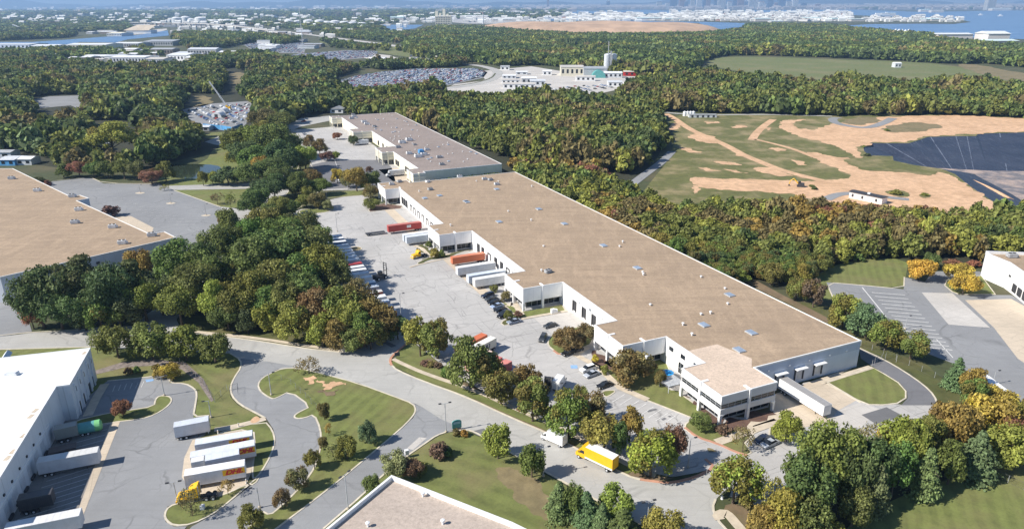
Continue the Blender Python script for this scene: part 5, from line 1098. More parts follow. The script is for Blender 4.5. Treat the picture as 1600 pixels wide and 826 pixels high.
rows('in the belt along the far side road', 'trees of the belt along the far side road', [(380,193,238,50,'dk'),(405,188,242,46,'ol'),(430,188,252,50,'gr'),(415,186,226,32,'yg'),(385,214,262,46,'dk'),(402,224,272,50,'gr'),(440,214,272,44,'dk'),(425,240,287,44,'gr'),(411,244,280,24,'og','round',.6),(394,250,292,42,'gr'),(440,255,292,40,'gr'),(450,230,276,34,'dk'),(374,230,264,30,'yg'),(420,275,316,40,'dk'),(405,285,332,34,'dk'),(394,300,336,34,'dk'),(430,268,310,36,'dk'),(370,203,246,40,'ol'),(452,203,246,38,'ol'),(415,166,205,40,'br'),(440,170,206,36,'ol')])
rows('on the verge left of the far car park', 'trees of the verge between side road and far car park', [(478,223,265,36,'yg'),(470,240,270,26,'ol'),(484,211,234,19,'br','round',.5),(468,265,309,30,'gr'),(488,261,292,30,'br','round',.4),(500,275,305,30,'gr'),(481,290,312,20,'ol'),(440,302,341,36,'ol'),(455,309,341,26,'gr'),(480,302,324,26,'ol'),(498,299,326,24,'br'),(512,313,329,15,'pl'),(425,315,345,28,'gr'),(462,280,306,20,'br')])
rows('in the far car park before the cream warehouse', 'trees of the far car park', [(500,217,242,20,'br','round',.5),(512,236,251,19,'pu'),(526,236,251,9,'yg'),(528,263,286,17,'go','round',.3),(558,256,299,32,'og','round',.5),(545,266,293,22,'br','round',.5),(570,270,296,20,'ol'),(583,267,293,24,'gr'),(579,287,310,20,'br','round',.3),(580,309,327,21,'ol'),(527,206,218,13,'rd'),(552,211,227,13,'dk'),(577,259,269,10,'pu','shrub')])
rows('round the pond and the left car park', 'trees round the pond and the left car park', [(238,261,288,31,'rd','round',.3),(318,266,290,14,'ol'),(333,267,289,15,'yg'),(357,257,289,36,'dk','oval'),(125,250,277,28,'rd','round',.4),(340,300,319,22,'br','sparse'),(361,299,326,17,'ol','sparse'),(257,287,298,13,'yg','sparse'),(75,281,290,10,'rd','shrub'),(172,321,338,24,'pu','shrub'),(178,186,242,62,'yg','round',.15),(60,276,289,18,'dk'),(148,252,278,24,'gr'),(170,250,279,26,'gr'),(195,246,280,30,'ol'),(215,250,282,26,'gr'),(260,252,284,24,'ol'),(100,256,278,22,'gr'),(344,269,290,12,'dk')])
NHAND = cnt_[0]
rows('in the brown bed by the lot entrance', 'shrubs in the brown bed by the lot entrance', [(664,562,570,13,'pu','shrub'),(674,564,572,14,'br','shrub'),(683,566,574,12,'pu','shrub'),(703,572,586,26,'gr','shrub'),(697,576,588,16,'gr','shrub')])
rows('along the brown verge beneath the road trees', 'low plants along the brown verge', [(770,612,620,10,'ol','shrub'),(812,634,641,9,'br','shrub'),(868,666,673,10,'ol','shrub'),(930,700,708,10,'br','shrub'),(962,718,726,12,'br','shrub'),(1001,730,738,10,'ol','shrub')])
# hedge clipped against the cream warehouse end
t = thing('hedge', 'long green hedge along the near end of the cream warehouse', 'hedge', (0, 0, 0)); hv = []
r = np.random.default_rng(5); n = 2600; u = r.random(n); q = np.array(G(14, 272.5)); q2 = np.array(G(58, 275.0)); pos = q[None]*(1-u[:, None])+q2[None]*u[:, None]+r.normal(size=(n, 3))*np.array([.9, .9, 0])
pos[:, 2] = r.random(n)*3.4; v = quadcloud(pos, r.normal(size=(n, 3))+np.array([0, -.5, .6]), .55, r)
o = link('foliage', quadmesh('foliage', v, np.floor(u*40)*.618 % 1, r.random(n), 'leaf'), t, color=(.07, .095, .025, .12))
# ---------------------------------------------------------------- woods: nearest trees one by one, the rest as masses
def inpoly(x, y, poly):
    px = np.array([p.x for p in poly]); py = np.array([p.y for p in poly]); c = np.zeros(len(x), bool); j = len(px)-1
    for i in range(len(px)):
        s_ = ((py[i] > y) != (py[j] > y)) & (x < (px[j]-px[i])*(y-py[i])/(py[j]-py[i]+1e-12)+px[i]); c ^= s_; j = i
    return c
def scatter(poly, sp, rg, holes=()):
    pl = W2(poly); xs = [p.x for p in pl]; ys = [p.y for p in pl]
    gx, gy = np.meshgrid(np.arange(min(xs), max(xs), sp), np.arange(min(ys), max(ys), sp)); gx = gx.ravel(); gy = gy.ravel()
    gx = gx+(rg.random(len(gx))-.5)*sp*.95; gy = gy+(rg.random(len(gy))-.5)*sp*.95; k_ = inpoly(gx, gy, pl)
    for h in holes: k_ &= ~inpoly(gx, gy, W2(h))
    return gx[k_], gy[k_]
BLD = [[G(-2,270),G(62,270),G(62,526),G(-2,526)],[G(-20,5),G(60,5),G(60,262),G(-20,262)]]
CLR = [[(140,192),(222,186),(222,262),(135,262)],[(318,205),(372,200),(372,262),(300,262)],[(525,122),(560,114),(600,108),(650,104),(740,104),(765,113),(757,126),(700,138),(645,148),(600,152),(560,150),(530,140)],[(285,160),(320,160),(390,155),(404,178),(378,206),(360,210),(325,206),(300,198)],[(45,153),(75,149),(132,147),(140,192),(108,196),(52,200)],[(283,147),(332,147),(336,185),(288,185)],[(350,110),(390,110),(384,150),(355,150)],[(440,202),(470,182),(540,174),(540,190),(470,202)]]
mixes = dict(
    young=[('ol',.32),('yg',.24),('gr',.18),('br',.14),('og',.05),('rd',.03),('dk',.04)],
    autumn=[('ol',.24),('br',.26),('yg',.24),('og',.11),('gr',.08),('rd',.03),('dk',.04)],
    old=[('ol',.48),('br',.16),('gr',.22),('yg',.08),('dk',.06)],
    left=[('dk',.20),('gr',.24),('ol',.34),('br',.12),('yg',.08),('pi',.02)],
    far=[('gr',.36),('dk',.26),('ol',.28),('br',.06),('yg',.04)])
WOODS = [  # place name, polygon, spacing, height, width, mix, holes
 ('in the young wood behind the long warehouse', [G(60,255),G(61,70),(1185,436),(1215,450),(1200,430),(1235,440),(1262,428),(1200,380),(1120,330),(1060,334),(1005,312),(985,300),(960,300),(935,272),(880,275),(800,255)], 5.2, 8.5, 6.6, 'young', BLD),
 ('in the wood between bare soil and lawn', [(1060,334),(1130,338),(1300,344),(1340,336),(1450,346),(1640,346),(1720,390),(1600,398),(1545,396),(1530,408),(1490,404),(1450,404),(1420,404),(1345,403),(1300,418),(1262,442),(1200,446),(1130,400)], 5.0, 10.0, 6.6, 'autumn', []),
 ('in the tall wood beyond the long warehouse', [(600,186),(622,174),(700,163),(800,160),(900,162),(1000,170),(1036,198),(1040,230),(1010,258),(985,272),(930,270),(880,272),(800,252),(700,215)], 6.4, 14, 8.4, 'old', BLD),
 ('in the belt below the green field', [(960,164),(990,140),(1020,128),(1080,124),(1200,130),(1280,140),(1330,134),(1450,140),(1640,140),(1720,150),(1720,192),(1500,180),(1310,182),(1180,179),(1040,175),(985,176)], 7.5, 15, 9.5, 'old', []),
 ('in the left wood', [(-80,99),(60,102),(120,106),(170,111),(230,113),(300,108),(345,112),(352,130),(335,152),(285,166),(272,185),(292,202),(318,220),(300,240),(255,258),(170,274),(110,266),(60,240),(-80,232)], 8.0, 15, 10.5, 'left', CLR),
 ('in the wood round the vehicle lots', [(345,120),(390,102),(470,96),(560,108),(525,122),(505,145),(560,153),(640,152),(660,160),(640,168),(610,184),(540,178),(470,184),(440,206),(405,202),(400,165),(360,140)], 8.0, 14, 9.5, 'left', CLR+BLD),
]
WOODS += [
 ('in the strip between the vehicle lots', [(560,106),(640,100),(740,100),(700,106),(650,107),(600,110)], 9, 13, 10, 'left', []),
 ('in front of the nearer vehicle lot', [(505,142),(560,148),(640,146),(700,140),(690,150),(640,158),(560,158),(520,156)], 11, 13, 9, 'left', [])]
VM = {}; 
def mini(n, leaf, seed): return crown_arrays('round', n, leaf, seed)
HI = [mini(700, .076, 480+i) for i in range(4)]; MID = [mini(320, .112, 500+i) for i in range(4)]; LO2 = [mini(150, .16, 510+i) for i in range(4)]; LOW = [mini(60, .25, 520+i) for i in range(4)]
def mass_mesh(name, label, x, y, h, w, cols, templ, rg):
    V, T, F, Cc = [], [], [], []
    ti = rg.integers(0, len(templ), len(x)); an = rg.random(len(x))*6.28
    for k_, (v, tn, lf) in enumerate(templ):
        s_ = ti == k_
        if not s_.any(): continue
        ca, sa = np.cos(an[s_])[:, None], np.sin(an[s_])[:, None]; ww = w[s_][:, None]
        X = (v[None, :, 0]*ca-v[None, :, 1]*sa)*ww+x[s_][:, None]; Y = (v[None, :, 0]*sa+v[None, :, 1]*ca)*ww+y[s_][:, None]; Z = v[None, :, 2]*h[s_][:, None]
        V.append(np.stack([X, Y, Z], -1).reshape(-1, 3)); T.append(np.tile(tn, s_.sum())); F.append(np.tile(lf, s_.sum())); Cc.append(np.repeat(cols[s_], len(tn), 0))
    o = link(name, quadmesh(name, np.concatenate(V), np.concatenate(T), np.concatenate(F), 'leafmass', np.concatenate(Cc))); o['kind'] = 'stuff'; o['label'] = label
    return o
def colours(mx, n, rg, xy=None):
    od = 'dk pi gr ol yg br og rd'.split(); it = sorted(mixes[mx], key=lambda q: od.index(q[0])); ks = [a for a, b in it]; pr = np.array([b for a, b in it])
    if xy is None: ki = rg.choice(len(ks), n, p=pr/pr.sum())
    else:
        x, y = xy; s_ = np.sin(x*.041+1.3*np.sin(y*.027))+np.sin(y*.053+1.7*np.sin(x*.019)+2)+.8*np.sin((x+y)*.11); q = (.62*np.argsort(np.argsort(s_))/max(1, n-1)+.38*rg.random(n)); q = np.argsort(np.argsort(q))/max(1, n)
        ki = np.clip(np.searchsorted(np.cumsum(pr/pr.sum()), q, 'right'), 0, len(ks)-1)
    c = np.array([C_[k_] for k_ in ks])[ki]*(.82+.36*rg.random((n, 1))); return ki, ks, c
cand = []
rg = np.random.default_rng(11); store = []
for wi, (nm, poly, sp, hh, wd, mx, holes) in enumerate(WOODS):
    x, y = scatter(poly, sp, rg, holes); kq = rg.random(len(x)) > .06; x = x[kq]; y = y[kq]; n = len(x); ki, ks, c = colours(mx, n, rg, (x, y))
    sz = .80+.2*np.sin(x*.05+np.sin(y*.04))+.22*(rg.random(n) < .07); h = hh*(.62+.42*rg.random(n))*(sz+.22); w = wd*(.62+.62*rg.random(n))*(sz*.4+.68); store.append([nm, x, y, h, w, ki, ks, c])
    dd = np.hypot(x, y)
    for i in range(n): cand.append((dd[i], wi, i))
cand.sort(); NIND = max(0, 296-sum(1 for o in COL.objects if o.name.split('.')[0] in ('tree', 'pine_tree'))); taken = [set() for _ in WOODS]
for d_, wi, i in cand:
    if NIND <= 0: break
    nm, x, y, h, w, ki, ks, c = store[wi]; sx, sy, _ = project((x[i], y[i], h[i]))
    if not (-20 < sx < 1620 and sy < 826) or wi > 1: continue
    taken[wi].add(i); NIND -= 1; ck = ks[ki[i]]
    lb = '%s tree %s' % (CW[ck], nm)
    tree(0, 0, 0, 0, ck, 'oval' if i % 5 == 0 else 'round', .45 if rg.random() < .35 else .1, lb, CW[ck]+' trees '+nm, Vector((x[i], y[i], 0)), (w[i]*1.12, h[i]))
for wi, (nm, x, y, h, w, ki, ks, c) in enumerate(store):
    kp = np.array([i not in taken[wi] for i in range(len(x))])
    ds = np.hypot(x, y)
    for tp, lo, hi, wh in ((HI, 0, 380, 'nearer part of the '), (MID, 380, 620, ''), (LO2, 620, 9e9, 'farther part of the ')):
        q = kp & (ds >= lo) & (ds < hi)
        if q.any(): mass_mesh('woodland', wh+'mass of trees '+nm, x[q], y[q], h[q], w[q]*1.12, c[q], tp, rg); print('WOOD', nm, q.sum())
FARW = [([(632,80),(640,66),(655,54),(684,45),(740,46),(820,54),(900,60),(1000,60),(1100,58),(1160,50),(1240,44),(1300,46),(1360,54),(1420,61),(1470,68),(1530,76),(1600,80),(1720,90),(1720,98),(1620,100),(1480,100),(1400,95),(1330,92),(1200,87),(1135,87),(1110,91),(1095,100),(1070,120),(1000,119),(960,116),(900,108),(840,102),(782,104),(740,98),(700,97),(650,90)], 11, 15, 14, [[(870,73),(905,76),(940,87),(960,94),(930,92),(880,80)]]),
 ([(272,56),(340,54),(430,60),(470,66),(440,70),(400,66),(375,70),(345,76),(300,78),(272,66)], 12, 14, 14, []),
 ([(300,98),(340,95),(400,88),(430,92),(435,99),(390,104),(345,108),(300,106)], 12, 13, 13, []),
 ([(-100,88),(110,83),(172,84),(172,90),(115,96),(60,100),(-100,97)], 13, 13, 13, []),
 ([(172,80),(235,78),(260,86),(230,92),(172,90)], 26, 11, 13, []),
 ([(-100,56),(40,56),(120,56),(100,60),(0,64),(-100,65)], 14, 14, 16, []),
 ([(1160,44),(1200,42),(1300,44),(1340,51),(1400,57),(1455,60),(1455,64),(1400,60),(1300,54),(1200,50)], 12, 16, 15, []),
 ([(1460,96),(1540,90),(1640,86),(1720,88),(1720,112),(1640,110),(1560,101)], 13, 13, 15, []),
 ([(545,60),(625,68),(650,54),(600,52),(540,52),(500,53)], 14, 12, 14, []), ([(600,80),(640,80),(628,78),(560,72),(520,66),(500,62),(515,74),(560,80)], 22, 11, 13, [])]
x, y, w, h, c = [], [], [], [], []
for poly, sp, hh, wd, hl in FARW:
    a, b = scatter(poly, sp, rg, hl); x.append(a); y.append(b); h.append(hh*(.7+.6*rg.random(len(a)))); w.append(wd*(.8+.5*rg.random(len(a)))); c.append(colours('far', len(a), rg, (a*.4, b*.4))[2])
mass_mesh('far_woodland', 'far woods between the works and the harbour', np.concatenate(x), np.concatenate(y), np.concatenate(h), np.concatenate(w), np.concatenate(c), LOW, rg)
# hazy suburb woods, bigger and bigger clumps towards the horizon
x, y, w, h, c = [], [], [], [], []
for (x0, x1, y0, y1), n, sc in (((-250,620,24,50),3600,.95),((-250,640,14,26),4300,1.4),((-300,1900,9.6,14.5),2600,3.0),((620,1000,14,30),1100,1.3),((880,960,26.5,31),260,1.2),((1000,1700,11,15),500,2)):
    yy = y0+(y1-y0)*rg.random(n)**.75; xx = x0+(x1-x0)*rg.random(n)
    for a, b in zip(xx, yy):
        p = P(a, b)
        if 44 < b < 76 and a < 266 and 0: continue
        x.append(p.x); y.append(p.y); s_ = sc*max(1, p.y/5000); w.append(34*s_*(.6+.8*rg.random())); h.append(15*min(2.5, s_)*(.7+.6*rg.random()))
x, y, w, h = map(np.array, (x, y, w, h)); kp = np.ones(len(x), bool)
for wt in ([(200,33),(420,42),(520,54),(640,68),(640,80),(500,70),(420,60),(200,53)],[(-100,70),(172,78),(340,78),(340,100),(100,100),(-100,96)],[(360,60),(480,62),(480,90),(360,90)],[(-200,65),(0,64),(50,64),(110,60),(160,56),(215,53),(240,49),(262,46),(264,57),(200,64),(180,69),(125,68),(100,74),(50,79),(-200,82)],[(588,43),(600,37),(664,37),(648,46),(622,50),(600,49)],[(900,14.8),(1900,15.3),(1900,66),(1290,44),(1090,36),(960,36),(860,32)]): kp &= ~inpoly(x, y, W2(wt))
x, y, w, h = x[kp], y[kp], w[kp], h[kp]
mass_mesh('suburb_trees', 'hazy wooded suburb towards the horizon', x, y, h, w, colours('far', len(x), rg)[2], LOW, rg)
# scrub on the landfill edge and shrubs
for i, (px, py, w_, c_) in enumerate([(1268,292,8,'ol'),(1272,296,10,'dk'),(1400,304,16,'ol'),(1445,306,10,'ol'),(1355,244,9,'dk'),(1350,230,6,'ol'),(1386,205,8,'ol')]):
    tree(px, py-w_*.5, py, w_, c_, 'shrub', 0, 'low %s bush on the bare soil, %s from the left' % (CW[c_], nth(i)), 'bushes on the bare soil')
# ================================================================ vehicles
WH = {}
def wheelmesh(r, w):
    key = (r, w)
    if key not in WH:
        m = MB(); n = 14; pr = [(0, -w/2), (r*.55, -w/2), (r*.9, -w/2), (r, -w*.3), (r, w*.3), (r*.9, w/2), (r*.55, w/2), (0, w/2)]
        for a, y in pr: m.v += [(a*math.cos(2*math.pi*j/n), y, r+a*math.sin(2*math.pi*j/n)) for j in range(n)]
        for i in range(len(pr)-1):
            for j in range(n): q = (j+1) % n; m.f.append((i*n+j, i*n+q, (i+1)*n+q, (i+1)*n+j))
        h = MB()
        for a, y in ((0, -w/2-.01), (r*.5, -w/2-.01), (r*.5, w/2+.01), (0, w/2+.01)): h.v += [(a*math.cos(2*math.pi*j/n), y, r+a*math.sin(2*math.pi*j/n)) for j in range(n)]
        for i in range(3):
            for j in range(n): q = (j+1) % n; h.f.append((i*n+j, i*n+q, (i+1)*n+q, (i+1)*n+j))
        WH[key] = (m.mesh('wheel', 'rubber'), h.mesh('rim', 'ltgrey'))
    return WH[key]
def wheel(t, x, y, r=.5, w=.28):
    a, b = wheelmesh(r, w); o = link('wheel', a, t, (x, y, 0)); link('rim', b, o)
BODY = {}
def trailer_meshes(kind, L):
    key = (kind, L)
    if key in BODY: return BODY[key]
    d = {}; z0, z1, hw = (1.15, 4.05, 1.3) if kind != 'flat' else (1.2, 1.45, 1.28)
    if kind == 'box': z0 = 1.35; z1 = 4.0; hw = 1.22
    m = MB(); m.box(0, L, -hw, hw, z0, z1); st = .62 if kind == 'van' else .36
    n = int(L/st)
    for i in range(n+1):
        x = L*i/n; w = .03 if kind == 'van' else .09
        m.box(max(0, x-w), min(L, x+w), -hw-.025, -hw+.01, z0+.12, z1-.12); m.box(max(0, x-w), min(L, x+w), hw-.01, hw+.025, z0+.12, z1-.12)
    m.box(-.01, L+.01, -hw-.03, -hw+.02, z1-.12, z1+.02); m.box(-.01, L+.01, hw-.02, hw+.03, z1-.12, z1+.02); m.box(-.01, L+.01, -hw-.03, -hw+.02, z0-.03, z0+.14); m.box(-.01, L+.01, hw-.02, hw+.03, z0-.03, z0+.14)
    d['body'] = m.mesh('body', 'paint')
    m = MB(); n = int(L/1.2)
    m.box(.06, L-.06, -hw+.05, hw-.05, z1, z1+.03)
    for i in range(n+1): x = .1+(L-.2)*i/n; m.box(x-.03, x+.03, -hw+.05, hw-.05, z1+.03, z1+.045)
    d['roof'] = m.mesh('roof', 'paint')
    m = MB(); m.box(-.05, -.005, -hw+.08, -.02, z0+.08, z1-.1); m.box(-.05, -.005, .02, hw-.08, z0+.08, z1-.1)
    for y in (-.7, -.3, .3, .7): m.box(-.09, -.05, y-.03, y+.03, z0+.1, z1-.15)
    d['rear_door'] = m.mesh('rear_door', 'paint')
    m = MB(); m.box(.1, L-.1, -.55, -.40, .95, z0-.031); m.box(.1, L-.1, .40, .55, .95, z0-.031); m.box(.3, 3.2, -.9, .9, .55, .95); m.box(.0, .12, -1.1, 1.1, .5, .62)
    d['underframe'] = m.mesh('underframe', 'dark')
    m = MB(); m.box(-.08, .08, -.08, .08, 0.05, 1.1); m.box(-.15, .15, -.15, .15, 0, .05); d['leg'] = m.mesh('landing_leg', 'dark')
    BODY[key] = d; return d
def trailer(p, rot, L=14.6, kind='van', col=(.8, .8, .79), roof=(.72, .72, .70), label='', group=None, name=None):
    """rear doors at p, nose pointing along rot"""
    t = thing(name or ('container_trailer' if kind == 'box' else 'semi_trailer'), label, 'trailer', p, rot, group); d = trailer_meshes(kind, L)
    link('body', d['body'], t, color=col); link('roof', d['roof'], t, color=roof); link('rear_door', d['rear_door'], t, color=col); link('underframe', d['underframe'], t)
    for y in (-.8, .8): link('landing_leg', d['leg'], t, (L-2.8, y, 0))
    for x in (1.1, 2.4):
        for y in (-.95, .95): wheel(t, x, y, .5, .5)
    return t
WHT = (.80, .80, .78); GRY = (.48, .50, .53); LB = (.55, .60, .66); RED = (.42, .035, .03); ORG = (.62, .16, .06); BLU = (.10, .20, .36); CRM = (.72, .68, .56); SLV = (.60, .62, .64)
def nosein(px, py, L, dv, z=4.05):          # place by a roof corner seen in the photo; returns ground point
    q = P(px, py, z); return Vector((q.x, q.y, 0))
# trailers parked in the long row against the grove: noses at v=-58, seen from the far end
rowspec = [(187,'van',GRY),(183,'van',BLU),(178,'van',BLU),(172.5,'van',WHT),(168.4,'van',SLV),(164.4,'van',GRY),(160.2,'van',WHT),(156.4,'van',LB),(152.6,'van',LB),(147.5,'box',RED),(143.6,'van',BLU),(139.8,'van',LB),(135.6,'van',WHT),(130.8,'van',WHT),(125,'van',BLU),(120.5,'van',GRY),(115,'box',(.40,.09,.06)),(110,'van',WHT),(105,'van',SLV),(100.5,'box',(.36,.07,.05)),(96.5,'box',(.40,.08,.05))]
cw = {GRY: 'grey', BLU: 'blue', WHT: 'white', SLV: 'silver', LB: 'pale blue', RED: 'red', ORG: 'orange', CRM: 'cream'}
for i, (u, kd, c) in enumerate(rowspec):
    L = 12.2 if kd == 'box' else 14.6
    rf = RED if c == RED else ((.62,.60,.55) if kd == 'box' and i < 18 else ((.75,.76,.76) if i % 3 else (.55,.60,.66)))
    trailer(G(-58-L, u), GA, L, kd, c, rf, '%s %s, %s from the far end of the row along the grove' % (cw.get(c, 'rust-red'), 'container on a chassis' if kd == 'box' else 'trailer', nth(i)), 'trailers in the row along the grove')
# trailers backed onto the dock doors
trailer(G(-19.8, 192.2), GA+math.pi, 16, 'van', RED, (.55,.16,.12), 'dark red trailer with a small white panel at the far dock doors', None).name = 'red_trailer'
def panel_on(t, x, w, z0, z1, side, mat, text=None, tmat='redpaint', size=1, shear=.35, hw=1.33, hollow=True):
    m = MB(); y = side*hw; m.box(x, x+w, min(y, y+side*.02), max(y, y+side*.02), z0, z1); o = m.build('side_panel', mat, t)
    if text:
        fc = bpy.data.curves.new('lettering', 'FONT'); fc.body = text; fc.size = size; fc.extrude = .012; fc.offset = .06*size; fc.shear = shear; fc.align_x = 'CENTER'; fc.align_y = 'CENTER'; fc.materials.append(MT[tmat])
        tmp = bpy.data.objects.new('tmp', fc); me = bpy.data.meshes.new_from_object(tmp); bpy.data.objects.remove(tmp); me.materials.clear(); me.materials.append(MT[tmat])
        l = link('lettering', me, o); l.location = (x+w/2, y+side*.035, (z0+z1)/2)
        l.rotation_euler = (math.pi/2, 0, 0 if side < 0 else math.pi); l.scale.x = 1.18
        return l
rt = [o for o in COL.objects if o.name.startswith('red_trailer')][0]
panel_on(rt, 5.2, 2.0, 2.3, 3.5, 1, 'wpaint')
trailer(G(-17.5, 175.6), GA+math.pi, 15.6, 'van', LB, (.78,.79,.80), 'first of two pale trailers tight against the pavilion', None)
trailer(G(-17.0, 172.4), GA+math.pi, 15.8, 'van', LB, (.70,.74,.78), 'second of two pale trailers, nearer the yellow tractor', None)
trailer(G(-9.2, 138.4), GA+math.pi, 14.2, 'box', ORG, (.66,.22,.11), 'orange-red container trailer backed to the middle dock doors', None)
trailer(G(-9.6, 126.2), GA+math.pi, 16, 'van', SLV, (.74,.73,.70), 'silver trailer backed to the middle dock, nearest the orange one', None)
trailer(G(-9.6, 116.3), GA+math.pi, 15.2, 'van', LB, (.62,.68,.74), 'pale blue trailer between two others at the middle dock', None)
trailer(G(-11.0, 111.8), GA+math.pi, 13, 'van', WHT, (.80,.79,.76), 'white trailer at the middle dock, closest to the parked cars', None)
# trailer at the end wall
trailer(G(26.3, 7.0), GA-math.pi/2, 15.6, 'van', (.86,.86,.85), (.34,.33,.32), 'bright white trailer with dark roof backed to the end wall dock', None)
# containers by the tree row
a = heading(P(736,540,4), P(767,524,4))
q = P(757,521,4); trailer(Vector((q.x, q.y, 0)), a+math.pi, 12.2, 'box', ORG, ORG, 'orange container by the tree row, left of the cream one', None)
q = P(771,526,4); ct = trailer(Vector((q.x, q.y, 0)), a+math.pi, 12.2, 'box', CRM, (.86,.84,.76), 'cream container with dark lettering by the tree row', None)
panel_on(ct, 2.2, 6.4, 1.9, 3.3, 1, plain('cream_panel', CRM, .5, .06), 'CAIU', 'navy', 1.7, .0, 1.25)
q = P(766,547,4); trailer(Vector((q.x, q.y, 0)), a+math.pi, 10, 'box', (.55,.32,.25), (.74,.56,.48), 'pale-topped container half hidden by the tree row', None)
q = P(780,556,4); trailer(Vector((q.x, q.y, 0)), a+math.pi, 9, 'box', (.48,.10,.09), (.60,.18,.16), 'red container end between two others by the tree row', None)
q = P(795,562,4); trailer(Vector((q.x, q.y, 0)), a+math.pi, 10, 'box', (.50,.11,.10), (.66,.24,.20), 'red container nearest the office cars by the tree row', None)
# trailers in the lower left yard
def yard(pl, pr, z, kind, col, roof, label, back=True):
    A, B = P(*pl, z), P(*pr, z); A.z = B.z = 0; L = round((B-A).length, 1); r = heading(A, B); off = Vector((-math.sin(r), math.cos(r), 0))*1.3
    return trailer(A+off, r, L, kind, col, roof, label)
yard((271,667.5),(326,657),4.05,'van',(.60,.62,.66),(.62,.66,.72),'short grey trailer standing apart above the lettered trailers')
t1 = yard((304,695),(394,680),4.05,'van',(.66,.67,.70),(.70,.74,.78),'topmost of the trailers with a yellow lettered panel')
t2 = yard((297,715),(398,695),4.05,'van',(.66,.67,.70),(.70,.73,.77),'trailer with a yellow lettered panel partly covered by a shorter one')
yard((320,720),(374,709),4.05,'van',(.62,.64,.68),(.68,.72,.78),'shorter plain trailer between the lettered trailers')
yard((299,727),(319,723),3.3,'box',(.70,.70,.68),(.80,.79,.76),'small white box body beside the shorter plain trailer')
t3 = yard((287,743.5),(382,727),4.05,'van',(.74,.74,.76),(.86,.86,.85),'lowest lettered trailer, right behind the yellow tractor')
for t, x, w in ((t1, 7.4, 4.6), (t2, 9.6, 4.2), (t3, 7.8, 4.6)): panel_on(t, x, w, 2.35, 3.75, -1, 'yellow', 'DHL', 'redpaint', 1.55)
yard((56,724),(152,706),4.05,'van',(.62,.63,.65),(.66,.66,.64),'long white trailer backed to the shaded docks')
yard((4,829),(124,805),4.05,'van',(.60,.61,.62),(.74,.73,.72),'pale trailer cut by the bottom edge at the shaded docks')
yard((27,789),(81,778),3.0,'box',(.06,.06,.065),(.06,.06,.065),'black open-topped container at the shaded docks')
yard((84,676),(120,668),3.4,'box',(.30,.31,.28),(.36,.36,.33),'grey-green box trailer at the topmost shaded dock')
p = P(122,680); q = P(162,672); t = thing('tank_trailer', 'dark green tank with a bright green end beside the grey-green box', 'tank trailer', p, heading(p, q)); L = (q-p).length
m = MB(); m.lathe([(0,0),(.9,.02),(1.35,.3),(1.4,1.0),(1.4,L*.72)], 0, 0, 18); m.v = [(z, x, y+1.8) for x, y, z in m.v]; m.build('tank', 'teal', t)
m = MB(); m.lathe([(1.4,L*.72),(1.4,L-.4),(1.0,L-.1),(0,L)], 0, 0, 18); m.v = [(z, x, y+1.8) for x, y, z in m.v]; m.build('tank_end', plain('green_paint', (.20,.55,.22), .5), t)
m = MB(); m.box(.2, L-.2, -.5, .5, .55, .9); m.build('chassis', 'dark', t)
for x in (1.2, 2.4):
    for y in (-.9, .9): wheel(t, x, y)
t = yard((72,700),(116,690),3.0,'flat',(.12,.09,.08),(.12,.09,.08),'dark flatbed trailer between the grey-green box and the long white trailer')
# --- tractors
def tractor(p, rot, mat, label, sleeper=True):
    """nose points along rot, p under the rear of the cab"""
    t = thing('truck_tractor', label, 'truck', p, rot)
    m = MB(); L = 2.2 if sleeper else 1.4
    m.prism([(0, 1.0), (L, 1.0), (L, 2.55), (L-.55, 3.2), (0, 3.25 if not sleeper else 3.9)], -1.2, 1.2); m.prism([(L+.003, .95), (L+2.2, .9), (L+2.25, 1.55), (L+1.9, 1.85), (L+.003, 2.05)], -.95, .95)
    m.box(L+1.0, L+2.1, -1.2, -.955, .75, 1.35); m.box(L+1.0, L+2.1, .955, 1.2, .75, 1.35); m.build('cab', mat, t)
    m = MB(); m.prism([(L-.02, 2.2), (L+.03, 2.2), (L-.48, 3.1), (L-.53, 3.1)], -1.0, 1.0); m.box(L-1.0, L-.3, -1.22, -1.2, 2.1, 2.8); m.box(L-1.0, L-.3, 1.2, 1.22, 2.1, 2.8); m.build('window', 'darkglass', t)
    m = MB(); m.box(L+2.25, L+2.32, -.7, .7, .95, 1.5); m.build('grille', 'grey', t); m = MB(); m.box(L+2.2, L+2.45, -1.2, 1.2, .45, .85); m.build('bumper', mat, t)
    for s in (-1, 1): m = MB(); m.box(L+2.26, L+2.34, s*.95-.14, s*.95+.14, 1.0, 1.3); m.build('headlight', 'wpaint', t)
    m = MB(); m.box(-3.6, L, -.5, .5, .6, .95); m.box(-2.4, -1.2, -.5, .5, .96, 1.15); m.build('chassis', 'dark', t)
    for s in (-1, 1): m = MB(); m.tube([(-.15, s*1.0, 1.0), (-.15, s*1.0, 3.9)], .09, 8); m.build('exhaust_stack', 'ltgrey', t)
    for x in (-2.9, -1.55):
        for y in (-.95, .95): wheel(t, x, y, .52, .55)
    for y in (-1.05, 1.05): wheel(t, L+1.55, y, .52, .32)
    return t
p = P(313, 779); q = P(279, 783); tractor(p, heading(p, q), 'yellow', 'yellow tractor unit parked beside the lowest lettered trailer')
p = P(656, 402); q = P(643, 405); tractor(p, heading(p, q), 'yellow', 'yellow tractor unit in front of the second pavilion', False)
p = P(594, 436); t = thing('reach_stacker', 'dark container handler with tall mast by the trailer row', 'forklift', p, heading(P(594,436), P(612,430)))
m = MB(); m.prism([(-2.6,.7),(2.4,.7),(2.4,1.5),(.5,1.7),(-2.6,2.2)], -1.3, 1.3); m.build('body', 'dark', t); m = MB(); m.box(-.6, .9, -.7, .7, 1.75, 3.3); m.build('cab', 'darkglass', t)
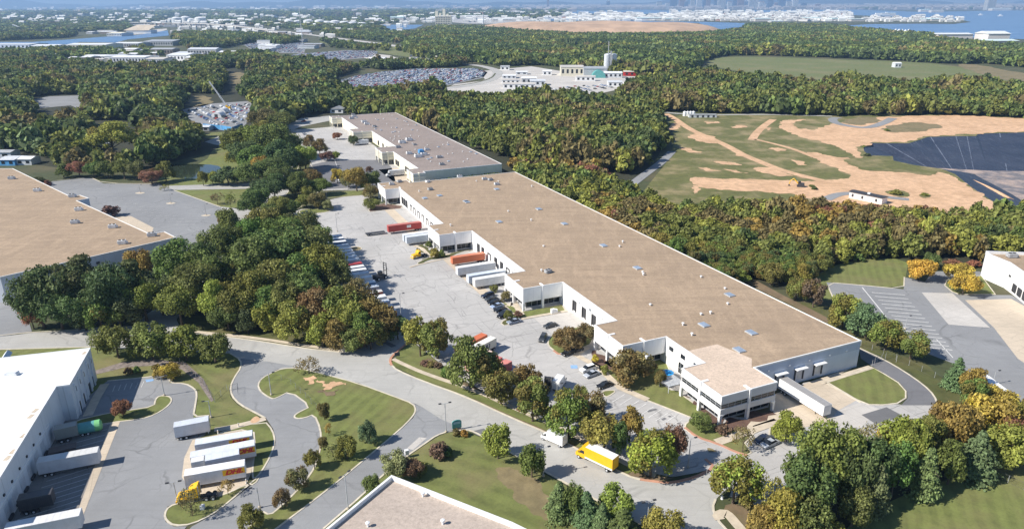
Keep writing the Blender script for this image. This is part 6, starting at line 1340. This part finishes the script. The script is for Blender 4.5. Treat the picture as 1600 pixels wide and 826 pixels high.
m = MB(); m.box(2.5, 2.75, -1.0, -.75, .2, 6.2); m.box(2.5, 2.75, .75, 1.0, .2, 6.2); [m.box(2.55, 2.7, -.75, .75, z, z+.2) for z in (1.0, 3.0, 5.0, 5.9)]; m.build('mast', 'dark', t)
m = MB(); m.box(2.8, 3.0, -2.2, 2.2, 3.6, 3.95); m.box(3.0, 4.4, -.9, -.7, .6, .75); m.box(3.0, 4.4, .7, .9, .6, .75); m.build('fork_carriage', 'grey', t)
for x in (-1.7, 1.7):
    for y in (-1.35, 1.35): wheel(t, x, y, .75, .5)
# --- straight trucks
def boxtruck(p, rot, L, cabmat, boxmat, roofmat, label, big=True):
    """rear at p, nose along rot"""
    t = thing('box_truck', label, 'truck', p, rot); h = 4.0 if big else 3.3; w = 1.28 if big else 1.1
    m = MB(); m.box(0, L, -w, w, 1.05 if big else .75, h); m.box(L-1.3, L+.9 if big else L+.3, -w+.02, w-.02, h-.9, h-.02) if big else None; m.build('cargo_box', boxmat, t)
    m = MB(); m.box(.05, L-.05, -w+.05, w-.05, h+.002, h+.04); m.build('roof', roofmat, t)
    m = MB(); m.box(.02, L-.02, -w-.02, -w+.01, 1.06, 1.5); m.box(.02, L-.02, w-.01, w+.02, 1.06, 1.5); m.build('side_stripe', 'wpaint', t) if big else None
    m = MB(); m.box(-.04, -.003, -w+.1, w-.1, 1.2, h-.2); m.build('rear_door', boxmat, t)
    if big: pr = [(L+.05,.75),(L+2.7,.75),(L+2.75,1.55),(L+1.75,1.85),(L+1.25,2.85),(L+.05,2.95)]
    else: pr = [(L+.01,.55),(L+1.9,.55),(L+1.95,1.15),(L+1.25,1.45),(L+.65,2.3),(L+.01,2.45)]
    m = MB(); m.prism(pr, -w+.12, w-.12); m.build('cab', cabmat, t)
    a, b = pr[3], pr[4]; m = MB(); m.prism([(a[0]+.0, a[1]+.05), (a[0]+.05, a[1]+.05), (b[0]+.05, b[1]-.08), (b[0], b[1]-.08)], -w+.25, w-.25)
    for s in (-1, 1): m.prism([(L+.3, a[1]+.05), (a[0]-.1, a[1]+.05), (b[0]-.02, b[1]-.15), (L+.3, b[1]-.12)], s*(w-.13)-.015, s*(w-.13)+.015)
    m.build('window', 'darkglass', t)
    for s in (-1, 1):
        m = MB(); m.box(pr[2][0]-.05, pr[2][0]+.06, s*(w-.4)-.15, s*(w-.4)+.15, pr[2][1]-.35, pr[2][1]-.1); m.build('headlight', 'ltgrey', t)
        m = MB(); m.box(a[0]-.15, a[0]-.05, s*(w+.12)-.1, s*(w+.12)+.1, a[1]+.1, a[1]+.6); m.build('mirror', 'dark', t)
    m = MB(); m.box(.2, L+2 if big else L+1, -.5, .5, .45, .74); m.box(L*.5, L*.62, -w+.05, -.6, .45, .9); m.build('chassis', 'dark', t)
    r = .5 if big else .38
    for y in (-w+.25, w-.25): wheel(t, L*.2, y, r, .45); wheel(t, L+(1.85 if big else 1.25), y, r, .28)
    return t
p = P(961, 737.5); q = P(912, 714); boxtruck(p, heading(p, q), 7.6, 'yellow', 'yellow', 'wpaint', 'bright yellow moving truck with white roof at the kerb')
p = P(882.5, 698); q = P(852, 684.5); boxtruck(p, heading(p, q), 4.6, 'wpaint', 'wpaint', 'ltgrey', 'white box van parked at the kerb ahead of the yellow truck', False)
p = P(868, 612); q = P(880, 596); boxtruck(p, heading(p, q), 4.2, 'wpaint', 'wpaint', 'wpaint', 'white truck behind the tree row with its nose into the car park', False)
p = P(856, 606); q = P(864, 594); tractor(p, heading(p, q), 'dark', 'dark tractor unit behind the tree row beside the white truck', False)
p = P(650, 248) if False else P(608, 277); q = P(611, 277)
p = P(632, 274); q = P(612, 276); boxtruck(p, heading(p, q), 9, 'wpaint', 'ltgrey', 'ltgrey', 'grey-white truck standing before the cream warehouse dock')
p = P(576, 226); q = P(560, 227); boxtruck(p, heading(p, q), 7, 'ltgrey', 'ltgrey', 'ltgrey', 'grey truck by the middle bay of the cream warehouse')
# --- cars
CM = {}
def carmesh(kind):
    if kind in CM: return CM[kind]
    if kind == 'suv': low = [(-2.3,.35),(2.25,.35),(2.35,.75),(2.2,1.0),(1.05,1.12),(-2.3,1.15),(-2.36,.8)]; cab = [(1.15,1.115),(.45,1.68),(-2.0,1.72),(-2.28,1.152)]
    elif kind == 'pickup': low = [(-2.7,.45),(2.5,.45),(2.6,.8),(2.45,1.1),(1.1,1.2),(-2.7,1.15)]; cab = [(1.15,1.2),(.5,1.78),(-.7,1.8),(-.95,1.17)]
    else: low = [(-2.3,.3),(2.2,.3),(2.33,.6),(2.15,.82),(1.1,.93),(-1.65,.97),(-2.3,.92),(-2.36,.6)]; cab = [(1.2,.925),(.35,1.42),(-1.0,1.44),(-1.85,.968)]
    m = MB(); m.prism(low, -.9, .9); n = len(m.v); k_ = len(low)
    m.v = [(x, y*(.94 if z > .9 else 1), z) for x, y, z in m.v]
    b, c, d_, e = cab; m.poly([(c[0]-.12, -.62, c[1]+.02), (c[0]-.12, .62, c[1]+.02), (d_[0]+.1, .62, d_[1]+.02), (d_[0]+.1, -.62, d_[1]+.02)])
    m.box(d_[0]+.1, c[0]-.12, -.63, .63, c[1]-.03, c[1]+.018)
    g_ = MB(); y0, y1 = .82, .64; q = [(b[0], -y0, b[1]), (b[0], y0, b[1]), (c[0], y1, c[1]), (c[0], -y1, c[1]), (d_[0], y1, d_[1]), (d_[0], -y1, d_[1]), (e[0], y0, e[1]), (e[0], -y0, e[1])]
    g_.v = q; g_.f = [(0, 1, 2, 3), (3, 2, 4, 5), (5, 4, 6, 7), (1, 6, 4, 2), (0, 3, 5, 7)]
    h = MB()
    for s in (-1, 1): h.box(low[2][0]-.12, low[2][0]+.0, s*.68-.16, s*.68+.16, low[2][1]-.02, low[2][1]+.12)
    tl = MB()
    for s in (-1, 1): tl.box(low[-1][0]-.02, low[-1][0]+.1, s*.7-.14, s*.7+.14, low[-1][1]-.02, low[-1][1]+.14)
    CM[kind] = (m.mesh('body', 'carpaint'), g_.mesh('window_glass', 'darkglass'), h.mesh('headlight', 'wpaint'), tl.mesh('tail_light', 'redpaint')); return CM[kind]
def car(a, b, kind, col, label, s=1.06):
    """nose at pixel b, tail at pixel a"""
    A, B = (P(*a) if isinstance(a, tuple) else a), (P(*b) if isinstance(b, tuple) else b); c = (A+B)/2; t = thing('parked_car', label, 'car', c, heading(A, B), 'cars near the long warehouse'); bo, gl, hl, tl = carmesh(kind)
    link('body', bo, t, color=col); link('window_glass', gl, t); link('headlight', hl, t); link('tail_light', tl, t)
    for x in (-1.4, 1.4):
        for y in (-.8, .8): wheel(t, x, y, .34, .22)
    t.scale = (s, s, s)
BK = (.012, .013, .015); NB = (.02, .03, .06); SV = (.42, .45, .50); DG = (.06, .065, .07); WC = (.78, .78, .77); LBc = (.30, .38, .52)
car((775,461),(749,467),'suv',NB,'dark suv farthest from the corner in the row by the third pavilion'); car((779,467),(756,472),'sedan',DG,'dark grey car second in the row by the third pavilion'); car((783,471.5),(761,477),'sedan',BK,'black car third in the row by the third pavilion')
car((787,477),(766,483),'sedan',LBc,'light blue car in the row by the third pavilion'); car((791,483),(772,489),'sedan',BK,'black car just below the light blue one'); car((797,491),(776,499),'suv',BK,'black suv nearest the island tip in the row by the third pavilion'); car((798,487),(785,492) if False else (779,494.5),'sedan',NB,'dark blue car squeezed beside the black suv by the island tip')
car((813,502),(793,507),'sedan',(.25,.29,.36),'grey-blue car driving past the end of the dark car row'); car((868,508.5),(851,513),'sedan',DG,'dark car alone before the dock doors'); car((851,526),(845,536),'suv',DG,'dark grey suv beside the rounded lawn')
car((898,550),(879,557),'suv',BK,'black suv parked against the rounded lawn'); car((906,547),(893,551),'sedan',DG,'dark grey car behind the black suv by the lawn'); car((930,575),(906,583),'suv',WC,'white suv in the office car park'); car((935,583),(913,591),'sedan',SV,'silver car next to the white suv'); car((956,600),(933,608),'sedan',BK,'black sedan nearest the viewer in the office car park')
car((1212,691),(1192,700),'sedan',SV,'silver car in the bay near the grove'); car((1196,686),(1184,692),'sedan',NB,'dark blue car in the shaded bay'); car((1205,688),(1190,694),'sedan',DG,'dark grey car in the shaded bay between two others')
car((488,335.5),(470,335.5),'pickup',(.10,.25,.55),'blue pickup at the corner of the far grass strip'); car((470,212),(480,209),'sedan',WC,'white car at the far end by the tree belt'); car((585,312),(578,312),'sedan',WC,'white car by the far lot trees') if False else None
car((540,281),(528,283),'sedan',WC,'white car under the golden trees of the far lot'); car((574,276),(565,279),'sedan',SV,'silver car under the far lot trees')
car((478,190),(471,191),'sedan',(.45,.05,.04),'red car on the side road by the white garage'); car((474,187),(480,186),'sedan',WC,'white car beside the red one on the side road')
# lots full of cars far away: the nearest three hundred less those above one by one
FC = []
for kd in ('sedan', 'suv'):
    m = MB()
    if kd == 'sedan': lo = [(-2.3,.3),(2.3,.3),(2.2,.8),(1.1,.93),(-1.7,.97),(-2.3,.9)]; ca = [(1.2,.92),(.35,1.42),(-1.0,1.44),(-1.85,.96)]
    else: lo = [(-2.3,.35),(2.3,.35),(2.2,1.0),(1.05,1.12),(-2.3,1.15)]; ca = [(1.15,1.11),(.45,1.68),(-2.0,1.72),(-2.28,1.14)]
    m.prism(lo, -.9, .9); m.prism(ca, -.75, .75); FC.append(m.mesh('lot_car', 'carpaint'))
rc = np.random.default_rng(3)
pal = [WC, WC, SV, SV, LBc, BK, DG, (.40,.05,.04), (.10,.16,.32), (.55,.57,.60), (.30,.30,.31)]
def lot(poly, rowsp, colsp, ang):
    pl = W2(poly); cx = sum(p.x for p in pl)/len(pl); cy = sum(p.y for p in pl)/len(pl); R_ = max((p-Vector((cx, cy, 0))).length for p in pl); out = []
    for i in np.arange(-R_, R_, rowsp):
        for j in np.arange(-R_, R_, colsp):
            if rc.random() < .88: out.append((cx+i*math.cos(ang)-j*math.sin(ang), cy+i*math.sin(ang)+j*math.cos(ang)))
    o = np.array(out); return o[inpoly(o[:, 0], o[:, 1], pl)]
cars = []
for poly, rs, cs_, an in (([(530,128),(562,119),(602,113),(650,109),(740,108),(758,113),(752,121),(700,133),(645,140),(602,148),(545,151),(505,146)],6.4,2.9,.35),([(440,90),(470,85),(540,80),(590,80),(582,89),(520,94),(450,96)],7,3.2,.1),([(640,83),(662,85),(682,90),(678,95),(642,92)],8,3.6,.3),([(382,70),(420,65),(478,69),(473,83),(402,81)],9,4.5,.2),([(830,140),(990,130),(970,136),(900,146),(820,149)],13,7,.3)):
    for q in lot(poly, rs, cs_, an): cars.append((q[0], q[1], an+math.pi*rc.integers(0, 2)+rc.normal()*.05))
for q in lot([(288,176),(320,167),(388,163),(398,178),(376,196),(330,196)], 8.5, 4.6, .6): cars.append((q[0], q[1], rc.random()*6.28))
for q in lot([(548,160),(590,152),(640,154),(636,164),(590,168)], 6.5, 3.0, .35): cars.append((q[0], q[1], .35))
cars.sort(key=lambda q: q[0]**2+q[1]**2); V, F, Cc = [], [], []
for i, (x, y, a) in enumerate(cars):
    c = pal[int(rc.integers(0, len(pal)))]; kd = int(rc.integers(0, 2))
    if i < 260:
        o = link('parked_car', FC[kd], None, (x, y, .15), a, c); sx, sy, _ = project((x, y, 0))
        if sx < 420: tag(o, 'car dumped among others in the scrap yard behind the blue wall', 'car', 'cars in the scrap yard behind the blue wall')
        elif sx > 775: tag(o, 'small vehicle parked in the industrial yard', 'car', 'vehicles in the industrial yard')
        else: tag(o, 'car in the packed vehicle lot beyond the cream warehouse', 'car', 'cars in the packed vehicle lot')
    else:
        me = FC[kd]; n0 = len(V); ca, sa = math.cos(a), math.sin(a)
        V += [(x+v.co.x*ca-v.co.y*sa, y+v.co.x*sa+v.co.y*ca, v.co.z+.15) for v in me.vertices]
        for f in me.polygons: F.append([n0+i_ for i_ in f.vertices]); Cc.append((*c, 1))
me = bpy.data.meshes.new('parked_cars'); me.from_pydata(V, [], F); at = me.attributes.new('bodycol', 'FLOAT_COLOR', 'FACE'); at.data.foreach_set('color', np.array(Cc, np.float32).ravel())
mc, t, b = nodes('lot_car_paint'); t.links.new(N(t, 'ShaderNodeAttribute', attribute_name='bodycol').outputs['Color'], b.inputs['Base Color']); b.inputs['Roughness'].default_value = .25; me.materials.append(mc)
o = link('parked_cars', me); o['kind'] = 'stuff'; o['label'] = 'hundreds of distant cars filling the far vehicle lots'
# --- excavator on the bare soil
p = P(1251, 292); t = thing('excavator', 'small excavator working on the bare soil left of the mobile office', 'excavator', p, math.radians(160))
m = MB(); m.box(-1.8, 1.6, -1.3, 1.3, 1.1, 2.3); m.build('body', 'dark', t); m = MB(); m.box(.2, 1.7, .2, 1.2, 2.3, 3.5); m.build('cab', 'darkglass', t)
m = MB(); m.box(-2.1, 2.1, -1.5, -.9, 0, 1.0); m.box(-2.1, 2.1, .9, 1.5, 0, 1.0); m.build('track', 'dark', t)
m = MB(); m.tube([(1.5,-.3,1.8),(4.2,-.3,4.6),(6.0,-.3,3.2)], [.35,.3,.25], 6); m.tube([(6.0,-.3,3.3),(6.4,-.3,1.0)], .22, 6); m.build('boom', 'yellow', t); m = MB(); m.prism([(5.9,.2),(6.9,.2),(6.7,1.1),(6.1,1.1)], -.8, .2); m.build('bucket', 'dark', t)
for i, x in enumerate((1069.5,1074,1078.5,1083)):
    p = P(x, 181.5); t = thing('liquid_tank', 'white upright tank beside the gravel track, %s from the left' % nth(i), 'tank', p, 0, 'white tanks beside the gravel track'); m = MB(); m.lathe([(1.7,0),(1.7,4),(0,4.8)], 0, 0, 14); m.build('shell', 'wpaint', t); m = MB(); m.lathe([(.4,4.6),(.4,5.1),(0,5.1)], 0, 0, 8); m.build('hatch', 'grey', t)
p = P(1100, 184); t = thing('container_row', 'low grey equipment shed in a fenced pad beside the white tanks', 'shed', p); m = MB(); m.box(-14, 12, 0, 5, 0, 2.6); m.build('wall', 'ltgrey', t); m = MB(); m.box(-14.3, 12.3, -.3, 5.3, 2.6, 2.9); m.build('roof', 'grey', t); m = MB(); [m.box(-12+i*5, -10+i*5, -.06, .02, .2, 2.2) for i in range(5)]; m.build('door', 'dark', t)
# ================================================================ poles, signs, fences
def lamp(x, yb, yt, heads, label, rot=0.0):
    p = P(x, yb); z = 2.0
    while project(p+Vector((0, 0, z)))[1] > yt and z < 16: z += .1
    t = thing('street_lamp', label, 'street lamp', p, rot, 'lamp posts')
    m = MB(); m.lathe([(.3,0),(.3,.5),(0,.5)], 0, 0, 10); m.build('base', 'walk', t)
    m = MB(); m.tube([(0,0,.4),(0,0,z)], [.13,.08], 8)
    for s in heads: m.tube([(0,0,z-.1),(s*1.1,0,z+.05)], .06, 6)
    m.build('pole', 'grey', t)
    for s in heads:
        m = MB(); m.box(min(s*.9, s*1.6), max(s*.9, s*1.6), -.2, .2, z, z+.18); h = m.build('lamp_head', 'dark', t); m = MB(); m.box(min(s*1.0, s*1.5), max(s*1.0, s*1.5), -.15, .15, z-.03, z-.003); m.build('lens', 'ltgrey', h)
    return t
for a in ((697,675,630,(-1,1),'two-headed lamp post by the green sign at the junction',.3),(849,744,699,(-1,1),'lamp post at the kerb opposite the yellow truck',.3),(1075,730,685,(1,),'lamp post on the grass tip by the gate',.3),(544,795,741,(-1,1),'lamp post at the right kerb of the branch road',1.0),(1011,823,783,(-1,1),'lamp post nearest the bottom edge, beside the evergreens',.3),(406,793,761,(-1,),'lamp post at the lower end of the yard drive',.3),(277,783,753,(-1,1),'lamp post beside the nose of the yellow tractor',.3),(627,502,459,(1,),'tall lamp post at the end of the trailer row',.3),(527,362,334,(1,),'lamp post on the concrete base at the far end of the truck parking',.3),(219,301,289,(1,),'lamp post in the left car park, farthest left',.3),(267,317,304,(1,),'middle lamp post in the left car park',.3),(322,336,319,(1,),'lamp post in the left car park nearest the trees',.3),(710,562,527,(1,),'lamp post behind the red-tipped trees',.3),(870,632,600,(1,),'lamp post among the trees before the white truck',.3),(257,618,588,(-1,1),'lamp post in the small car park by the white roof',.3),(330,652,626,(-1,),'lamp post on the slope above the short grey trailer',.3),(1414,514,494,(1,),'lamp post in the right car park near the trees',.3),(1551,601,580,(1,),'lamp post at the far end of the right car park',.3),(424,617,583,(1,),'lamp post on the fenced lawn by the yard drive',.3)): lamp(*a)
p = P(714, 671); t = thing('entrance_sign', 'rounded teal entrance sign on the grass at the junction', 'sign', p, .35)
m = MB(); m.prism([(-1.2,.6),(1.2,.6),(1.2,2.4),(.8,2.75),(0,2.9),(-.8,2.75),(-1.2,2.4)], -.15, .15); m.build('panel', 'teal', t); m = MB(); m.box(-1.0, 1.0, -.25, .25, 0, .6); m.build('base', 'stone', t); m = MB(); m.box(-.9, .9, -.17, -.152, 1.8, 2.4); m.build('face', plain('sign_face', (.45,.68,.68), .6), t)
for x, y, lb in ((621,559,'small black sign board beside the lot entrance'),(636,714,'white post-mounted box on the slope by the branch road') ):
    p = P(x, y); w = 'navy' if x == 621 else 'wpaint'; t = thing('notice_board' if x == 621 else 'post_box', lb, 'sign' if x == 621 else 'box', p, .4); m = MB(); m.box(-.8, .8, -.1, .1, .7, 1.9) if x == 621 else m.box(-.45, .45, -.4, .4, .9, 2.1); m.build('panel', w, t)
    for s in (-.5, .5) if x == 621 else (-.3, .3): m = MB(); m.box(s-.06, s+.06, -.06, .06, 0, .9); m.build('leg', 'grey', t)
p = P(537, 548); t = thing('utility_box', 'cream utility box beside the sidewalk corner', 'box', p, -.2); m = MB(); m.box(-.7, .7, -.5, .5, .1, 1.3); m.build('cabinet', 'kerb', t); m = MB(); m.box(-.75, .75, -.55, .55, 1.3, 1.4); m.build('lid', 'wpaint', t); m = MB(); m.box(-.9, .9, -.7, .7, 0, .1); m.build('plinth', 'walk', t)
p = P(1047, 583); t = thing('patio_umbrella', 'bright blue patio umbrella by the office windows', 'umbrella', P(1042, 592)); m = MB(); m.lathe([(1.9,2.2),(1.0,2.65),(0,2.95)], 0, 0, 8); m.build('canopy', plain('blue_canopy', (.03,.35,.75), .7), t); m = MB(); m.tube([(0,0,0),(0,0,2.9)], .04, 6); m.build('pole', 'ltgrey', t); m = MB(); m.lathe([(.4,0),(.4,.12),(0,.12)], 0, 0, 10); m.build('base', 'dark', t)
p = P(1048, 606); t = thing('pergola', 'pale slatted patio canopy on the office lawn', 'canopy', p, GA); m = MB()
for i in range(10): m.box(-2.6, 2.6, -2.4+i*.5, -2.1+i*.5, 2.3, 2.4)
m.build('slats', 'ltgrey', t); 
for x in (-2.3, 2.3):
    for y in (-2.1, 2.1): m = MB(); m.box(x-.08, x+.08, y-.08, y+.08, 0, 2.3); m.build('post', 'ltgrey', t)
p = P(866, 489); t = thing('utility_box', 'white cabinets on the grass beside the third bay wall', 'box', p, GA); m = MB(); m.box(-1.2, .2, -.6, .6, .1, 1.7); m.box(.25, 1.1, -.6, .6, .1, 1.4); m.build('cabinet', 'wpaint', t); m = MB(); m.box(-1.4, 1.3, -.8, .8, 0, .1); m.build('plinth', 'walk', t)
for i, (x, y) in enumerate(((327,665),(326,676),(341,678),(373,667),(413,656) if False else (385,755))):
    p = P(x, y); t = thing('bollard', 'pale barrier post at the edge of the gravel, %s from the left' % nth([326,327,341,373,385].index(x)), 'bollard', p, 0, 'barrier posts at the edge of the gravel'); m = MB(); m.lathe([(.14,0),(.14,1.1),(.08,1.25),(0,1.28)], 0, 0, 10); m.build('post', 'wpaint', t); m = MB(); m.lathe([(.145,.8),(.145,.95)], 0, 0, 10); m.build('band', 'yellow', t)
p = P(1128, 779); t = thing('hydrant', 'small white hydrant box at the turning circle kerb', 'hydrant', p); m = MB(); m.lathe([(.3,0),(.3,.15),(.18,.2),(.18,.75),(.24,.8),(.1,1.0),(0,1.02)], 0, 0, 12); m.build('barrel', 'wpaint', t); m = MB(); m.box(-.32, .32, -.08, .08, .5, .66); m.build('outlet', 'wpaint', t)
p = P(317, 795); t = thing('utility_box', 'small white box on the island below the yellow tractor', 'box', p); m = MB(); m.box(-.4, .4, -.4, .4, .12, 1.0); m.build('cabinet', 'wpaint', t); m = MB(); m.box(-.45, .45, -.45, .45, 1.0, 1.06); m.build('lid', 'ltgrey', t)
fm, ft, fb = nodes('chain_link'); fco = coords(ft, (1, 1, 1), obj=True); fs_ = N(ft, 'ShaderNodeSeparateXYZ'); ft.links.new(fco, fs_.inputs[0])
def fence(pts, h, label, step=3.0, gate=False):
    """posts, rails and a woven mesh of thin wires"""
    w = W2(pts); t = thing('gate' if gate else 'chain_fence', label, 'gate' if gate else 'fence', (0, 0, 0))
    wires = MB()
    for a, b in zip(w, w[1:]):
        d = b-a; n = max(1, int(d.length/step))
        for i in range(n+1):
            q = a.lerp(b, i/n)
            if i < n or b is w[-1]: m = MB(); m.tube([(q.x, q.y, 0), (q.x, q.y, h+.1)], .045, 5); m.build('post', 'grey', t)
        for z in (h, .08): wires.tube([(a.x, a.y, z), (b.x, b.y, z)], .025, 4)
        nn = max(2, int(d.length/.55))
        for i in range(nn):
            q0 = a.lerp(b, i/nn); q1 = a.lerp(b, min(1, (i+2)/nn))
            wires.tube([(q0.x, q0.y, .1), (q1.x, q1.y, h)], .006, 3, False); wires.tube([(q1.x, q1.y, .1), (q0.x, q0.y, h)], .006, 3, False)
    wires.build('mesh', 'dark', t)
fence([(275,560),(300,585),(320,603),(336,628),(355,610)], 1.8, 'chain-link fence climbing the grass above the stone path')
fence([(407,596),(440,594),(455,601),(478,622),(495,640)], 1.8, 'chain-link fence round the small lawn at the yard drive')
fence([(1057,738),(1075,731),(1090,727)], 2.2, 'chain-link fence at the end of the tree row by the entrance')
fence([(1104,741),(1115,732)], 2.2, 'open chain-link gate at the car park entrance', 1.6, True)
fence([(359,610),(372,606),(372,616)], 1.6, 'low open gate at the left kerb of the yard drive', 2.0, True)
fence([(1362,573),(1370,566),(1383,561),(1400,566)], 2.2, 'chain-link gate at the head of the dark loop road', 1.6, True)
fence([(1345,540),(1380,553),(1420,571),(1460,590),(1500,615)], 1.8, 'chain-link fence along the foot of the bank beside the loop road', 3.5)
fence([(1550,742),(1600,765),(1640,785)], 1.8, 'chain-link fence across the mown field in the corner')
p0, p1 = P(1510, 588), P(1534, 585)
# white truck bodies at the right edge beyond the golden trees
A = P(1534, 584, 4); B = P(1620, 650, 4); A.z = B.z = 0; d = (B-A).normalized()
for i in range(3):
    trailer(A+d*(i*17+15.5), heading(B, A), 15, 'van', WHT, (.88,.88,.87), 'white trailer in the line beyond the golden trees, %s from its far end' % nth(i), None)
# rubble and pallets
for x, y, lb in ((596,383,'dark low pallets stacked at the red trailer'),): pass
t = thing('flatbed_trailer', 'empty dark flatbed trailer in front of the red trailer', 'trailer', G(-46, 193.5), GA); m = MB(); m.box(0, 9, -1.2, 1.2, .95, 1.15); m.build('deck', 'dark', t)
for x in (1.0, 2.2):
    for y in (-.9, .9): wheel(t, x, y)
# ================================================================ haze
HZ = 620.0
m = MB(); m.box(-45000, 45000, -1500, 40000, -12, HZ); o = m.build('haze', None if False else plain('tmp', (1, 1, 1)))
hm_, ht, hb = nodes('haze_air'); ht.nodes.remove(hb); pv = N(ht, 'ShaderNodeVolumePrincipled'); pv.inputs['Color'].default_value = (.42, .66, 1.0, 1); pv.inputs['Density'].default_value = 7.2e-5; pv.inputs['Anisotropy'].default_value = .1
ht.links.new(pv.outputs[0], ht.nodes['Material Output'].inputs['Volume']); o.data.materials.clear(); o.data.materials.append(hm_); o['kind'] = 'stuff'; o['label'] = 'pale blue distance haze'
